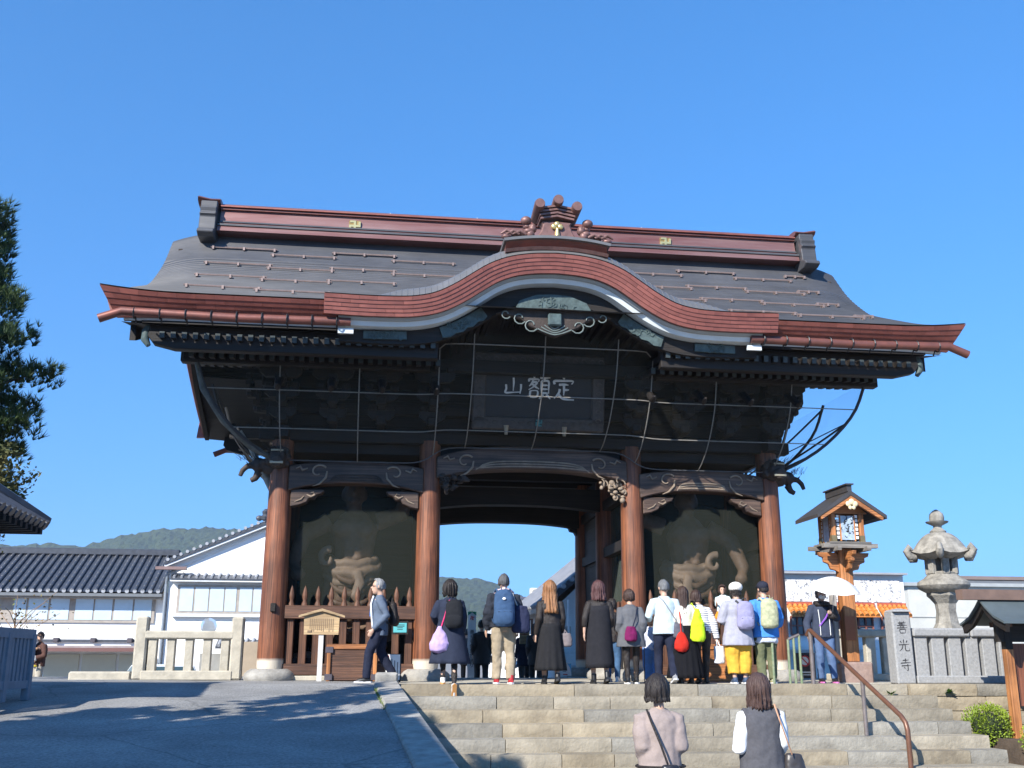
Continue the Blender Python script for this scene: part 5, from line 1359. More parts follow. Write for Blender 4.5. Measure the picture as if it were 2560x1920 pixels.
def hair(p,t,mt,length=.0,vol=1.0,hairline=56,ridge=.035,name='hair',back=0,seed=0,flare=.0):
    k=p.k; h=p['head']; m=MB(); R3=p.R3; rr=random.Random(seed)
    ph=[rr.uniform(0,6.28) for _ in range(6)]
    rx,ry,rzv=.093*vol,.112*vol,.128*vol
    NU,NV=72,16
    def fn(u_,v):
        a=u_*2*math.pi   # 0 = forward
        d=abs((a+math.pi)%(2*math.pi)-math.pi)*180/math.pi
        ff=min(1,max(0,(d-52)/26)); ff=ff*ff*(3-2*ff)
        tm=R_(lerp(hairline,108,ff)); dr=length*ff
        wob=1+ridge*(math.sin(a*17+ph[0]+v*2)+.6*math.sin(a*31+ph[1]+3*v)+.5*math.sin(a*47+ph[2]))*min(1,v*1.6)
        if v<=.55:
            th=v/.55*tm; r=math.sin(th)*wob; p_=V3((rx*r*math.sin(a),ry*r*math.cos(a)-.008,rzv*math.cos(th)+.018))
        else:
            th=tm; t_=(v-.55)/.45; r=math.sin(th)*wob*(1+flare*t_-.10*t_*t_ if length>.05 else 1); e=(1-.55*t_**3) if length<.05 else 1
            jag=.02*math.sin(a*23+ph[3])*t_*(1 if length>.05 else .4)
            p_=V3((rx*r*math.sin(a)*e,(ry*r*math.cos(a))*e-.008-back*t_,rzv*math.cos(th)+.018-dr*t_+jag-(.03*t_*ff if length<.05 else 0)))
        if p_.z<-.1 and length>.12: p_.y=min(p_.y, .0)
        return h+R3@(p_*k)
    m.grid(fn,NU,NV); o=m.build(name,mt,t,smooth=70); s_=o.modifiers.new('s','SOLIDIFY'); s_.thickness=.012*k; s_.offset=-1
    tx_=bpy.data.textures.new('tousle','CLOUDS'); tx_.noise_scale=.045; tx_.noise_depth=2; d_=o.modifiers.new('tousle','DISPLACE'); d_.texture=tx_; d_.strength=.03*k; d_.mid_level=.42; d_.texture_coords='LOCAL'
    return o
def attach(p,t,off):
    """world place of a local point of person t"""
    return V3(t.location)+Matrix.Rotation(t.rotation_euler.z,3,'Z')@V3(off)
def bag_thing(name,label,cat,p,t,off,group=None):
    b=thing(name,label,cat,attach(p,t,p.up(off)),t.rotation_euler.z,group); b['_off']=0; return b
def backpack(label,p,t,mt,w=.30,h=.44,d=.15,pocket=True,strapm=None,off=(0,-.125,.93),trim=None):
    b=bag_thing('backpack',label,'backpack',p,t,off,'backpacks worn by visitors'); b.rotation_euler.x=-p.lean*.9; k=p.k; del b['_off']
    m=MB(); pts=[];
    m.tube([(0,-d*.55*k,.0),(0,-d*.62*k,.04*k),(0,-d*.6*k,h*.5*k),(0,-d*.5*k,h*.88*k),(0,-d*.4*k,h*k)],[w*.36*k,w*.5*k,w*.5*k,w*.44*k,w*.26*k],16,ell=d/w*1.05,up=(1,0,0))
    o=m.build('pack',mt,b); remesh(o,.014,2,(.012,.06))
    if pocket:
        m=MB(); m.tube([(0,-d*1.0*k,.03*k),(0,-d*1.08*k,.06*k),(0,-d*1.05*k,h*.38*k),(0,-d*.98*k,h*.42*k)],[w*.3*k,w*.38*k,w*.38*k,w*.3*k],12,ell=.22,up=(1,0,0)); o2=m.build('pocket',mt,b,smooth=50)
        m=MB(); m.tube([(-w*.32*k,-d*1.12*k,h*.37*k),(0,-d*1.17*k,h*.385*k),(w*.32*k,-d*1.12*k,h*.37*k)],.006*k,5); m.build('zip',trim or IRON,o2)
    m=MB(); m.tube([(-.04*k,-.06*k,h*.98*k),(-.03*k,-.07*k,(h+.06)*k),(.03*k,-.07*k,(h+.06)*k),(.04*k,-.06*k,h*.98*k)],.009*k,6); m.build('grab_loop',strapm or mt,b)
    for sx in (-1,1):
        m=MB(); m.tube([(sx*.07*k,-.045*k,h*.9*k),(sx*.115*k,.02*k,(h+.02)*k),(sx*.13*k,.13*k,(h-.02)*k),(sx*.16*k,.215*k,(h-.12)*k),(sx*.18*k,.16*k,h*.35*k),(sx*.16*k,0,h*.1*k)],.02*k,6,ell=.4); m.build('strap',strapm or mt,b)
    return b
def tote(label,p,t,mt,off,w=.2,h=.3,d=.09,strap=None,strapm=None,name='shoulder_bag',cat='bag',shape=None):
    b=bag_thing(name,label,cat,p,t,off); k=p.k; del b['_off']
    m=MB()
    sh=shape or [(0,.40),(.1,.5),(.45,.5),(.8,.42),(1,.34)]
    m.tube([(0,0,h*a*k) for a,_ in sh],[w*c*k for _,c in sh],14,ell=d/w*1.1,up=(1,0,0)); o=m.build('bag_body',mt,b); remesh(o,.013,2,(.015,.06))
    if strap:
        kl=V3(p.up(off)); m=MB(); m.tube([(V3(q)*k if False else p.up(q))-kl for q in strap],.011*k,6,ell=.5); m.build('strap',strapm or mt,b)
    return b
def pers(label,px,Y,z=0,yaw=0,py=1478,x=None,group=None):
    X=av(px,py,y=Y).x if x is None else x
    return thing('person',label,'person',(X,Y,z),yaw)
W_='visitors on the steps and platform'
# ---- 1 man in a blazer striding to the left
p=Pose(1.70,lean=.05,walk=1.0,turn=0,lw=(-.22,.12,.86),rw=(.27,-.02,.88),re=(.27,-.10,1.10))
t=pers('grey-haired man in a slate blazer and dark trousers striding past the notice board',818,-1.75,yaw=math.pi/2,py=1465)
body(p,t); trousers(p,t,NAVY,1.12); top(p,t,cloth('slate_blazer',(.11,.14,.19)),hem=.76,bulk=.012,name='blazer'); shoes(p,t,SHOEB,SHOEW); hair(p,t,HGRY,0,.98,38)
m=MB(); m.tube([p.up((0,.1,1.42)),p.up((.0,.145,1.28)),p.up((0,.135,1.05)),p.up((0,.12,.86))],[.05,.055,.055,.05],8,ell=.4,up=(1,0,0)); m.build('shirt_front',cloth('white',(.75,.76,.78)),t,smooth=60)
m=MB(); h_=p['head']; m.tube([h_+V3((-.075,.0,.01)),h_+V3((-.06,.085,.01)),h_+V3((.06,.085,.01)),h_+V3((.075,0,.01))],.004,5); m.build('glasses',IRON,t)
m=MB(); m.tube([p.up((.03,.14,1.36)),p.up((.02,.165,1.15)),p.up((.0,.17,1.08))],.008,5); m.build('lanyard',cloth('blue',(.05,.16,.45)),t)
backpack('small black backpack on the man in the slate blazer',p,t,BLACKC,.27,.40,.15,off=(.05,-.14,.92))
# ---- 2 person in jeans beyond the lilac bag
p=Pose(1.50,lean=.10,lw=(-.2,.16,.95),turn=-.4); t=pers('person in blue jeans and orange shoes beside the inner gate pillar',914,.9,yaw=2.6,py=1469)
body(p,t); trousers(p,t,cloth('jeans',(.06,.12,.22)),1.05); top(p,t,cloth('dark_blue_top',(.03,.04,.07)),hem=.84,bulk=.02); shoes(p,t,SHOEO); hair(p,t,HBLK,.02,1.05)
tote('black jacket bundle carried by the person in jeans',p,t,BLACKC,(-.2,.14,.78),.24,.34,.14,name='jacket_bundle',cat='jacket')
# ---- 3 woman in a long navy coat
p=Pose(1.62,lean=.14,walk=0,turn=-.1,la=(-.1,.06,.075),lk=(-.1,.12,.5),ra=(.07,-.22,-.04),rk=(.08,-.02,.46),rp=1.05,lw=(-.2,.2,1.0),le=(-.27,.02,1.12)); t=pers('woman with wavy dark hair in a long navy coat stepping onto the platform',970,-2.60)
body(p,t); trousers(p,t,BLACKC,.75,name='leggings'); c=top(p,t,cloth('navy_coat',(.028,.034,.055)),hem=.95,bulk=.035,name='coat',srad=1.15)
skirt(p,t,cloth('navy_coat',(.028,.034,.055)),1.02,.33,.2,.34,'coat_skirt',5,.07,-.02); shoes(p,t,SHOEW,SOLE); hair(p,t,HBLK,.07,1.32,60,.09,seed=2)
backpack('black backpack with small white label on the woman in the navy coat',p,t,cloth('pack_black',(.02,.021,.024)),.31,.46,.17,off=(.05,-.14,.90))
b=tote('lilac cloth bag hanging from a pink strap beside the navy coat',p,t,cloth('lilac',(.45,.33,.56)),(-.18,-.16,.50),.32,.44,.2,strap=[(-.16,-.16,.92),(-.09,-.17,1.15),(-.04,-.15,1.36),(.02,-.05,1.42)],strapm=cloth('pink',(.65,.05,.17)),shape=[(0,.25),(.1,.5),(.35,.55),(.65,.38),(.85,.2),(1,.1)])
# ---- 4 man with the blue hiking backpack
p=Pose(1.74,lean=.03,turn=-.12,wide=1.12,la=(-.11,.03,.075),ra=(.11,-.05,.075),lw=(-.27,.08,.84)); t=pers('man in a dark quilted jacket and khaki trousers with pale pink hood',1088,-2.55)
body(p,t); trousers(p,t,cloth('khaki',(.33,.27,.19)),1.25,disp=(.035,.12)); top(p,t,cloth('quilt_navy',(.03,.034,.045)),hem=.86,bulk=.045,name='jacket',srad=1.2,disp=(.035,.07)); shoes(p,t,SHOER,SHOEW,boot=.03); hair(p,t,HSLT,0,.98,50,.02)
m=MB(); m.tube([p.up((-.14,.0,1.40)),p.up((-.08,-.10,1.43)),p.up((0,-.135,1.45)),p.up((.08,-.10,1.43)),p.up((.14,.0,1.40)),p.up((0,.09,1.40)),p.up((-.14,.0,1.40))],.042,9); o=m.build('hood',cloth('pale_pink',(.60,.45,.46)),t); remesh(o,.014,2,(.012,.05))
b=backpack('large blue hiking backpack on the man in khaki trousers',p,t,cloth('steel_blue',(.045,.085,.16)),.34,.56,.2,off=(-.03,-.15,.88),trim=IRON)
m=MB(); m.ball((-.01,-.225,.42),(.03,.012,.022),10,5); m.build('white_mark',PAPER,b,smooth=60)
b=tote('navy cloth shoulder bag with grey strap hanging at the side of the quilted jacket',p,t,cloth('navy_bag',(.03,.035,.07)),(.26,-.10,.78),.3,.42,.14,strap=[(.2,-.12,1.2),(.14,-.14,1.34),(.12,-.06,1.44),(.14,.05,1.40)],strapm=cloth('grey_strap',(.36,.37,.38)))
# ---- 5 woman with long light brown hair
p=Pose(1.62,lean=.02,walk=.5,turn=.1,lw=(-.26,.0,.82)); t=pers('woman with long light brown hair in black top and long black skirt',1190,-2.55)
body(p,t); top(p,t,BLACKC,hem=.92,bulk=.005,name='sweater'); skirt(p,t,cloth('sheer_black',(.022,.022,.024)),1.0,.22,.165,.27,'skirt',13,.05); shoes(p,t,SHOEB,boot=.03); hair(p,t,HBRN,.36,1.2,58,.07,seed=4,back=.05,flare=.35)
tote('grey handbag held by the woman with light brown hair',p,t,cloth('taupe_bag',(.20,.17,.17)),(.28,.0,.62),.2,.22,.08,strap=[(.24,0,.82),(.25,.02,.9),(.3,0,.82)],name='handbag')
# ---- 6 woman in a black dress
p=Pose(1.63,walk=.45,turn=.0,lw=(-.27,-.02,.84),le=(-.26,-.04,1.1)); t=pers('woman with dark brown hair in a long black pinafore dress',1297,-2.5)
body(p,t); top(p,t,BLACKC,hem=.95,sleeve=.8,bulk=.008,name='blouse'); skirt(p,t,cloth('black_dress',(.024,.024,.028)),1.30,.26,.185,.25,'dress',4,.05); shoes(p,t,SHOEB,boot=.06); hair(p,t,hairmat('maroonbrown',(.10,.045,.045)),.15,1.2,58,.08,seed=6,flare=.2)
# ---- 7 person partly hidden in jeans and white shoes
p=Pose(1.45,turn=.3,lw=(-.2,.12,.9)); t=pers('person in jeans and white shoes between the black dress and the grey coat',1325,-.9,yaw=-.5,py=1472)
body(p,t); trousers(p,t,cloth('jeans',(.06,.12,.22)),1.0); top(p,t,BLACKC,hem=.8,bulk=.03); shoes(p,t,SHOEW); hair(p,t,HBLK,.06,1.05)
# ---- 8 woman in a grey coat with magenta bag
p=Pose(1.52,lean=.10,walk=-.3,turn=.15,lw=(-.25,.1,.88)); t=pers('short-haired woman in a grey hip-length coat and black trousers',1366,-2.45)
body(p,t); trousers(p,t,BLACKC,.85); top(p,t,cloth('grey_coat',(.115,.118,.128)),hem=.66,bulk=.04,flare=.05,name='coat',srad=1.3,sleeve=.85); shoes(p,t,SHOEB,SHOEW); hair(p,t,HDBR,.01,1.15,56,.05,seed=8)
tote('magenta and plum bucket bag on the back of the grey coat',p,t,cloth('plum',(.12,.015,.06),col2=(.2,.02,.1)),(-.06,-.24,.76),.24,.26,.14,strap=[(-.02,-.22,1.0),(.06,-.2,1.2),(.12,-.1,1.4),(.13,.05,1.38)],strapm=NAVY)
m=MB(); m.tube([attach(p,t,V3((.26,.2,.0))),attach(p,t,V3((.255,.14,.82*p.k)))],.008,6); tag(m.build('walking_stick',IRON),'thin black walking stick beside the grey coat','walking stick')
# ---- 9 child
p=Pose(1.12,turn=.1,lw=(-.2,.05,.9),wide=.95); t=pers('child in a pale long-sleeved top and blue wide trousers',1409,-1.6,py=1473)
body(p,t); trousers(p,t,cloth('mid_blue',(.12,.25,.52)),1.7); top(p,t,cloth('pale_lilac',(.58,.60,.70)),hem=.82,bulk=.02,name='shirt'); shoes(p,t,SHOEW); hair(p,t,HDBR,.05,1.25,56,.05,seed=3)
# ---- 10 man in pale blue shirt
p=Pose(1.68,walk=.6,turn=.2,wide=1.08,lw=(-.22,.2,1.02),le=(-.29,-.02,1.1),rw=(.2,.22,1.0),re=(.28,-.02,1.1)); t=pers('grey-haired man in a pale blue shirt and navy trousers',1441,-2.5)
body(p,t); trousers(p,t,NAVY,1.1); top(p,t,cloth('pale_blue',(.52,.62,.66)),hem=.80,bulk=.022,flare=.02,name='shirt',sleeve=.9); shoes(p,t,mat('shoe_grey',(.25,.25,.26),.6,.1,8),SHOEW); hair(p,t,hairmat('saltpepper',(.16,.165,.17)),0,.98,50,.02)
tote('grey and red shoulder bag across the pale blue shirt',p,t,cloth('bag_dkgrey',(.10,.10,.12)),(.20,-.10,.74),.2,.24,.12,strap=[(.19,-.12,.98),(.08,-.14,1.15),(-.05,-.13,1.35),(-.1,-.02,1.43)],strapm=cloth('strap_grey',(.22,.23,.25)))
# ---- 11 woman with cream top, long black skirt
p=Pose(1.56,turn=-.2,lw=(-.2,.1,.9)); t=pers('woman with long dark hair in a cream blouse and long black skirt',1483,-2.5)
body(p,t); top(p,t,cloth('cream',(.68,.63,.55)),hem=.92,bulk=.01,name='blouse'); skirt(p,t,cloth('fluffy_black',(.012,.012,.014)),1.02,.10,.18,.34,'skirt',17,.05); shoes(p,t,SHOEB); hair(p,t,HDBR,.33,1.1,58,.05,seed=9,back=.03)
tote('round red bag hanging behind the cream blouse',p,t,cloth('red',(.48,.03,.02)),(-.12,-.20,.56),.26,.34,.14,strap=[(-.12,-.2,.88),(-.12,-.16,1.15),(-.1,-.02,1.41)],strapm=cloth('red',(.48,.03,.02)),shape=[(0,.3),(.15,.5),(.45,.52),(.8,.35),(1,.15)])
tote('fluorescent yellow-green tote bag slung over the cream blouse',p,t,cloth('neon',(.52,.75,.03)),(.19,-.20,.74),.26,.58,.13,shape=[(0,.42),(.1,.55),(.5,.5),(.8,.3),(1,.14)],strap=[(.17,-.17,1.28),(.13,-.08,1.42),(.12,.03,1.38)])
# ---- 12 woman in striped shirt leaning forward
def stripes():
    m=cloth('stripe',(.72,.72,.72)); n=m.node_tree.nodes; l=m.node_tree.links; p_=n['Principled BSDF']
    tc=n.new('ShaderNodeTexCoord'); w=n.new('ShaderNodeTexWave'); w.bands_direction='Z'; w.inputs['Scale'].default_value=8.5; w.inputs['Distortion'].default_value=.6; w.inputs['Detail'].default_value=1
    r=n.new('ShaderNodeValToRGB'); r.color_ramp.elements[0].position=.12; r.color_ramp.elements[0].color=(.05,.05,.08,1); r.color_ramp.elements[1].position=.2; r.color_ramp.elements[1].color=(.72,.72,.72,1)
    l.new(tc.outputs['Object'],w.inputs[0]); l.new(w.outputs[0],r.inputs[0]); l.new(r.outputs[0],p_.inputs['Base Color']); return m
p=Pose(1.56,lean=.28,walk=-.4,turn=-.5,rw=(.30,.04,.80),re=(.26,-.02,1.08),lw=(-.1,.3,1.0)); t=pers('woman in a striped shirt and black trousers leaning towards the offering box',1519,-2.35)
body(p,t); trousers(p,t,BLACKC,.95); top(p,t,stripes(),hem=.88,bulk=.02,name='striped_shirt',srad=1.15); shoes(p,t,SHOEB); hair(p,t,HDBR,.05,1.06,56,.05,seed=12)
tote('white paper carrier bag hanging from the hand of the woman in stripes',p,t,cloth('paperbag',(.62,.65,.70),.5),(.33,.0,.36),.2,.30,.1,strap=[(.29,.0,.64),(.30,.03,.80),(.36,.0,.64)],strapm=PAPER,name='paper_bag',shape=[(0,.5),(.02,.52),(.5,.52),(.98,.52),(1,.5)])
# ---- 13 woman with beret carrying a toddler
p=Pose(1.64,turn=-.15,wide=1.1,lw=(-.05,.24,1.02),le=(-.28,.02,1.08),rw=(.0,.22,1.0)); t=pers('woman in an off-white beret, grey tunic and mustard wide trousers',1600,-2.45)
body(p,t); trousers(p,t,cloth('mustard',(.62,.36,.05)),1.9,.18,disp=(.03,.12)); top(p,t,cloth('lilac_grey',(.33,.33,.39)),hem=.64,bulk=.045,flare=.05,name='tunic',srad=1.2,sleeve=.8); shoes(p,t,SHOEN,SHOEW); hair(p,t,HBLK,.05,1.05,56,.04,seed=13)
m=MB(); h_=p['head']; m.ball(h_+V3((.0,-.02,.065)),(.12,.13,.092),14,8); m.tube([h_+V3((0,-.02,.145)),h_+V3((0,-.02,.158))],.006,5); m.tube([h_+V3((.098*math.sin(a),.112*math.cos(a)-.01,.035)) for a in [i*.42 for i in range(16)]],.018,6); o=m.build('beret',cloth('offwhite',(.70,.66,.60)),t); remesh(o,.012,2)
backpack('lavender backpack on the woman in the beret',p,t,cloth('lavender',(.27,.26,.40)),.32,.46,.18,strapm=DKGREY,off=(.07,-.13,.92))
tq=t
q=Pose(.95,turn=.3,wide=.95,lk=(-.16,.16,.72),la=(-.2,.06,.42),rk=(.16,.2,.72),ra=(.2,.1,.42),lw=(-.15,.25,1.2),le=(-.25,.1,1.15),rw=(.15,.25,1.2)); 
tb=thing('person','toddler in orange shorts and yellow shoes held by the woman in the beret','person',attach(p,t,V3((-.17,.20,.66))),math.pi*.85)
body(q,tb); trousers(q,tb,cloth('orange',(.62,.24,.03)),1.3,.42,'shorts'); top(q,tb,cloth('pale_aqua',(.55,.68,.72)),hem=.84,bulk=.03,name='shirt',sleeve=.5); shoes(q,tb,SHOEY); hair(q,tb,HDBR,.02,1.35,54,.05,seed=14)
# ---- 15 man in a blue shirt
p=Pose(1.68,turn=.2,wide=1.12,rw=(.28,.12,.92),lw=(-.27,.05,.88)); t=pers('man in a navy cap, bright blue open shirt and olive trousers',1660,-2.4)
body(p,t); trousers(p,t,cloth('olive',(.13,.14,.08)),1.3,disp=(.035,.12)); top(p,t,cloth('bright_blue',(.07,.24,.60)),hem=.76,bulk=.035,flare=.03,name='overshirt',srad=1.3,sleeve=.85)
m=MB(); m.tube([p.up((0,0,.82)),p.up((0,-.01,.7)),p.up((0,-.015,.66))],[.185,.20,.18],14,ell=.74,up=(1,0,0)); o=m.build('shirt_tail',cloth('pale_shirt',(.60,.64,.72)),t); remesh(o,.015,2,(.02,.08))
shoes(p,t,mat('shoe_bluegold',(.14,.24,.42),.6,.2,20,col2=(.6,.5,.08)),SHOEW); hair(p,t,HBLK,0,.99,56,.02)
m=MB(); h_=p['head']; m.ball(h_+V3((0,-.012,.056)),(.102,.12,.088),14,8); m.tube([h_+p.R3@V3((0,.06,.04)),h_+p.R3@V3((0,.13,.035)),h_+p.R3@V3((0,.165,.02))],[.075,.07,.03],12,ell=.12,up=(1,0,0)); o=m.build('cap',cloth('cap_navy',(.028,.03,.045)),t); remesh(o,.011,2)
backpack('pale camouflage-patterned backpack on the man in the bright blue shirt',p,t,cloth('camo',(.30,.32,.20),.85,.2,18,col2=(.48,.47,.30)),.32,.48,.17,off=(0,-.14,.92),pocket=False)
# ---- 16 person with a white parasol at the handrail
p=Pose(1.63,turn=.05,wide=1.05,rw=(.34,.22,.84),re=(.30,.02,1.06),lw=(-.13,.2,1.24),le=(-.26,.06,1.14),la=(-.13,.06,.075),ra=(.09,-.0,.075)); t=pers('person in a dark blue track jacket and white face mask holding the handrail',1786,-1.85,yaw=math.pi*.96,py=1475)
body(p,t); trousers(p,t,cloth('denim_blue',(.09,.14,.25)),1.05); top(p,t,cloth('track_navy',(.045,.055,.085)),hem=.80,bulk=.03,name='track_jacket'); shoes(p,t,SHOEB,mat('sole_pink',(.6,.15,.4),.6,.1,8)); hair(p,t,hairmat('ash',(.14,.12,.11)),.02,1.02,54,.03)
m=MB(); h_=p['head']; m.ball(h_+p.R3@V3((0,.06,-.045)),(.058,.05,.045),10,7); m.build('face_mask',cloth('mask',(.72,.74,.75)),t,smooth=60)
m=MB(); m.tube([p.up((-.1,.08,1.40)),p.up((0,.12,1.40)),p.up((.1,.08,1.40)),p.up((.1,-.06,1.42)),p.up((-.1,-.06,1.42)),p.up((-.1,.08,1.40))],.05,9); o=m.build('scarf',BLACKC,t); remesh(o,.014,2)
for sx in (-1,1):
    m=MB(); m.tube([p.up((sx*.1,.125,1.3)),p.up((sx*.09,.15,1.1)),p.up((sx*.09,.16,.84))],.006,5); m.build('piping',PAPER,t)
m=MB(); m.tube([p.up((-.11,.14,1.3)),p.up((-.02,.17,1.15)),p.up((.1,.15,1.0))],.016,6,ell=.5); m.build('purple_strap',cloth('purple',(.25,.10,.5)),t)
tote('black sling bag at the chest of the person holding the handrail',p,t,BLACKC,(-.15,.19,1.14),.2,.22,.1,name='sling_bag')
hd=attach(p,t,p['lw']); ap=av(1803,1247,y=-2.28)
U=thing('parasol','open white parasol over the person at the handrail','umbrella',(hd.x,hd.y,hd.z))
m=MB(); m.tube([(0,0,-.08),(ap-hd)*1.0],.007,6); m.build('shaft',mat('shaft_metal',(.5,.5,.5),.3,.1,5,metal=.6),U)
ax_=(ap-hd).normalized(); ux=ax_.orthogonal().normalized(); uy=ax_.cross(ux); WHT=cloth('parasol_white',(.66,.66,.65),.7,.03)
for i in range(8):
    m=MB()
    def fn(u_,v):
        a=(i+u_)*math.pi/4; sag=1-.05*math.sin(u_*math.pi)*v; r=.43*v*sag; return (ap-hd)-ax_*(.20*v**1.8)+ (ux*math.cos(a)+uy*math.sin(a))*r
    m.grid(fn,4,8); o=m.build('panel',WHT,U,smooth=60)
    a=i*math.pi/4; m=MB(); m.tube([(ap-hd)-ax_*(.20*v**1.8+.006)+(ux*math.cos(a)+uy*math.sin(a))*.43*v for v in (0,.25,.5,.75,1)],.004,4); m.build('rib',IRON,U)
# ---- 17, 18 two women in the foreground
YW=-10.7; ZW=-1.258
p=Pose(1.47,turn=-.55,wide=1.1,tilt=.0,lw=(-.13,.14,.92),le=(-.185,-.05,1.08),re=(.185,-.05,1.07),rw=(.12,.16,.96)); t=pers('woman with a short dark bob in a loose mauve knit cardigan',1424,YW,z=ZW,py=1560,yaw=0)
body(p,t); trousers(p,t,BLACKC,1.1); top(p,t,cloth('mauve',(.30,.245,.225),.9,.08,40),hem=.84,bulk=.03,flare=.025,name='cardigan',srad=1.2,sleeve=.8,neckr=.07,disp=(.03,.14)); shoes(p,t,SHOEB); hair(p,t,HBLK,.05,1.32,58,.05,seed=21)
m=MB(); m.tube([p.up((.24*math.cos(a),-.0+.18*math.sin(a),.885)) for a in [i*.3 for i in range(22)]],.012,6); m.build('waist_cord',BLACKC,t)
tote('small black crossbody bag on the back of the mauve cardigan',p,t,mat('leather_black',(.018,.018,.022),.35,.1,10),(.02,-.27,.68),.24,.24,.12,strap=[(.0,-.27,.92),(-.06,-.255,1.1),(-.13,-.2,1.3),(-.14,-.06,1.42)],strapm=BLACKC,name='crossbody_bag')
p=Pose(1.48,turn=-.25,wide=1.05,tilt=.12,lw=(-.1,.18,1.0),le=(-.25,-.06,1.02),re=(.19,-.03,1.08),rw=(.14,.14,.9)); t=pers('woman with dark brown bobbed hair in a charcoal vest over white sleeves',1644,YW+.1,z=ZW,py=1560,yaw=-.1)
body(p,t); trousers(p,t,BLACKC,1.1); top(p,t,cloth('white_knit',(.70,.71,.72),.9,.05,30),hem=.9,bulk=.01,name='sweater',srad=1.25,neckr=.075); top(p,t,cloth('vest_charcoal',(.085,.085,.095),.9,.1,50),hem=.80,sleeve=0,bulk=.045,flare=.02,name='vest',neckr=.11,disp=(.03,.14)); shoes(p,t,SHOEB); hair(p,t,hairmat('espresso',(.085,.05,.042)),.12,1.3,58,.07,seed=22,flare=.12)
TANM=mat('tan_leather',(.42,.23,.13),.5,.12,9)
tote('dark handbag on a tan leather strap beside the charcoal vest',p,t,mat('leather_dark',(.04,.035,.035),.4,.1,10),(.29,-.06,.70),.24,.28,.12,strap=[(.25,-.16,.98),(.2,-.2,1.1),(.14,-.19,1.3),(.12,-.1,1.45),(.14,.06,1.4)],strapm=TANM)
# ---- 19, 20 man carrying a child beyond the ramp
p=Pose(1.72,turn=.8,lw=(-.05,.26,1.0),rw=(.05,.26,1.0),le=(-.28,.04,1.08),re=(.28,.04,1.08)); t=pers('man in a brown jacket and pale trousers beyond the ramp with a child',84,11,z=-.02,yaw=2.5,py=1420); t.location.z=-1.262+.62
m=MB(); m.box((t.location.x-1,11.5,-.952),(5,3,.62)); struct(m.build('side_pavement',mat('side_paving',(.30,.29,.27),.9,.12,2)))
body(p,t); trousers(p,t,cloth('stone_trousers',(.42,.38,.31)),1.2); top(p,t,cloth('brown_jacket',(.10,.055,.045)),hem=.8,bulk=.035); shoes(p,t,SHOEB); hair(p,t,HBLK,0,1.0)
m=MB(); h_=p['head']; m.ball(h_+V3((0,-.01,.05)),(.09,.108,.08),12,7); m.tube([h_+p.R3@V3((0,.06,.04)),h_+p.R3@V3((0,.15,.03))],[.07,.04],10,ell=.12,up=(1,0,0)); m.build('cap',cloth('cap_brown',(.06,.045,.04)),t,smooth=60)
q=Pose(.95,turn=0,lk=(-.16,.16,.72),la=(-.2,.06,.42),rk=(.16,.2,.72),ra=(.2,.1,.42),lw=(-.15,.25,1.2),rw=(.15,.25,1.2))
tb=thing('person','small child in a tan top held by the man in the brown jacket','person',attach(p,t,V3((0,.24,.62))),2.5+math.pi*.8)
body(q,tb); trousers(q,tb,cloth('pale_grey',(.45,.47,.48)),1.1,.3); top(q,tb,cloth('tan_top',(.45,.27,.16)),hem=.84,bulk=.03,name='shirt'); shoes(q,tb,SHOEY); hair(q,tb,HDBR,.02,1.35,54)
# ---- visitors in the shade beyond the passage
for i,(px,yy,H,lab,c,hm,sk) in enumerate(((1040,7.2,1.70,'man in a black coat walking away just beyond the passage',BLACKC,HBLK,0),(1133,8.5,1.6,'visitor in dark clothes beyond the passage beside the hanging signboard',NAVY,HBLK,0),(1158,7.8,1.66,'visitor with dark hair and black coat in the shaded passage mouth',BLACKC,HDBR,1),(1172,10.0,1.6,'visitor in a charcoal jacket further along the street',DKGREY,HBLK,0),(1008,12.5,1.62,'small distant visitor near the street banner',DKGREY,HBLK,0))):
    p=Pose(H,walk=(.4,-.4,.3,-.3,.3)[i],turn=(0,.3,-.2,.1,0)[i]); t=pers(lab,px,yy,z=-.36,yaw=(0,.2,-.1,0,0)[i],py=1440)
    body(p,t); trousers(p,t,BLACKC,1.1); top(p,t,c,hem=.62 if i!=3 else .8,bulk=.04,name='coat'); shoes(p,t,SHOEB); hair(p,t,hm,.0 if not sk else .15,1.03)
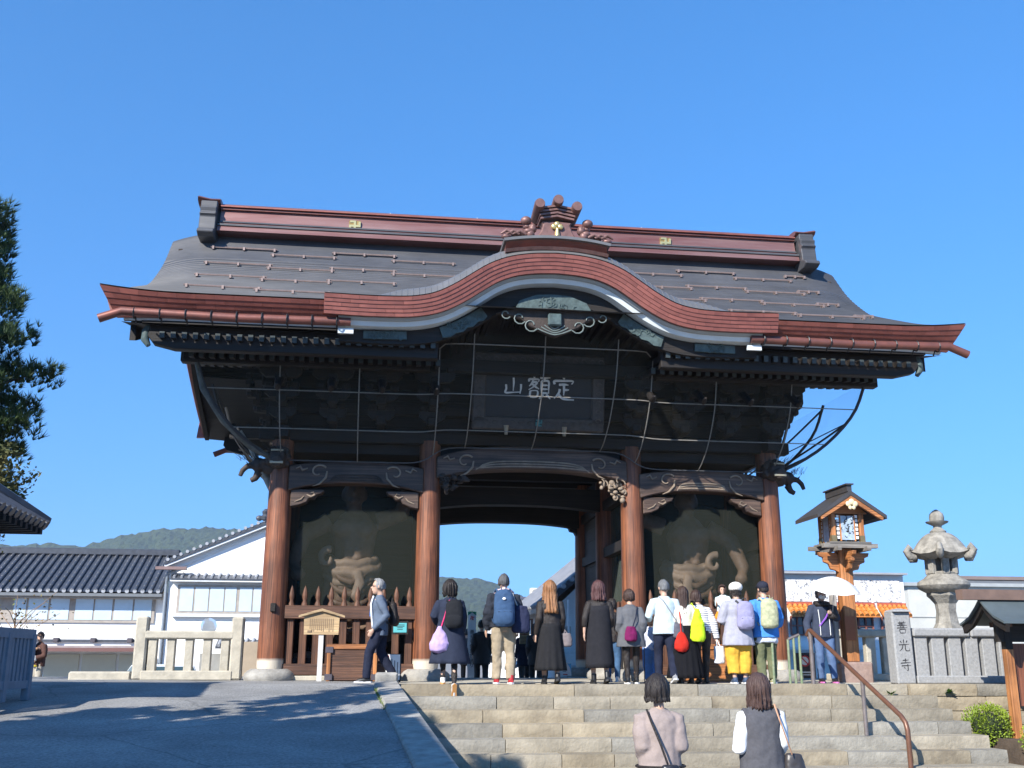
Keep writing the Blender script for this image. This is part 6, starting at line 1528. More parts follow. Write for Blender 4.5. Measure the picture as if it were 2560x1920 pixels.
# ================================================================ background: street, buildings, hills, trees
m=MB(); m.box((0,33,-.66),(14,56,.6)); struct(m.build('street',mat('street_paving',(.26,.24,.22),.9,.15,2)))
TILE=mat('roof_tile',(.055,.06,.072),.42,.25,6,rnd=.12,spec=.5)
TILEL=mat('roof_tile_end',(.30,.31,.33),.5,.2,8)
WIN=mat('window_pane',(.50,.58,.64),.12,.06,2,spec=.6)
FRAME=mat('window_frame',(.33,.29,.25),.6,.15,5)
FRAMEW=mat('white_frame',(.66,.68,.68),.6,.08,5)
def tile_slope(parent,x0,x1,eave,ridge,nx,mats=(None,None),axis='x',overlap=.03,rows=8):
    """roof slope along x from eave (y,z) to ridge (y,z): pan sheet + one round cover tile row per column"""
    (ye,ze),(yr,zr)=eave,ridge
    m=MB(); m.grid(lambda u,v:(lerp(x0,x1,u),lerp(ye,yr,v),lerp(ze,zr,v)),1,1); m.grid(lambda u,v:(lerp(x0,x1,u),lerp(ye,yr,v),lerp(ze,zr,v)-.12),1,1); m.build('pan_tiles',TILE,parent)
    w=(x1-x0)/nx
    d=Vector((0,yr-ye,zr-ze)); 
    cm=MB(); pts=[];rad=[]
    for j in range(rows):
        a=j/rows; b=(j+.97)/rows; pts+= [d*a+Vector((0,0,.03)),d*b+Vector((0,0,.03))]; rad+=[w*.25,w*.215]
    cm.tube(pts,rad,8); o=cm.build('cover_tile_row',TILE,parent,smooth=40,loc=(x0+w/2,ye,ze))
    e=MB(); e.tube([(0,-.02*(1 if yr>ye else -1),.03),(0,.0,.03)],w*.27,10); eo=e.build('tile_end',TILEL,o)
    for i in range(1,nx):
        q=inst(o,parent,(x0+w*(i+.5),ye,ze)); inst(eo,q)
# --- white storehouse with long tiled roof (left)
def rel(o,t): o.location=Vector(o.location)-t.location
YB=25.0
WH=thing('white_storehouse','white plastered two-storey building with long grey tiled roof and window band','building',(-16,YB,-1.26))
def wb(c,d,name,mt,par=None,ch=0): 
    m=MB(); m.box(c,d,ch=ch); o=m.build(name,mt,WH if par is None else par); 
    if par is None: o.location=-WH.location
    return o
wb((-18.6,YB+2.5,.9),(14.2,5,4.3),'wall',PLASTER)
for g in [(-17.75,-16.75),(-16.55,-15.15),(-15.0,-12.55)]: pass
zt,zb=av(200,1292,y=YB-.02).z,av(200,1341,y=YB-.02).z
m=MB(); m.box((-17.2,YB-.03,(zt+zb)/2),(10.8,.1,zt-zb+.16)); wf=m.build('window_band',FRAME,WH); wf.location=-WH.location
xs=[av(v_,1310,y=YB-.05).x for v_ in (30,58,61,106,109,151,163,203,205,244,247,288,290,329)]
for i in range(0,len(xs)-1,2):
    m=MB(); m.box(((xs[i]+xs[i+1])/2,YB-.07,(zt+zb)/2),(xs[i+1]-xs[i]-.03,.06,zt-zb-.06)); m.build('pane',WIN,wf)
for k in range(4):
    m=MB(); m.box((-22+k*1.15,YB-.07,(zt+zb)/2),(1.05,.06,zt-zb-.06)); m.build('pane',WIN,wf)
RT=bpy.data.objects.new('roof',None); COL.objects.link(RT); RT.parent=WH; RT.location=-WH.location
xr_=av(372,1190,y=YB+2.4).x; 
tile_slope(RT,-25.4,-11.45,(YB-.7,2.98),(YB+2.4,4.72),46,rows=9)
wb((-18.4,YB-.62,2.86),(13.9,.16,.12),'gutter',mat('gutter_grey',(.14,.15,.16),.5,.1,5)); wb((-18.4,YB-.3,2.80),(13.9,.5,.14),'eave_board',FRAME)
m=MB(); m.box((-18.4,YB+2.4,4.84),(14,.3,.3),ch=.05); m.build('ridge',TILE,RT)
# ground-floor canopy and shutters
wb((-19,YB-.9,.82),(14,1.8,.1),'canopy',mat('canopy_sheet',(.30,.25,.24),.5,.15,3)); wb((-19,YB-1.8,.72),(14,.1,.14),'canopy_edge',mat('canopy_brown',(.15,.07,.06),.5,.1,3)); wb((-19,YB-.05,1.08),(14,.12,.1),'canopy_top',TILE)
for i in range(9):
    wb((-24+i*1.42,YB-.12,1.1),(.2,.25,.18),'beam_end',mat('beam_end_dark',(.07,.06,.07),.6,.1,5),ch=.02)
for i in range(8): wb((-22.3+i*1.42,YB-.04,-.25),(1.3,.06,1.6),'shutter',mat('shutter_cream',(.55,.54,.44),.5,.05,2))
# --- white gabled storehouse next to it
WG=thing('gabled_storehouse','white plastered gabled storehouse with grey tiled verge and blue-grey window row','building',(-7.5,YB,-1.26))
def gp(m,name,mt,par=None,**k):
    o=m.build(name,mt,WG if par is None else par,**k)
    if par is None: o.location=-WG.location
    return o
YG=YB-.5; ax=av(580,1128,y=YG); lx=av(362,1212,y=YG); bx0=av(352,1250,y=YG).x
m=MB(); m.xz([(bx0+.25,-1.26),(2*ax.x-bx0-.25,-1.26),(2*ax.x-bx0-.25,lx.z-.15),(ax.x,ax.z-.22),(bx0+.25,lx.z-.15)],YG,YG+7); gp(m,'wall',PLASTER)
for s_ in (-1,1):
    q=lambda x:ax.x+s_*(ax.x-x)*-1 if s_<0 else x
    e=(lx.x-.05,lx.z-.05) if s_<0 else (2*ax.x-lx.x+.05,lx.z-.05)
    m=MB(); m.xz([(ax.x,ax.z+.05),e,(e[0],e[1]-.12),(ax.x,ax.z-.1)],YG-.35,YG+7.2); gp(m,'roof_slope',TILE)
    m=MB(); m.xz([(ax.x,ax.z-.1),(e[0],e[1]-.13),(e[0],e[1]-.22),(ax.x,ax.z-.2)],YG-.3,YG+7); gp(m,'verge_plaster',FRAMEW)
    m=MB(); m.xz([(ax.x,ax.z-.27),(e[0]-s_*.35,e[1]-.32),(e[0]-s_*.35,e[1]-.35),(ax.x,ax.z-.3)],YG-.06,YG); gp(m,'plaster_moulding',FRAMEW)
    n=16
    for i in range(n):
        p=(lerp(e[0],ax.x,(i+.5)/n),lerp(e[1],ax.z+.05,(i+.5)/n)); m=MB(); m.tube([(p[0],YG-.38,p[1]+.03),(p[0],YG-.1,p[1]+.03)],.07,8); gp(m,'verge_tile',TILEL if i%1==0 else TILE)
m=MB(); m.lathe([(.2,0),(.24,.12),(.12,.22),(.16,.34),(.05,.46)],8,c=(ax.x-.1,YG-.3,ax.z+.05)); m.ball((ax.x-.35,YG-.3,ax.z+.12),(.14,.1,.12),8,6); gp(m,'ridge_tile',TILE,smooth=40)
# pent roof and windows
zp=av(470,1248,y=YG).z; xa,xb=av(372,1250,y=YG).x,-3.5
m=MB(); m.yz([(YG-.45,zp-.06),(YG,zp+.12),(YG,zp+.0),(YG-.45,zp-.12)],xa,xb); gp(m,'pent_roof',TILE)
n=26
for i in range(n):
    x=lerp(xa,xb,(i+.5)/n); m=MB(); m.tube([(x,YG-.47,zp-.03),(x,YG,zp+.15)],.055,8); gp(m,'cover_tile',TILEL)
m=MB(); m.box(((xa+xb)/2,YG-.22,zp-.16),(xb-xa,.4,.06)); gp(m,'pent_soffit',FRAMEW)
wx=[av(v_,1300,y=YG).x for v_ in (388,418,421,451,453,484,486,511,517,545,547,578,581,612)]; zt,zb=av(470,1268,y=YG).z,av(470,1322,y=YG).z
m=MB(); m.box(((wx[0]+wx[-1])/2,YG-.03,(zt+zb)/2),(wx[-1]-wx[0]+.2,.12,zt-zb+.14)); wf=gp(m,'window_band',FRAME)
for i in range(0,14,2):
    m=MB(); m.box(((wx[i]+wx[i+1])/2,YG-.08,(zt+zb)/2),(wx[i+1]-wx[i]-.02,.06,zt-zb-.04)); m.build('pane',WIN,wf)
m=MB(); m.box(((wx[0]+wx[-1])/2,YG-.1,zb-.14),(wx[-1]-wx[0]+.5,.2,.12)); gp(m,'window_sill',FRAMEW)
m=MB(); m.yz([(YG-.7,.88),(YG,1.15),(YG,1.02),(YG-.7,.78)],xa+2,xb); gp(m,'lower_canopy',TILE)
for i in range(22):
    x=lerp(xa+2,xb,(i+.5)/22); m=MB(); m.tube([(x,YG-.72,.9),(x,YG,1.18)],.06,8); gp(m,'cover_tile',TILEL)
m=MB(); m.box((-8.2,YG-.02,-.2),(3.2,.06,1.6)); gp(m,'shopfront',mat('shop_dark',(.28,.27,.24),.5,.2,2))
# downpipe
px_=av(357,1300,y=YG).x
m=MB(); m.tube([(px_+.35,YG-.3,lx.z-.4),(px_+.05,YG-.25,lx.z-.5),(px_,YG-.1,zp-.3),(px_,YG-.1,-1.2)],.06,8); gp(m,'downpipe',mat('downpipe_grey',(.22,.25,.28),.5,.1,6))
m=MB(); m.box((av(375,1218,y=YG).x,YG-.4,lx.z-.32),(1.2,.3,.12)); gp(m,'gutter_box',mat('gutter_brown',(.20,.13,.12),.5,.1,4))
# convex mirror and car, planter
cv=av(452,1353,y=18); CM=thing('traffic_mirror','round convex traffic mirror on a pole in front of the white storehouse','mirror',(cv.x,18,-1.26))
m=MB(); m.lathe([(.02,0),(.26,.02),(.28,.05),(.2,.06)],16); o=m.build('disc',mat('mirror_face',(.6,.65,.7),.1,.1,2,metal=.6),CM,loc=(0,-.06,cv.z+1.26)); o.rotation_euler.x=math.pi/2
m=MB(); m.tube([(0,0,0),(0,0,cv.z+1.3)],.04,8); m.build('pole',mat('orange_pole',(.10,.09,.09),.5,.1,5),CM)
def car(label,loc,rz,col):
    t=thing('parked_car',label,'car',loc,rz)
    PT=mat('car_paint',col,.25,.03,2,spec=.6); GL=mat('car_glass',(.06,.10,.11),.08,.1,2,spec=.7); BK=mat('car_black',(.02,.02,.02),.5,.1,5); RL=mat('tail_red',(.6,.03,.05),.3,.05,5)
    m=MB(); prof=[(-2.1,.3),(-2.15,.6),(-2.05,.92),(-1.85,1.0),(1.0,.95),(1.9,.82),(2.1,.6),(2.1,.3)]
    m.yz(prof,-.82,.82); m.build('body',PT,t,bevel=.06)
    m=MB(); V=[(-.78,-1.95,.98),(.78,-1.95,.98),(.78,1.05,.95),(-.78,1.05,.95),(-.66,-1.55,1.48),(.66,-1.55,1.48),(.66,.3,1.48),(-.66,.3,1.48)]
    m.add(V,[(3,2,1,0),(4,5,6,7),(0,1,5,4),(1,2,6,5),(2,3,7,6),(3,0,4,7)]); m.build('cabin',PT,t,bevel=.05)
    for s_ in (-1,1):
        m=MB(); m.add([(s_*.80,-1.7,1.02),(s_*.80,.85,1.0),(s_*.685,.2,1.42),(s_*.685,-1.45,1.42)],[(0,1,2,3)]); m.build('side_window',GL,t)
        for y in (-1.3,1.3):
            m=MB(); m.tube([(s_*.7,y,.32),(s_*.84,y,.32)],.32,16); w=m.build('wheel',BK,t)
            m=MB(); m.tube([(s_*.845,y,.32),(s_*.85,y,.32)],.19,12); m.build('rim',mat('rim_grey',(.4,.4,.42),.4,.1,5),w)
        m=MB(); m.box((s_*.68,-2.12,.78),(.24,.06,.22)); m.build('tail_light',RL,t)
    m=MB(); m.add([(-.7,-1.96,1.02),(.7,-1.96,1.02),(.6,-1.6,1.42),(-.6,-1.6,1.42)],[(0,1,2,3)]); m.build('rear_window',GL,t)
    return t
c0=av(262,1450,y=14); car('white hatchback car parked behind the stone fence below the storehouse',(c0.x+.9,14.5,-1.26),.5,(.75,.76,.76))
# --- shop building on the right with orange tiled awnings
YR=13.0
RS_=thing('white_shop','white rendered shop with orange tiled window awnings and mottled upper panels','building',(12.5,YR,-1.26))
def rp_(m,name,mt,par=None,**k):
    o=m.build(name,mt,RS_ if par is None else par,**k)
    if par is None: o.location=-RS_.location
    return o
x0,x1=9.0,av(1955,1300,y=YR).x; z1=av(1800,1241,y=YR).z
m=MB(); m.box(((x0+x1)/2,YR+3,(z1-1.26)/2),(x1-x0,6,z1+1.26)); rp_(m,'wall',PLASTER)
m=MB(); m.box(((x0+x1)/2,YR+2.9,z1+.03),(x1-x0+.1,6.3,.06)); rp_(m,'parapet',mat('parapet_grey',(.32,.33,.35),.6,.1,4))
m=MB(); m.box((x0+2.0,YR+4.2,z1+.2),(4.6,2.6,.32)); rp_(m,'upper_roof',mat('upper_roof_grey',(.16,.17,.19),.6,.15,4))
MOT=bpy.data.materials.new('mottled_panel'); MOT.use_nodes=True
_n=MOT.node_tree.nodes; _l=MOT.node_tree.links; _p=_n['Principled BSDF']; _tc=_n.new('ShaderNodeTexCoord'); _nz=_n.new('ShaderNodeTexNoise'); _nz.inputs['Scale'].default_value=9; _nz.inputs['Detail'].default_value=8; _nz.inputs['Roughness'].default_value=.75
_r=_n.new('ShaderNodeValToRGB'); _r.color_ramp.elements[0].position=.40; _r.color_ramp.elements[0].color=(.18,.19,.21,1); _r.color_ramp.elements[1].position=.50; _r.color_ramp.elements[1].color=(.76,.76,.76,1)
_l.new(_tc.outputs['Object'],_nz.inputs[0]); _l.new(_nz.outputs[0],_r.inputs[0]); _l.new(_r.outputs[0],_p.inputs['Base Color']); _p.inputs['Roughness'].default_value=.8
def xv(v_): return av(v_,1290,y=YR).x
zt,zb=av(1800,1252,y=YR).z,av(1800,1300,y=YR).z
for a,b in ((1695,1752),(1758,1810),(1818,1880),(1885,1945)):
    m=MB(); m.box(((xv(a)+xv(b))/2,YR-.015,(zt+zb)/2),(xv(b)-xv(a),.05,zt-zb)); rp_(m,'mottled_panel',MOT)
OT=mat('orange_tile',(.55,.20,.045),.45,.2,8,rnd=.1)
for a,b in ((1698,1752),(1795,1825),(1828,1886),(1893,1953)):
    za,zc=av(1800,1306,y=YR-.1).z,av(1800,1329,y=YR-.5).z; n=max(3,int((xv(b)-xv(a))/.16)); xa_,xb_=xv(a),xv(b)
    m=MB(); m.yz([(YR,za),(YR-.42,zc),(YR-.42,zc-.05),(YR,za-.08)],xa_,xb_); aw=rp_(m,'awning',OT)
    for i in range(n):
        x=lerp(xa_,xb_,(i+.5)/n)
        for k in range(3):
            m=MB(); m.tube([(x,YR-.42+.14*k-.02,lerp(zc,za,k/3)+.01),(x,YR-.42+.14*(k+1),lerp(zc,za,(k+1)/3)+.015)],[.075,.06],8); m.build('awning_tile',OT,aw)
    m=MB(); m.box(((xa_+xb_)/2,YR-.03,za+.03),(xb_-xa_,.1,.08)); m.build('awning_ridge',mat('red_ridge',(.42,.10,.05),.5,.1,5),aw)
    w0,w1=xa_+.08,xb_-.12; wz1,wz0=zc-.03,av(1800,1372,y=YR).z
    m=MB(); m.box(((w0+w1)/2,YR-.01,(wz0+wz1)/2),(w1-w0,.08,wz1-wz0)); wd=rp_(m,'window',mat('shop_glass',(.10,.11,.13),.15,.2,3))
    for i in range(4):
        m=MB(); m.box((lerp(w0,w1,i/3),YR-.07,(wz0+wz1)/2),(.05,.05,wz1-wz0)); m.build('mullion',mat('mullion_red',(.22,.08,.06),.6,.1,5),wd)
    for i in range(3):
        m=MB(); m.box(((w0+w1)/2,YR-.072,lerp(wz0,wz1,i/2)),(w1-w0,.05,.045)); m.build('mullion',mat('mullion_red2',(.22,.08,.06),.6,.1,5),wd)
m=MB(); m.box((11.2,YR-.35,.75),(3.5,.5,.08)); rp_(m,'sill_shelf',FRAMEW)
# --- grey building and tiled roof at the far right
YF=16.0
GB=thing('grey_building','pale grey concrete building with dark metal roof behind the stone lantern','building',(19,YF,-1.26))
def g2(m,name,mt,**k):
    o=m.build(name,mt,GB,**k); o.location=-GB.location; return o
xg0=av(1963,1300,y=YF).x; zg1=av(2000,1265,y=YF).z
CONC=mat('concrete_pale',(.50,.50,.46),.8,.08,2)
m=MB(); m.box((xg0+4,YF+3,(zg1-1.26)/2),(8,6,zg1+1.26)); g2(m,'wall',CONC)
m=MB(); m.box((xg0+3.95,YF+3,zg1+.04),(8.2,6.3,.12)); g2(m,'cornice',mat('cornice_grey',(.34,.36,.36),.7,.1,3))
for z in (1.0,1.9):
    m=MB(); m.box((xg0+4,YF-.012,z),(7.9,.03,.03)); g2(m,'joint',mat('joint_grey',(.36,.36,.34),.8,.1,3))
m=MB(); m.box((xg0+1.6,YF-.1,av(2020,1345,y=YF).z),(.9,.25,.1)); g2(m,'window_hood',CONC)
m=MB(); m.box((xg0+1.6,YF-.01,av(2020,1358,y=YF).z),(.7,.06,.35)); g2(m,'window',mat('dark_glass',(.05,.05,.06),.2,.2,3))
YF2=20.0; xd=av(2062,1260,y=YF2).x; zd=av(2100,1251,y=YF2).z; ze=av(2100,1275,y=YF2-2).z
HB2=thing('dark_roofed_house','low house with dark grey sheet roof seen above the roofed notice board','house',(xd+6,YF2,-1.26))
m=MB(); m.yz([(YF2-2,ze-.6),(YF2,zd),(YF2+2,ze-.6),(YF2+2,ze-.7),(YF2,zd-.1),(YF2-2,ze-.7)],xd-.3,xd+14); o=m.build('roof',mat('sheet_roof_grey',(.13,.14,.15),.5,.1,2),HB2); o.location=-HB2.location
m=MB(); m.box((xd+7,YF2,zd+.04),(14.4,.3,.14)); o=m.build('ridge',mat('sheet_ridge',(.20,.15,.13),.5,.1,2),HB2); o.location=-HB2.location
m=MB(); m.box((xd+7,YF2,(ze-.7-1.26)/2),(13,3.4,ze-.7+1.26)); o=m.build('wall',CONC,HB2); o.location=-HB2.location
# --- gatehouse and gate panel at the left edge
GH=thing('gatehouse','low grey walled gatehouse with dark tiled hip roof at the side of the ramp','building',(-10.6,-6,-.35))
def gh(m,name,mt,**k):
    o=m.build(name,mt,GH,**k); o.location=-GH.location; return o
m=MB(); m.box((-10.55,-5.6,.8),(4.6,2.8,2.6)); gh(m,'wall',mat('grey_render',(.30,.31,.32),.85,.1,3))
ex,ey,ez=-7.72,-3.95,2.2
m=MB(); V=[(-13.4,-7.3,ez),(ex,-7.3,ez),(ex,ey,ez),(-13.4,ey,ez),(-11.6,-5.6,3.3),(-9.4,-5.6,3.3)]
m.add(V,[(0,1,5,4),(1,2,5),(2,3,4,5),(3,0,4),(3,2,1,0)]); gh(m,'roof',TILE)
for s_,n in (('e',16),('n',20)):
    for i in range(n):
        t=(i+.5)/n; m=MB()
        if s_=='e': a=Vector((ex+.03,lerp(-7.3,ey,t),ez+.03)); b=a.lerp(Vector((-9.4,a.y,3.3)),max(.05,1-abs(2*t-1)))
        else: a=Vector((lerp(-13.4,ex,t),ey+.03,ez+.03)); k=min(1,min(t,1-t)*3); b=a+Vector((0,-1.65*k,1.1*k))
        m.tube([a,b],[.08,.065],7); gh(m,'cover_tile',TILE,smooth=40)
m=MB(); m.tube([(ex,ey,ez+.08),(-9.4,-5.6,3.4),(-11.6,-5.6,3.42)],[.1,.16,.16],8); gh(m,'hip_ridge',TILE,smooth=40)
m=MB(); m.ball((-9.25,-5.4,3.5),(.22,.2,.28),8,6); m.ball((-9.0,-5.2,3.3),(.16,.16,.2),8,6); gh(m,'ridge_tile',TILE,smooth=40)
for i in range(14):
    m=MB(); m.box((-8.0,lerp(-7.2,-4.1,(i+.5)/14),2.13),(.6,.09,.08)); gh(m,'rafter',BEAMX)
BG=thing('slatted_gate','blue-grey wooden slatted gate panel standing open beside the gatehouse','gate panel',(-7.45,-4.85,ramp_z(-4.85)))
BLU=mat('bluegrey_paint',(.20,.23,.27),.7,.15,5)
L_=2.0
BG.rotation_euler.z=math.atan2(-L_,-.12) 
m=MB(); m.box((L_/2,0,.84),(L_,.07,.12)); m.build('top_rail',BLU,BG)
m=MB(); m.box((L_/2,0,.2),(L_,.06,.10)); m.build('bottom_rail',BLU,BG)
for i in range(16):
    m=MB(); m.box((.05+i*.127,0,.52),(.07,.035,.58)); m.build('slat',BLU,BG)
for x in (.04,.85,1.9):
    m=MB(); m.box((x,0,.42),(.1,.09,.84)); m.build('post',BLU,BG)
# --- unseen hall added beyond the left edge, sized to shade the ramp
HL=thing('shade_hall','unseen wooden hall with tiled roof added to shade the approach ramp','building',(-13,-19,-1.26))
m=MB(); m.box((-13,-19.2,2.4),(7,9.4,7.3)); o=m.build('wall',mat('hall_wall',(.35,.31,.26),.8,.1,3),HL); o.location=-HL.location
m=MB(); V=[(-17.5,-25,3.6),(-8.5,-25,3.6),(-8.5,-13.9,3.6),(-17.5,-13.9,3.6),(-13,-24,6.3),(-13,-15.2,6.3)]
V=[(-17.5,-25,6.0),(-8.6,-25,6.0),(-8.6,-14.4,6.0),(-17.5,-14.4,6.0),(-13,-22,8.6),(-13,-17.2,8.6)]
m.add(V,[(0,1,4),(1,2,5,4),(2,3,5),(3,0,4,5),(3,2,1,0)]); o=m.build('roof',TILE,HL); o.location=-HL.location
# --- pine tree
BARK=mat('pine_bark',(.06,.045,.035),.95,.4,12,bump=.8,bscale=20)
NEED=mat('pine_needle',(.022,.045,.018),.6,.5,1.2,col2=(.07,.11,.03),spec=.3)
def pine(label,loc,H,R,seed,ntuft,z0=.36):
    r=random.Random(seed); t=thing('pine_tree',label,'tree',loc); m=MB(); f=MB()
    tr=[Vector((.25*math.sin(i*1.1+seed),.2*math.cos(i*.9),H*i/9)) for i in range(10)]
    m.tube(tr,[.24-.021*i for i in range(10)],9)
    pads=[]
    for i in range(58):
        h=lerp(z0,.98,(i/57)**.9); z=H*h; c=tr[min(9,int(h*9))]; a=i*2.4+r.uniform(-.3,.3); rr=R*(1-max(0,h-.5)*1.6)*r.uniform(.7,1.05)+.1
        e=Vector((c.x+rr*math.cos(a),c.y+rr*math.sin(a),z+r.uniform(-.1,.25)))
        mid=c.lerp(e,.5)+Vector((0,0,-.12)); mid.z=z-.15
        m.tube([Vector((c.x,c.y,z-.3)),mid,e],[.07*(1-h*.6),.045*(1-h*.5),.012],6)
        for k in range(3):
            d=c.lerp(e,r.uniform(.45,.95)); q=d+Vector((r.uniform(-.4,.4),r.uniform(-.4,.4),.1)); m.tube([d+Vector((0,0,-.1)),q],[.02,.006],4)
        pads.append((e,.55)); pads.append((e,.6)); pads.append((c.lerp(e,.65)+Vector((0,0,.05)),.7))
        if rr>1: pads.append((c.lerp(e,.35)+Vector((r.uniform(-.2,.2),r.uniform(-.2,.2),.0)),.5))
    for k in range(ntuft):
        e,s=pads[r.randrange(len(pads))]
        a=r.uniform(0,6.28); u=math.sqrt(r.random()); p=e+Vector((s*u*math.cos(a),s*u*math.sin(a),r.gauss(0,.2)*s+.05*(1-u)))
        up=Vector((r.uniform(-.5,.5)+(p.x-e.x)*.7,r.uniform(-.5,.5)+(p.y-e.y)*.7,1)).normalized()
        for n in range(13):
            d=(up+Vector((r.uniform(-1,1),r.uniform(-1,1),r.uniform(-.6,.6)))*.75).normalized(); w=d.cross(Vector((r.uniform(-1,1),r.uniform(-1,1),.3))).normalized()*.012
            l=r.uniform(.15,.26); f.add([p-w,p+w,p+d*l],[(0,1,2)])
    m.build('trunk',BARK,t,smooth=60); o=f.build('crown',NEED,t); o['kind']='stuff'
    return t
pine('tall dark pine tree rising behind the gatehouse',(-12.2,2.9,0),10.4,1.65,3,11000,.33)
MAPLE=mat('maple_leaf',(.20,.09,.03),.7,.5,3,col2=(.12,.14,.03))
def smalltree(name,label,loc,H,R,n,mt,seed,leaf=.06,bark=None,th=1.0):
    r=random.Random(seed); t=thing(name,label,'tree',loc); m=MB(); f=MB(); ends=[]
    m.tube([(0,0,0),(.05,.02,H*.3),(.0,.05,H*.6)],[.06*th,.045*th,.02*th],7)
    for i in range(14):
        h=r.uniform(.25,.6)*H; a=i*2.4; e=Vector((R*math.cos(a)*r.uniform(.5,1),R*math.sin(a)*r.uniform(.5,1),h+r.uniform(.1,.45)*H)); m.tube([(0,.03,h),Vector((0,0,h)).lerp(e,.5)+Vector((0,0,.05)),e],[.02*th,.012*th,.004],5); ends.append(e)
    for i in range(n):
        e=ends[r.randrange(len(ends))]; p=e*r.uniform(.75,1.0)+Vector((r.gauss(0,.14),r.gauss(0,.14),r.gauss(0,.1)+.0)); p.z=max(p.z,.3*H); d=Vector((r.uniform(-1,1),r.uniform(-1,1),r.uniform(-1,1))).normalized(); w=d.orthogonal().normalized()
        l=leaf*r.uniform(.6,1.2); f.add([p,p+d*l*.5+w*l*.35,p+d*l,p+d*l*.5-w*l*.35],[(0,1,2,3)])
    m.build('trunk',bark or BARK,t,smooth=60); o=f.build('crown',mt,t); o['kind']='stuff'; return t
smalltree('maple_sapling','thin young maple with sparse reddish leaves behind the blue-grey gate panel',(-8.75,-1.6,0),1.6,.7,160,MAPLE,5,.05,mat('sapling_bark',(.26,.17,.11),.9,.2,9),.45)
smalltree('broadleaf_tree','small yellowing broadleaf tree below the tall pine',(-11.3,1.6,0),5.3,1.5,5200,mat('yellow_leaf',(.10,.085,.015),.7,.6,2,col2=(.04,.06,.015)),9,.09)
smalltree('garden_tree','rounded green garden tree behind the dark roofed house ridge',(av(2100,1262,y=17).x,17,-1.26),4.45,1.3,5000,mat('garden_leaf',(.07,.14,.02),.6,.4,3),12,.12)
smalltree('shadow_tree','unseen leafy tree added beside the hall to roughen its shadow on the ramp',(-9.3,-12.4,ramp_z(-12.4)-.02),7.6,2.0,5200,mat('shadow_tree_leaf',(.04,.07,.02),.6,.4,3),17,.24)  # added out of view to break up the hall's straight shadow edge
# --- forested hills
HPROF=[(-700,1200),(-300,1185),(0,1176),(100,1172),(170,1177),(215,1170),(250,1158),(300,1148),(350,1141),(440,1137),(520,1141),(560,1137),(640,1140),(700,1160),(800,1205),(900,1236),(945,1243),(1000,1247),(1040,1250),(1070,1257),(1100,1275),(1150,1300),(1250,1330),(1400,1345),(2300,1360),(2900,1350)]
from mathutils import noise
def hill():
    V=[];F=[]; NA,NRr=420,64
    for j in range(NRr+1):
        t=j/NRr; dist=lerp(650,1750,t) if t<.9 else lerp(1640,2600,(t-.9)/.1)
        for i in range(NA+1):
            vx=lerp(-500,2700,i/NA); vy=interp(vx,HPROF)
            d=_fw+_rt*((vx/.8641-1280)/CF)+_up*((960-vy/.8641)/CF); hd=math.hypot(d.x,d.y); el=d.z/hd
            x=CPOS.x+d.x/hd*dist; y=CPOS.y+d.y/hd*dist
            H=el*1640+CPOS.z
            g=max(0,min(1,(t)/.9))**1.6
            z=-1.3+(H+1.3)*g if t<=.9 else H*(1-(t-.9)*3)
            z+= (noise.noise((x*.006,y*.006,0))*26*g*(1-g)*2)
            b=noise.noise((x*.055,y*.055,3))*.5+noise.noise((x*.14,y*.14,7))*.5
            z+= b*6.5*min(1,g*4)
            V.append((x,y,z))
    w=NA+1
    for j in range(NRr):
        for i in range(NA): F.append((j*w+i,j*w+i+1,(j+1)*w+i+1,(j+1)*w+i))
    m=MB(); m.V=V; m.F=F; m.M=[0]*len(F)
    FM=mat('forest',(.018,.036,.014),.95,.5,.035,col2=(.05,.068,.022),bump=1.0,bscale=.12,detail=10,coord='Object')
    n=FM.node_tree.nodes; n[FM['bumpnode']].inputs['Distance'].default_value=6
    struct(m.build('hills',FM,smooth=None))
hill()
# --- the shopping street beyond the gate
SH=thing('street_shop','street shop with tiled gable roof seen through the gate passage','shop',(4.2,13,-.36))
def shp(m,name,mt,par=None,**k):
    o=m.build(name,mt,SH if par is None else par,**k)
    if par is None: o.location=-SH.location
    return o
TILEM=mat('roof_tile_mid',(.20,.205,.22),.45,.25,6,rnd=.15)
ysh=11.0; pA=av(1238,1252,y=ysh); pB=av(1166,1312,y=ysh); sl_=(pA.z-pB.z)/(pA.x-pB.x)
rx=pA.x+1.6; rz_=pA.z+1.6*sl_
m=MB(); m.xz([(pB.x,pB.z),(rx,rz_),(2*rx-pB.x,pB.z),(2*rx-pB.x,pB.z-.14),(rx,rz_-.14),(pB.x,pB.z-.14)],ysh,ysh+8); shp(m,'roof',TILE)
for i in range(24):
    m=MB(); y_=ysh+.15+i*.33; m.tube([(pB.x-.02,y_,pB.z+.04),(rx,y_,rz_+.04)],.085,8); shp(m,'cover_tile_row',TILEM)
n=20
for i in range(n):
    t=(i+.5)/n; m=MB(); c=(lerp(pB.x,rx,t),lerp(pB.z,rz_,t)); m.tube([(c[0],ysh-.05,c[1]+.03),(c[0],ysh+.3,c[1]+.03)],.07,8); shp(m,'verge_tile',TILEL if i%2 else TILE)
m=MB(); m.xz([(pB.x+.5,-.36),(2*rx-pB.x-.5,-.36),(2*rx-pB.x-.5,pB.z),(rx,rz_-.2),(pB.x+.5,pB.z)],ysh+.3,ysh+7.5); shp(m,'wall',mat('shop_wall',(.66,.65,.63),.8,.08,2))
zz=av(1200,1375,y=ysh).z
for k,(a,b) in enumerate(((1180,1238),)):
    for i in range(10):
        m=MB(); m.box((lerp(av(a,1360,y=ysh).x,av(b,1360,y=ysh).x,(i+.5)/10),ysh+.26,zz+.05),(.03,.05,.5)); shp(m,'lattice_bar',FRAME)
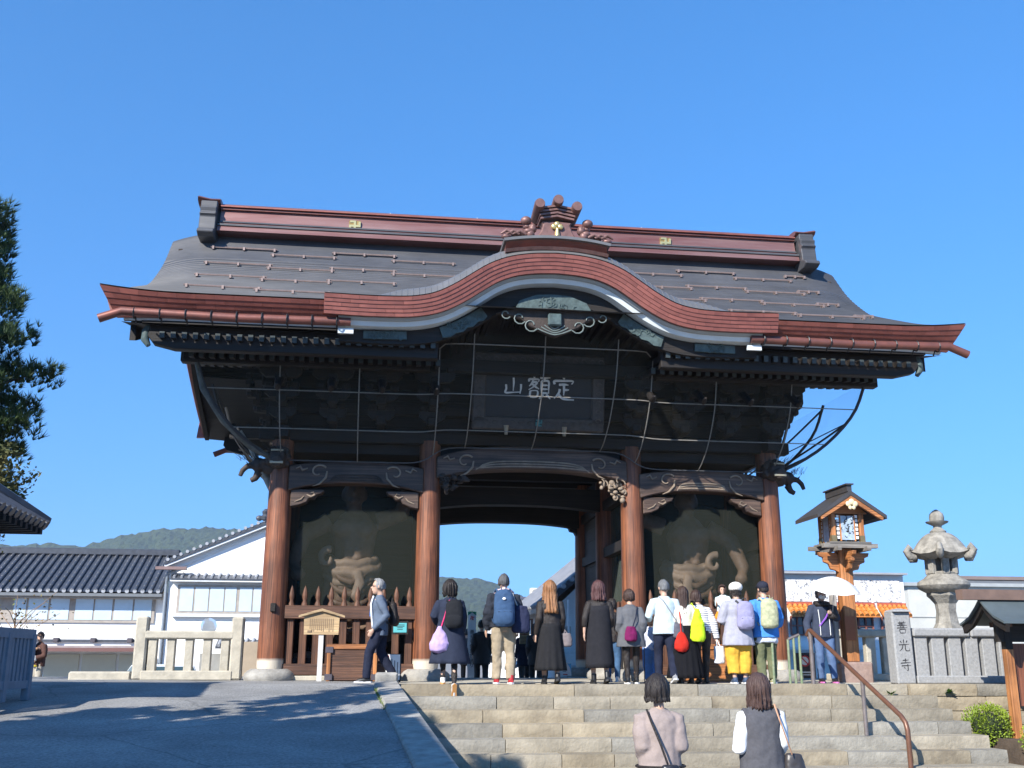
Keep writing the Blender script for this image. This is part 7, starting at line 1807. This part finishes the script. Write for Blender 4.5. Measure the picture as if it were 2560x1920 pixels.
m=MB(); m.box((av(1225,1420,y=ysh).x,ysh-.2,av(1225,1425,y=ysh).z),(1.3,.5,.32)); shp(m,'stall_counter',PAPER)
m=MB(); q=av(1228,1330,y=ysh-.4); m.tube([(q.x,ysh-.4,-.36),(q.x,ysh-.4,q.z+.45)],.03,6); shp(m,'pipe_post',mat('white_pipe',(.7,.7,.7),.5,.05,4))
# pent roof tongue lower left of the shop
m=MB(); pa,pb=av(1200,1395,y=ysh-1),av(1105,1440,y=ysh-1); m.xz([(pb.x,pb.z),(pa.x,pa.z),(pa.x,pa.z-.1),(pb.x,pb.z-.1)],ysh-1,ysh+.6); shp(m,'side_canopy',mat('grey_sheet',(.3,.31,.33),.5,.1,4))
WB2=thing('white_block','plain white building block with an air conditioner on its roof beyond the gate','building',(1,22,-.36))
qa,qb=av(1075,1293,y=22),av(1192,1293,y=22)
m=MB(); m.box(((qa.x+qb.x)/2,24,(qa.z-.36)/2),(qb.x-qa.x,4,qa.z+.36)); o=m.build('wall',PLASTER,WB2); o.location=-WB2.location
m=MB(); m.box(((qa.x+qb.x)/2,23.9,qa.z+.03),(qb.x-qa.x+.1,4.2,.08)); o=m.build('parapet',mat('parapet_blue',(.10,.11,.16),.5,.1,3),WB2); o.location=-WB2.location
qc=av(1162,1281,y=22.5); m=MB(); m.box((qc.x,22.6,qa.z+.25),(.62,.4,.42),ch=.02); o=m.build('air_conditioner',mat('unit_cream',(.62,.6,.52),.5,.05,4),WB2); o.location=-WB2.location
m=MB(); m.tube([(qc.x-.1,22.38,qa.z+.25),(qc.x-.1,22.40,qa.z+.25)],.16,14); o=m.build('fan_grille',mat('fan_dark',(.25,.25,.24),.6,.1,5),WB2); o.location=-WB2.location
LS=thing('left_shop','dark tiled shop roof beyond the gate beside the street banner','shop',(-2.2,14,-.36))
la=av(1010,1430,y=14); m=MB(); m.xz([(-6,1.2),(la.x,.9),(la.x+1.0,.35),(la.x+1.0,.28),(la.x,.8),(-6,1.1)],13.5,19); o=m.build('roof',TILE,LS); o.location=-LS.location
m=MB(); m.box((-4.5,16.5,.25),(5,5,1.3)); o=m.build('wall',mat('shop_wall2',(.35,.28,.2),.8,.1,3),LS); o.location=-LS.location
# street banner
bn=av(1019,1400,y=9); BNR=thing('street_banner','tall white sign banner with green top, red emblem and vertical lettering beyond the gate','banner',(bn.x,9,-.36))
zt=av(1019,1322,y=9).z+.36
m=MB(); m.box((0,0,zt/2),(.22,.04,zt)); m.build('panel',PAPER,BNR)
m=MB(); m.xz([(-.115,zt+.01),(.115,zt+.01),(.115,zt-.1),(0,zt-.01),(-.115,zt-.1)],-.03,.03); m.build('green_top',mat('banner_green',(.02,.28,.16),.5,.05,4),BNR)
manji('emblem_panel',.11,(0,-.03,zt-.16),PAPER,REDP,BNR)
tx=text_mesh('善\n光\n寺\n仲\n見\n世\n通\nり',.125,INK,'lettering',BNR,.002); tx.rotation_euler.x=math.pi/2; tx.location=(0,-.026,(zt-.25)/2+.15)
# poster near the passage wall and lantern sign
ps=av(1228,1458,y=4); PO=thing('paper_poster','white poster with a blue corner and printed lines standing in the passage','poster',(ps.x,4.3,0))
m=MB(); m.box((0,0,.17),(.24,.03,.28)); m.build('panel',PAPER,PO)
m=MB(); m.xz([(.03,.30),(.118,.30),(.118,.06),(.09,.2)],-.02,-.016); m.build('blue_corner',mat('poster_blue',(.10,.42,.72),.5,.05,4),PO)
m=MB()
for k in range(5): m.box((-.04,-.018,.27-.035*k),(.12-.01*k,.003,.013))
m.build('lettering',INK,PO)
m=MB(); m.box((-.02,-.018,.06),(.1,.003,.02)); m.build('red_line',REDP,PO)
sg=av(1133,1365,y=8); SG=thing('shop_signboard','orange-brown hanging shop signboard with a brushed character beyond the gate','sign',(sg.x,8,-.36))
m=MB(); m.box((0,0,sg.z+.36),(.26,.06,.62)); m.build('board',PINEW,SG)
m=MB(); m.tube([(.2,0,0),(.2,0,sg.z+.7)],.03,8); m.tube([(.2,0,sg.z+.68),(0,0,sg.z+.68)],.02,6); m.build('bracket_pole',mat('rust_pole',(.26,.10,.06),.6,.1,6),SG)
brush([[(.2,.9),(.5,.92),(.8,.9)],[(.5,.92),(.45,.5),(.5,.2)],[(.1,.2),(.5,.22),(.9,.2)]],0,sg.z+.36,.24,SG,'character',-.035,mat('char_red',(.3,.07,.03),.6,.1,4),.1)

# --- clear autumn air over the valley
m=MB(); m.box((0,1300,116),(7000,3000,236)); HZ=m.build('haze',None)
HZ.data.materials.clear(); HM=bpy.data.materials.new('haze_air'); HM.use_nodes=True; HN=HM.node_tree.nodes; HN.clear()
ho=HN.new('ShaderNodeOutputMaterial'); hv=HN.new('ShaderNodeVolumePrincipled'); hv.inputs['Color'].default_value=(.75,.85,1,1); hv.inputs['Density'].default_value=.00018; hv.inputs['Anisotropy'].default_value=.2
HM.node_tree.links.new(hv.outputs[0],ho.inputs['Volume']); HZ.data.materials.append(HM); HZ['kind']='stuff'
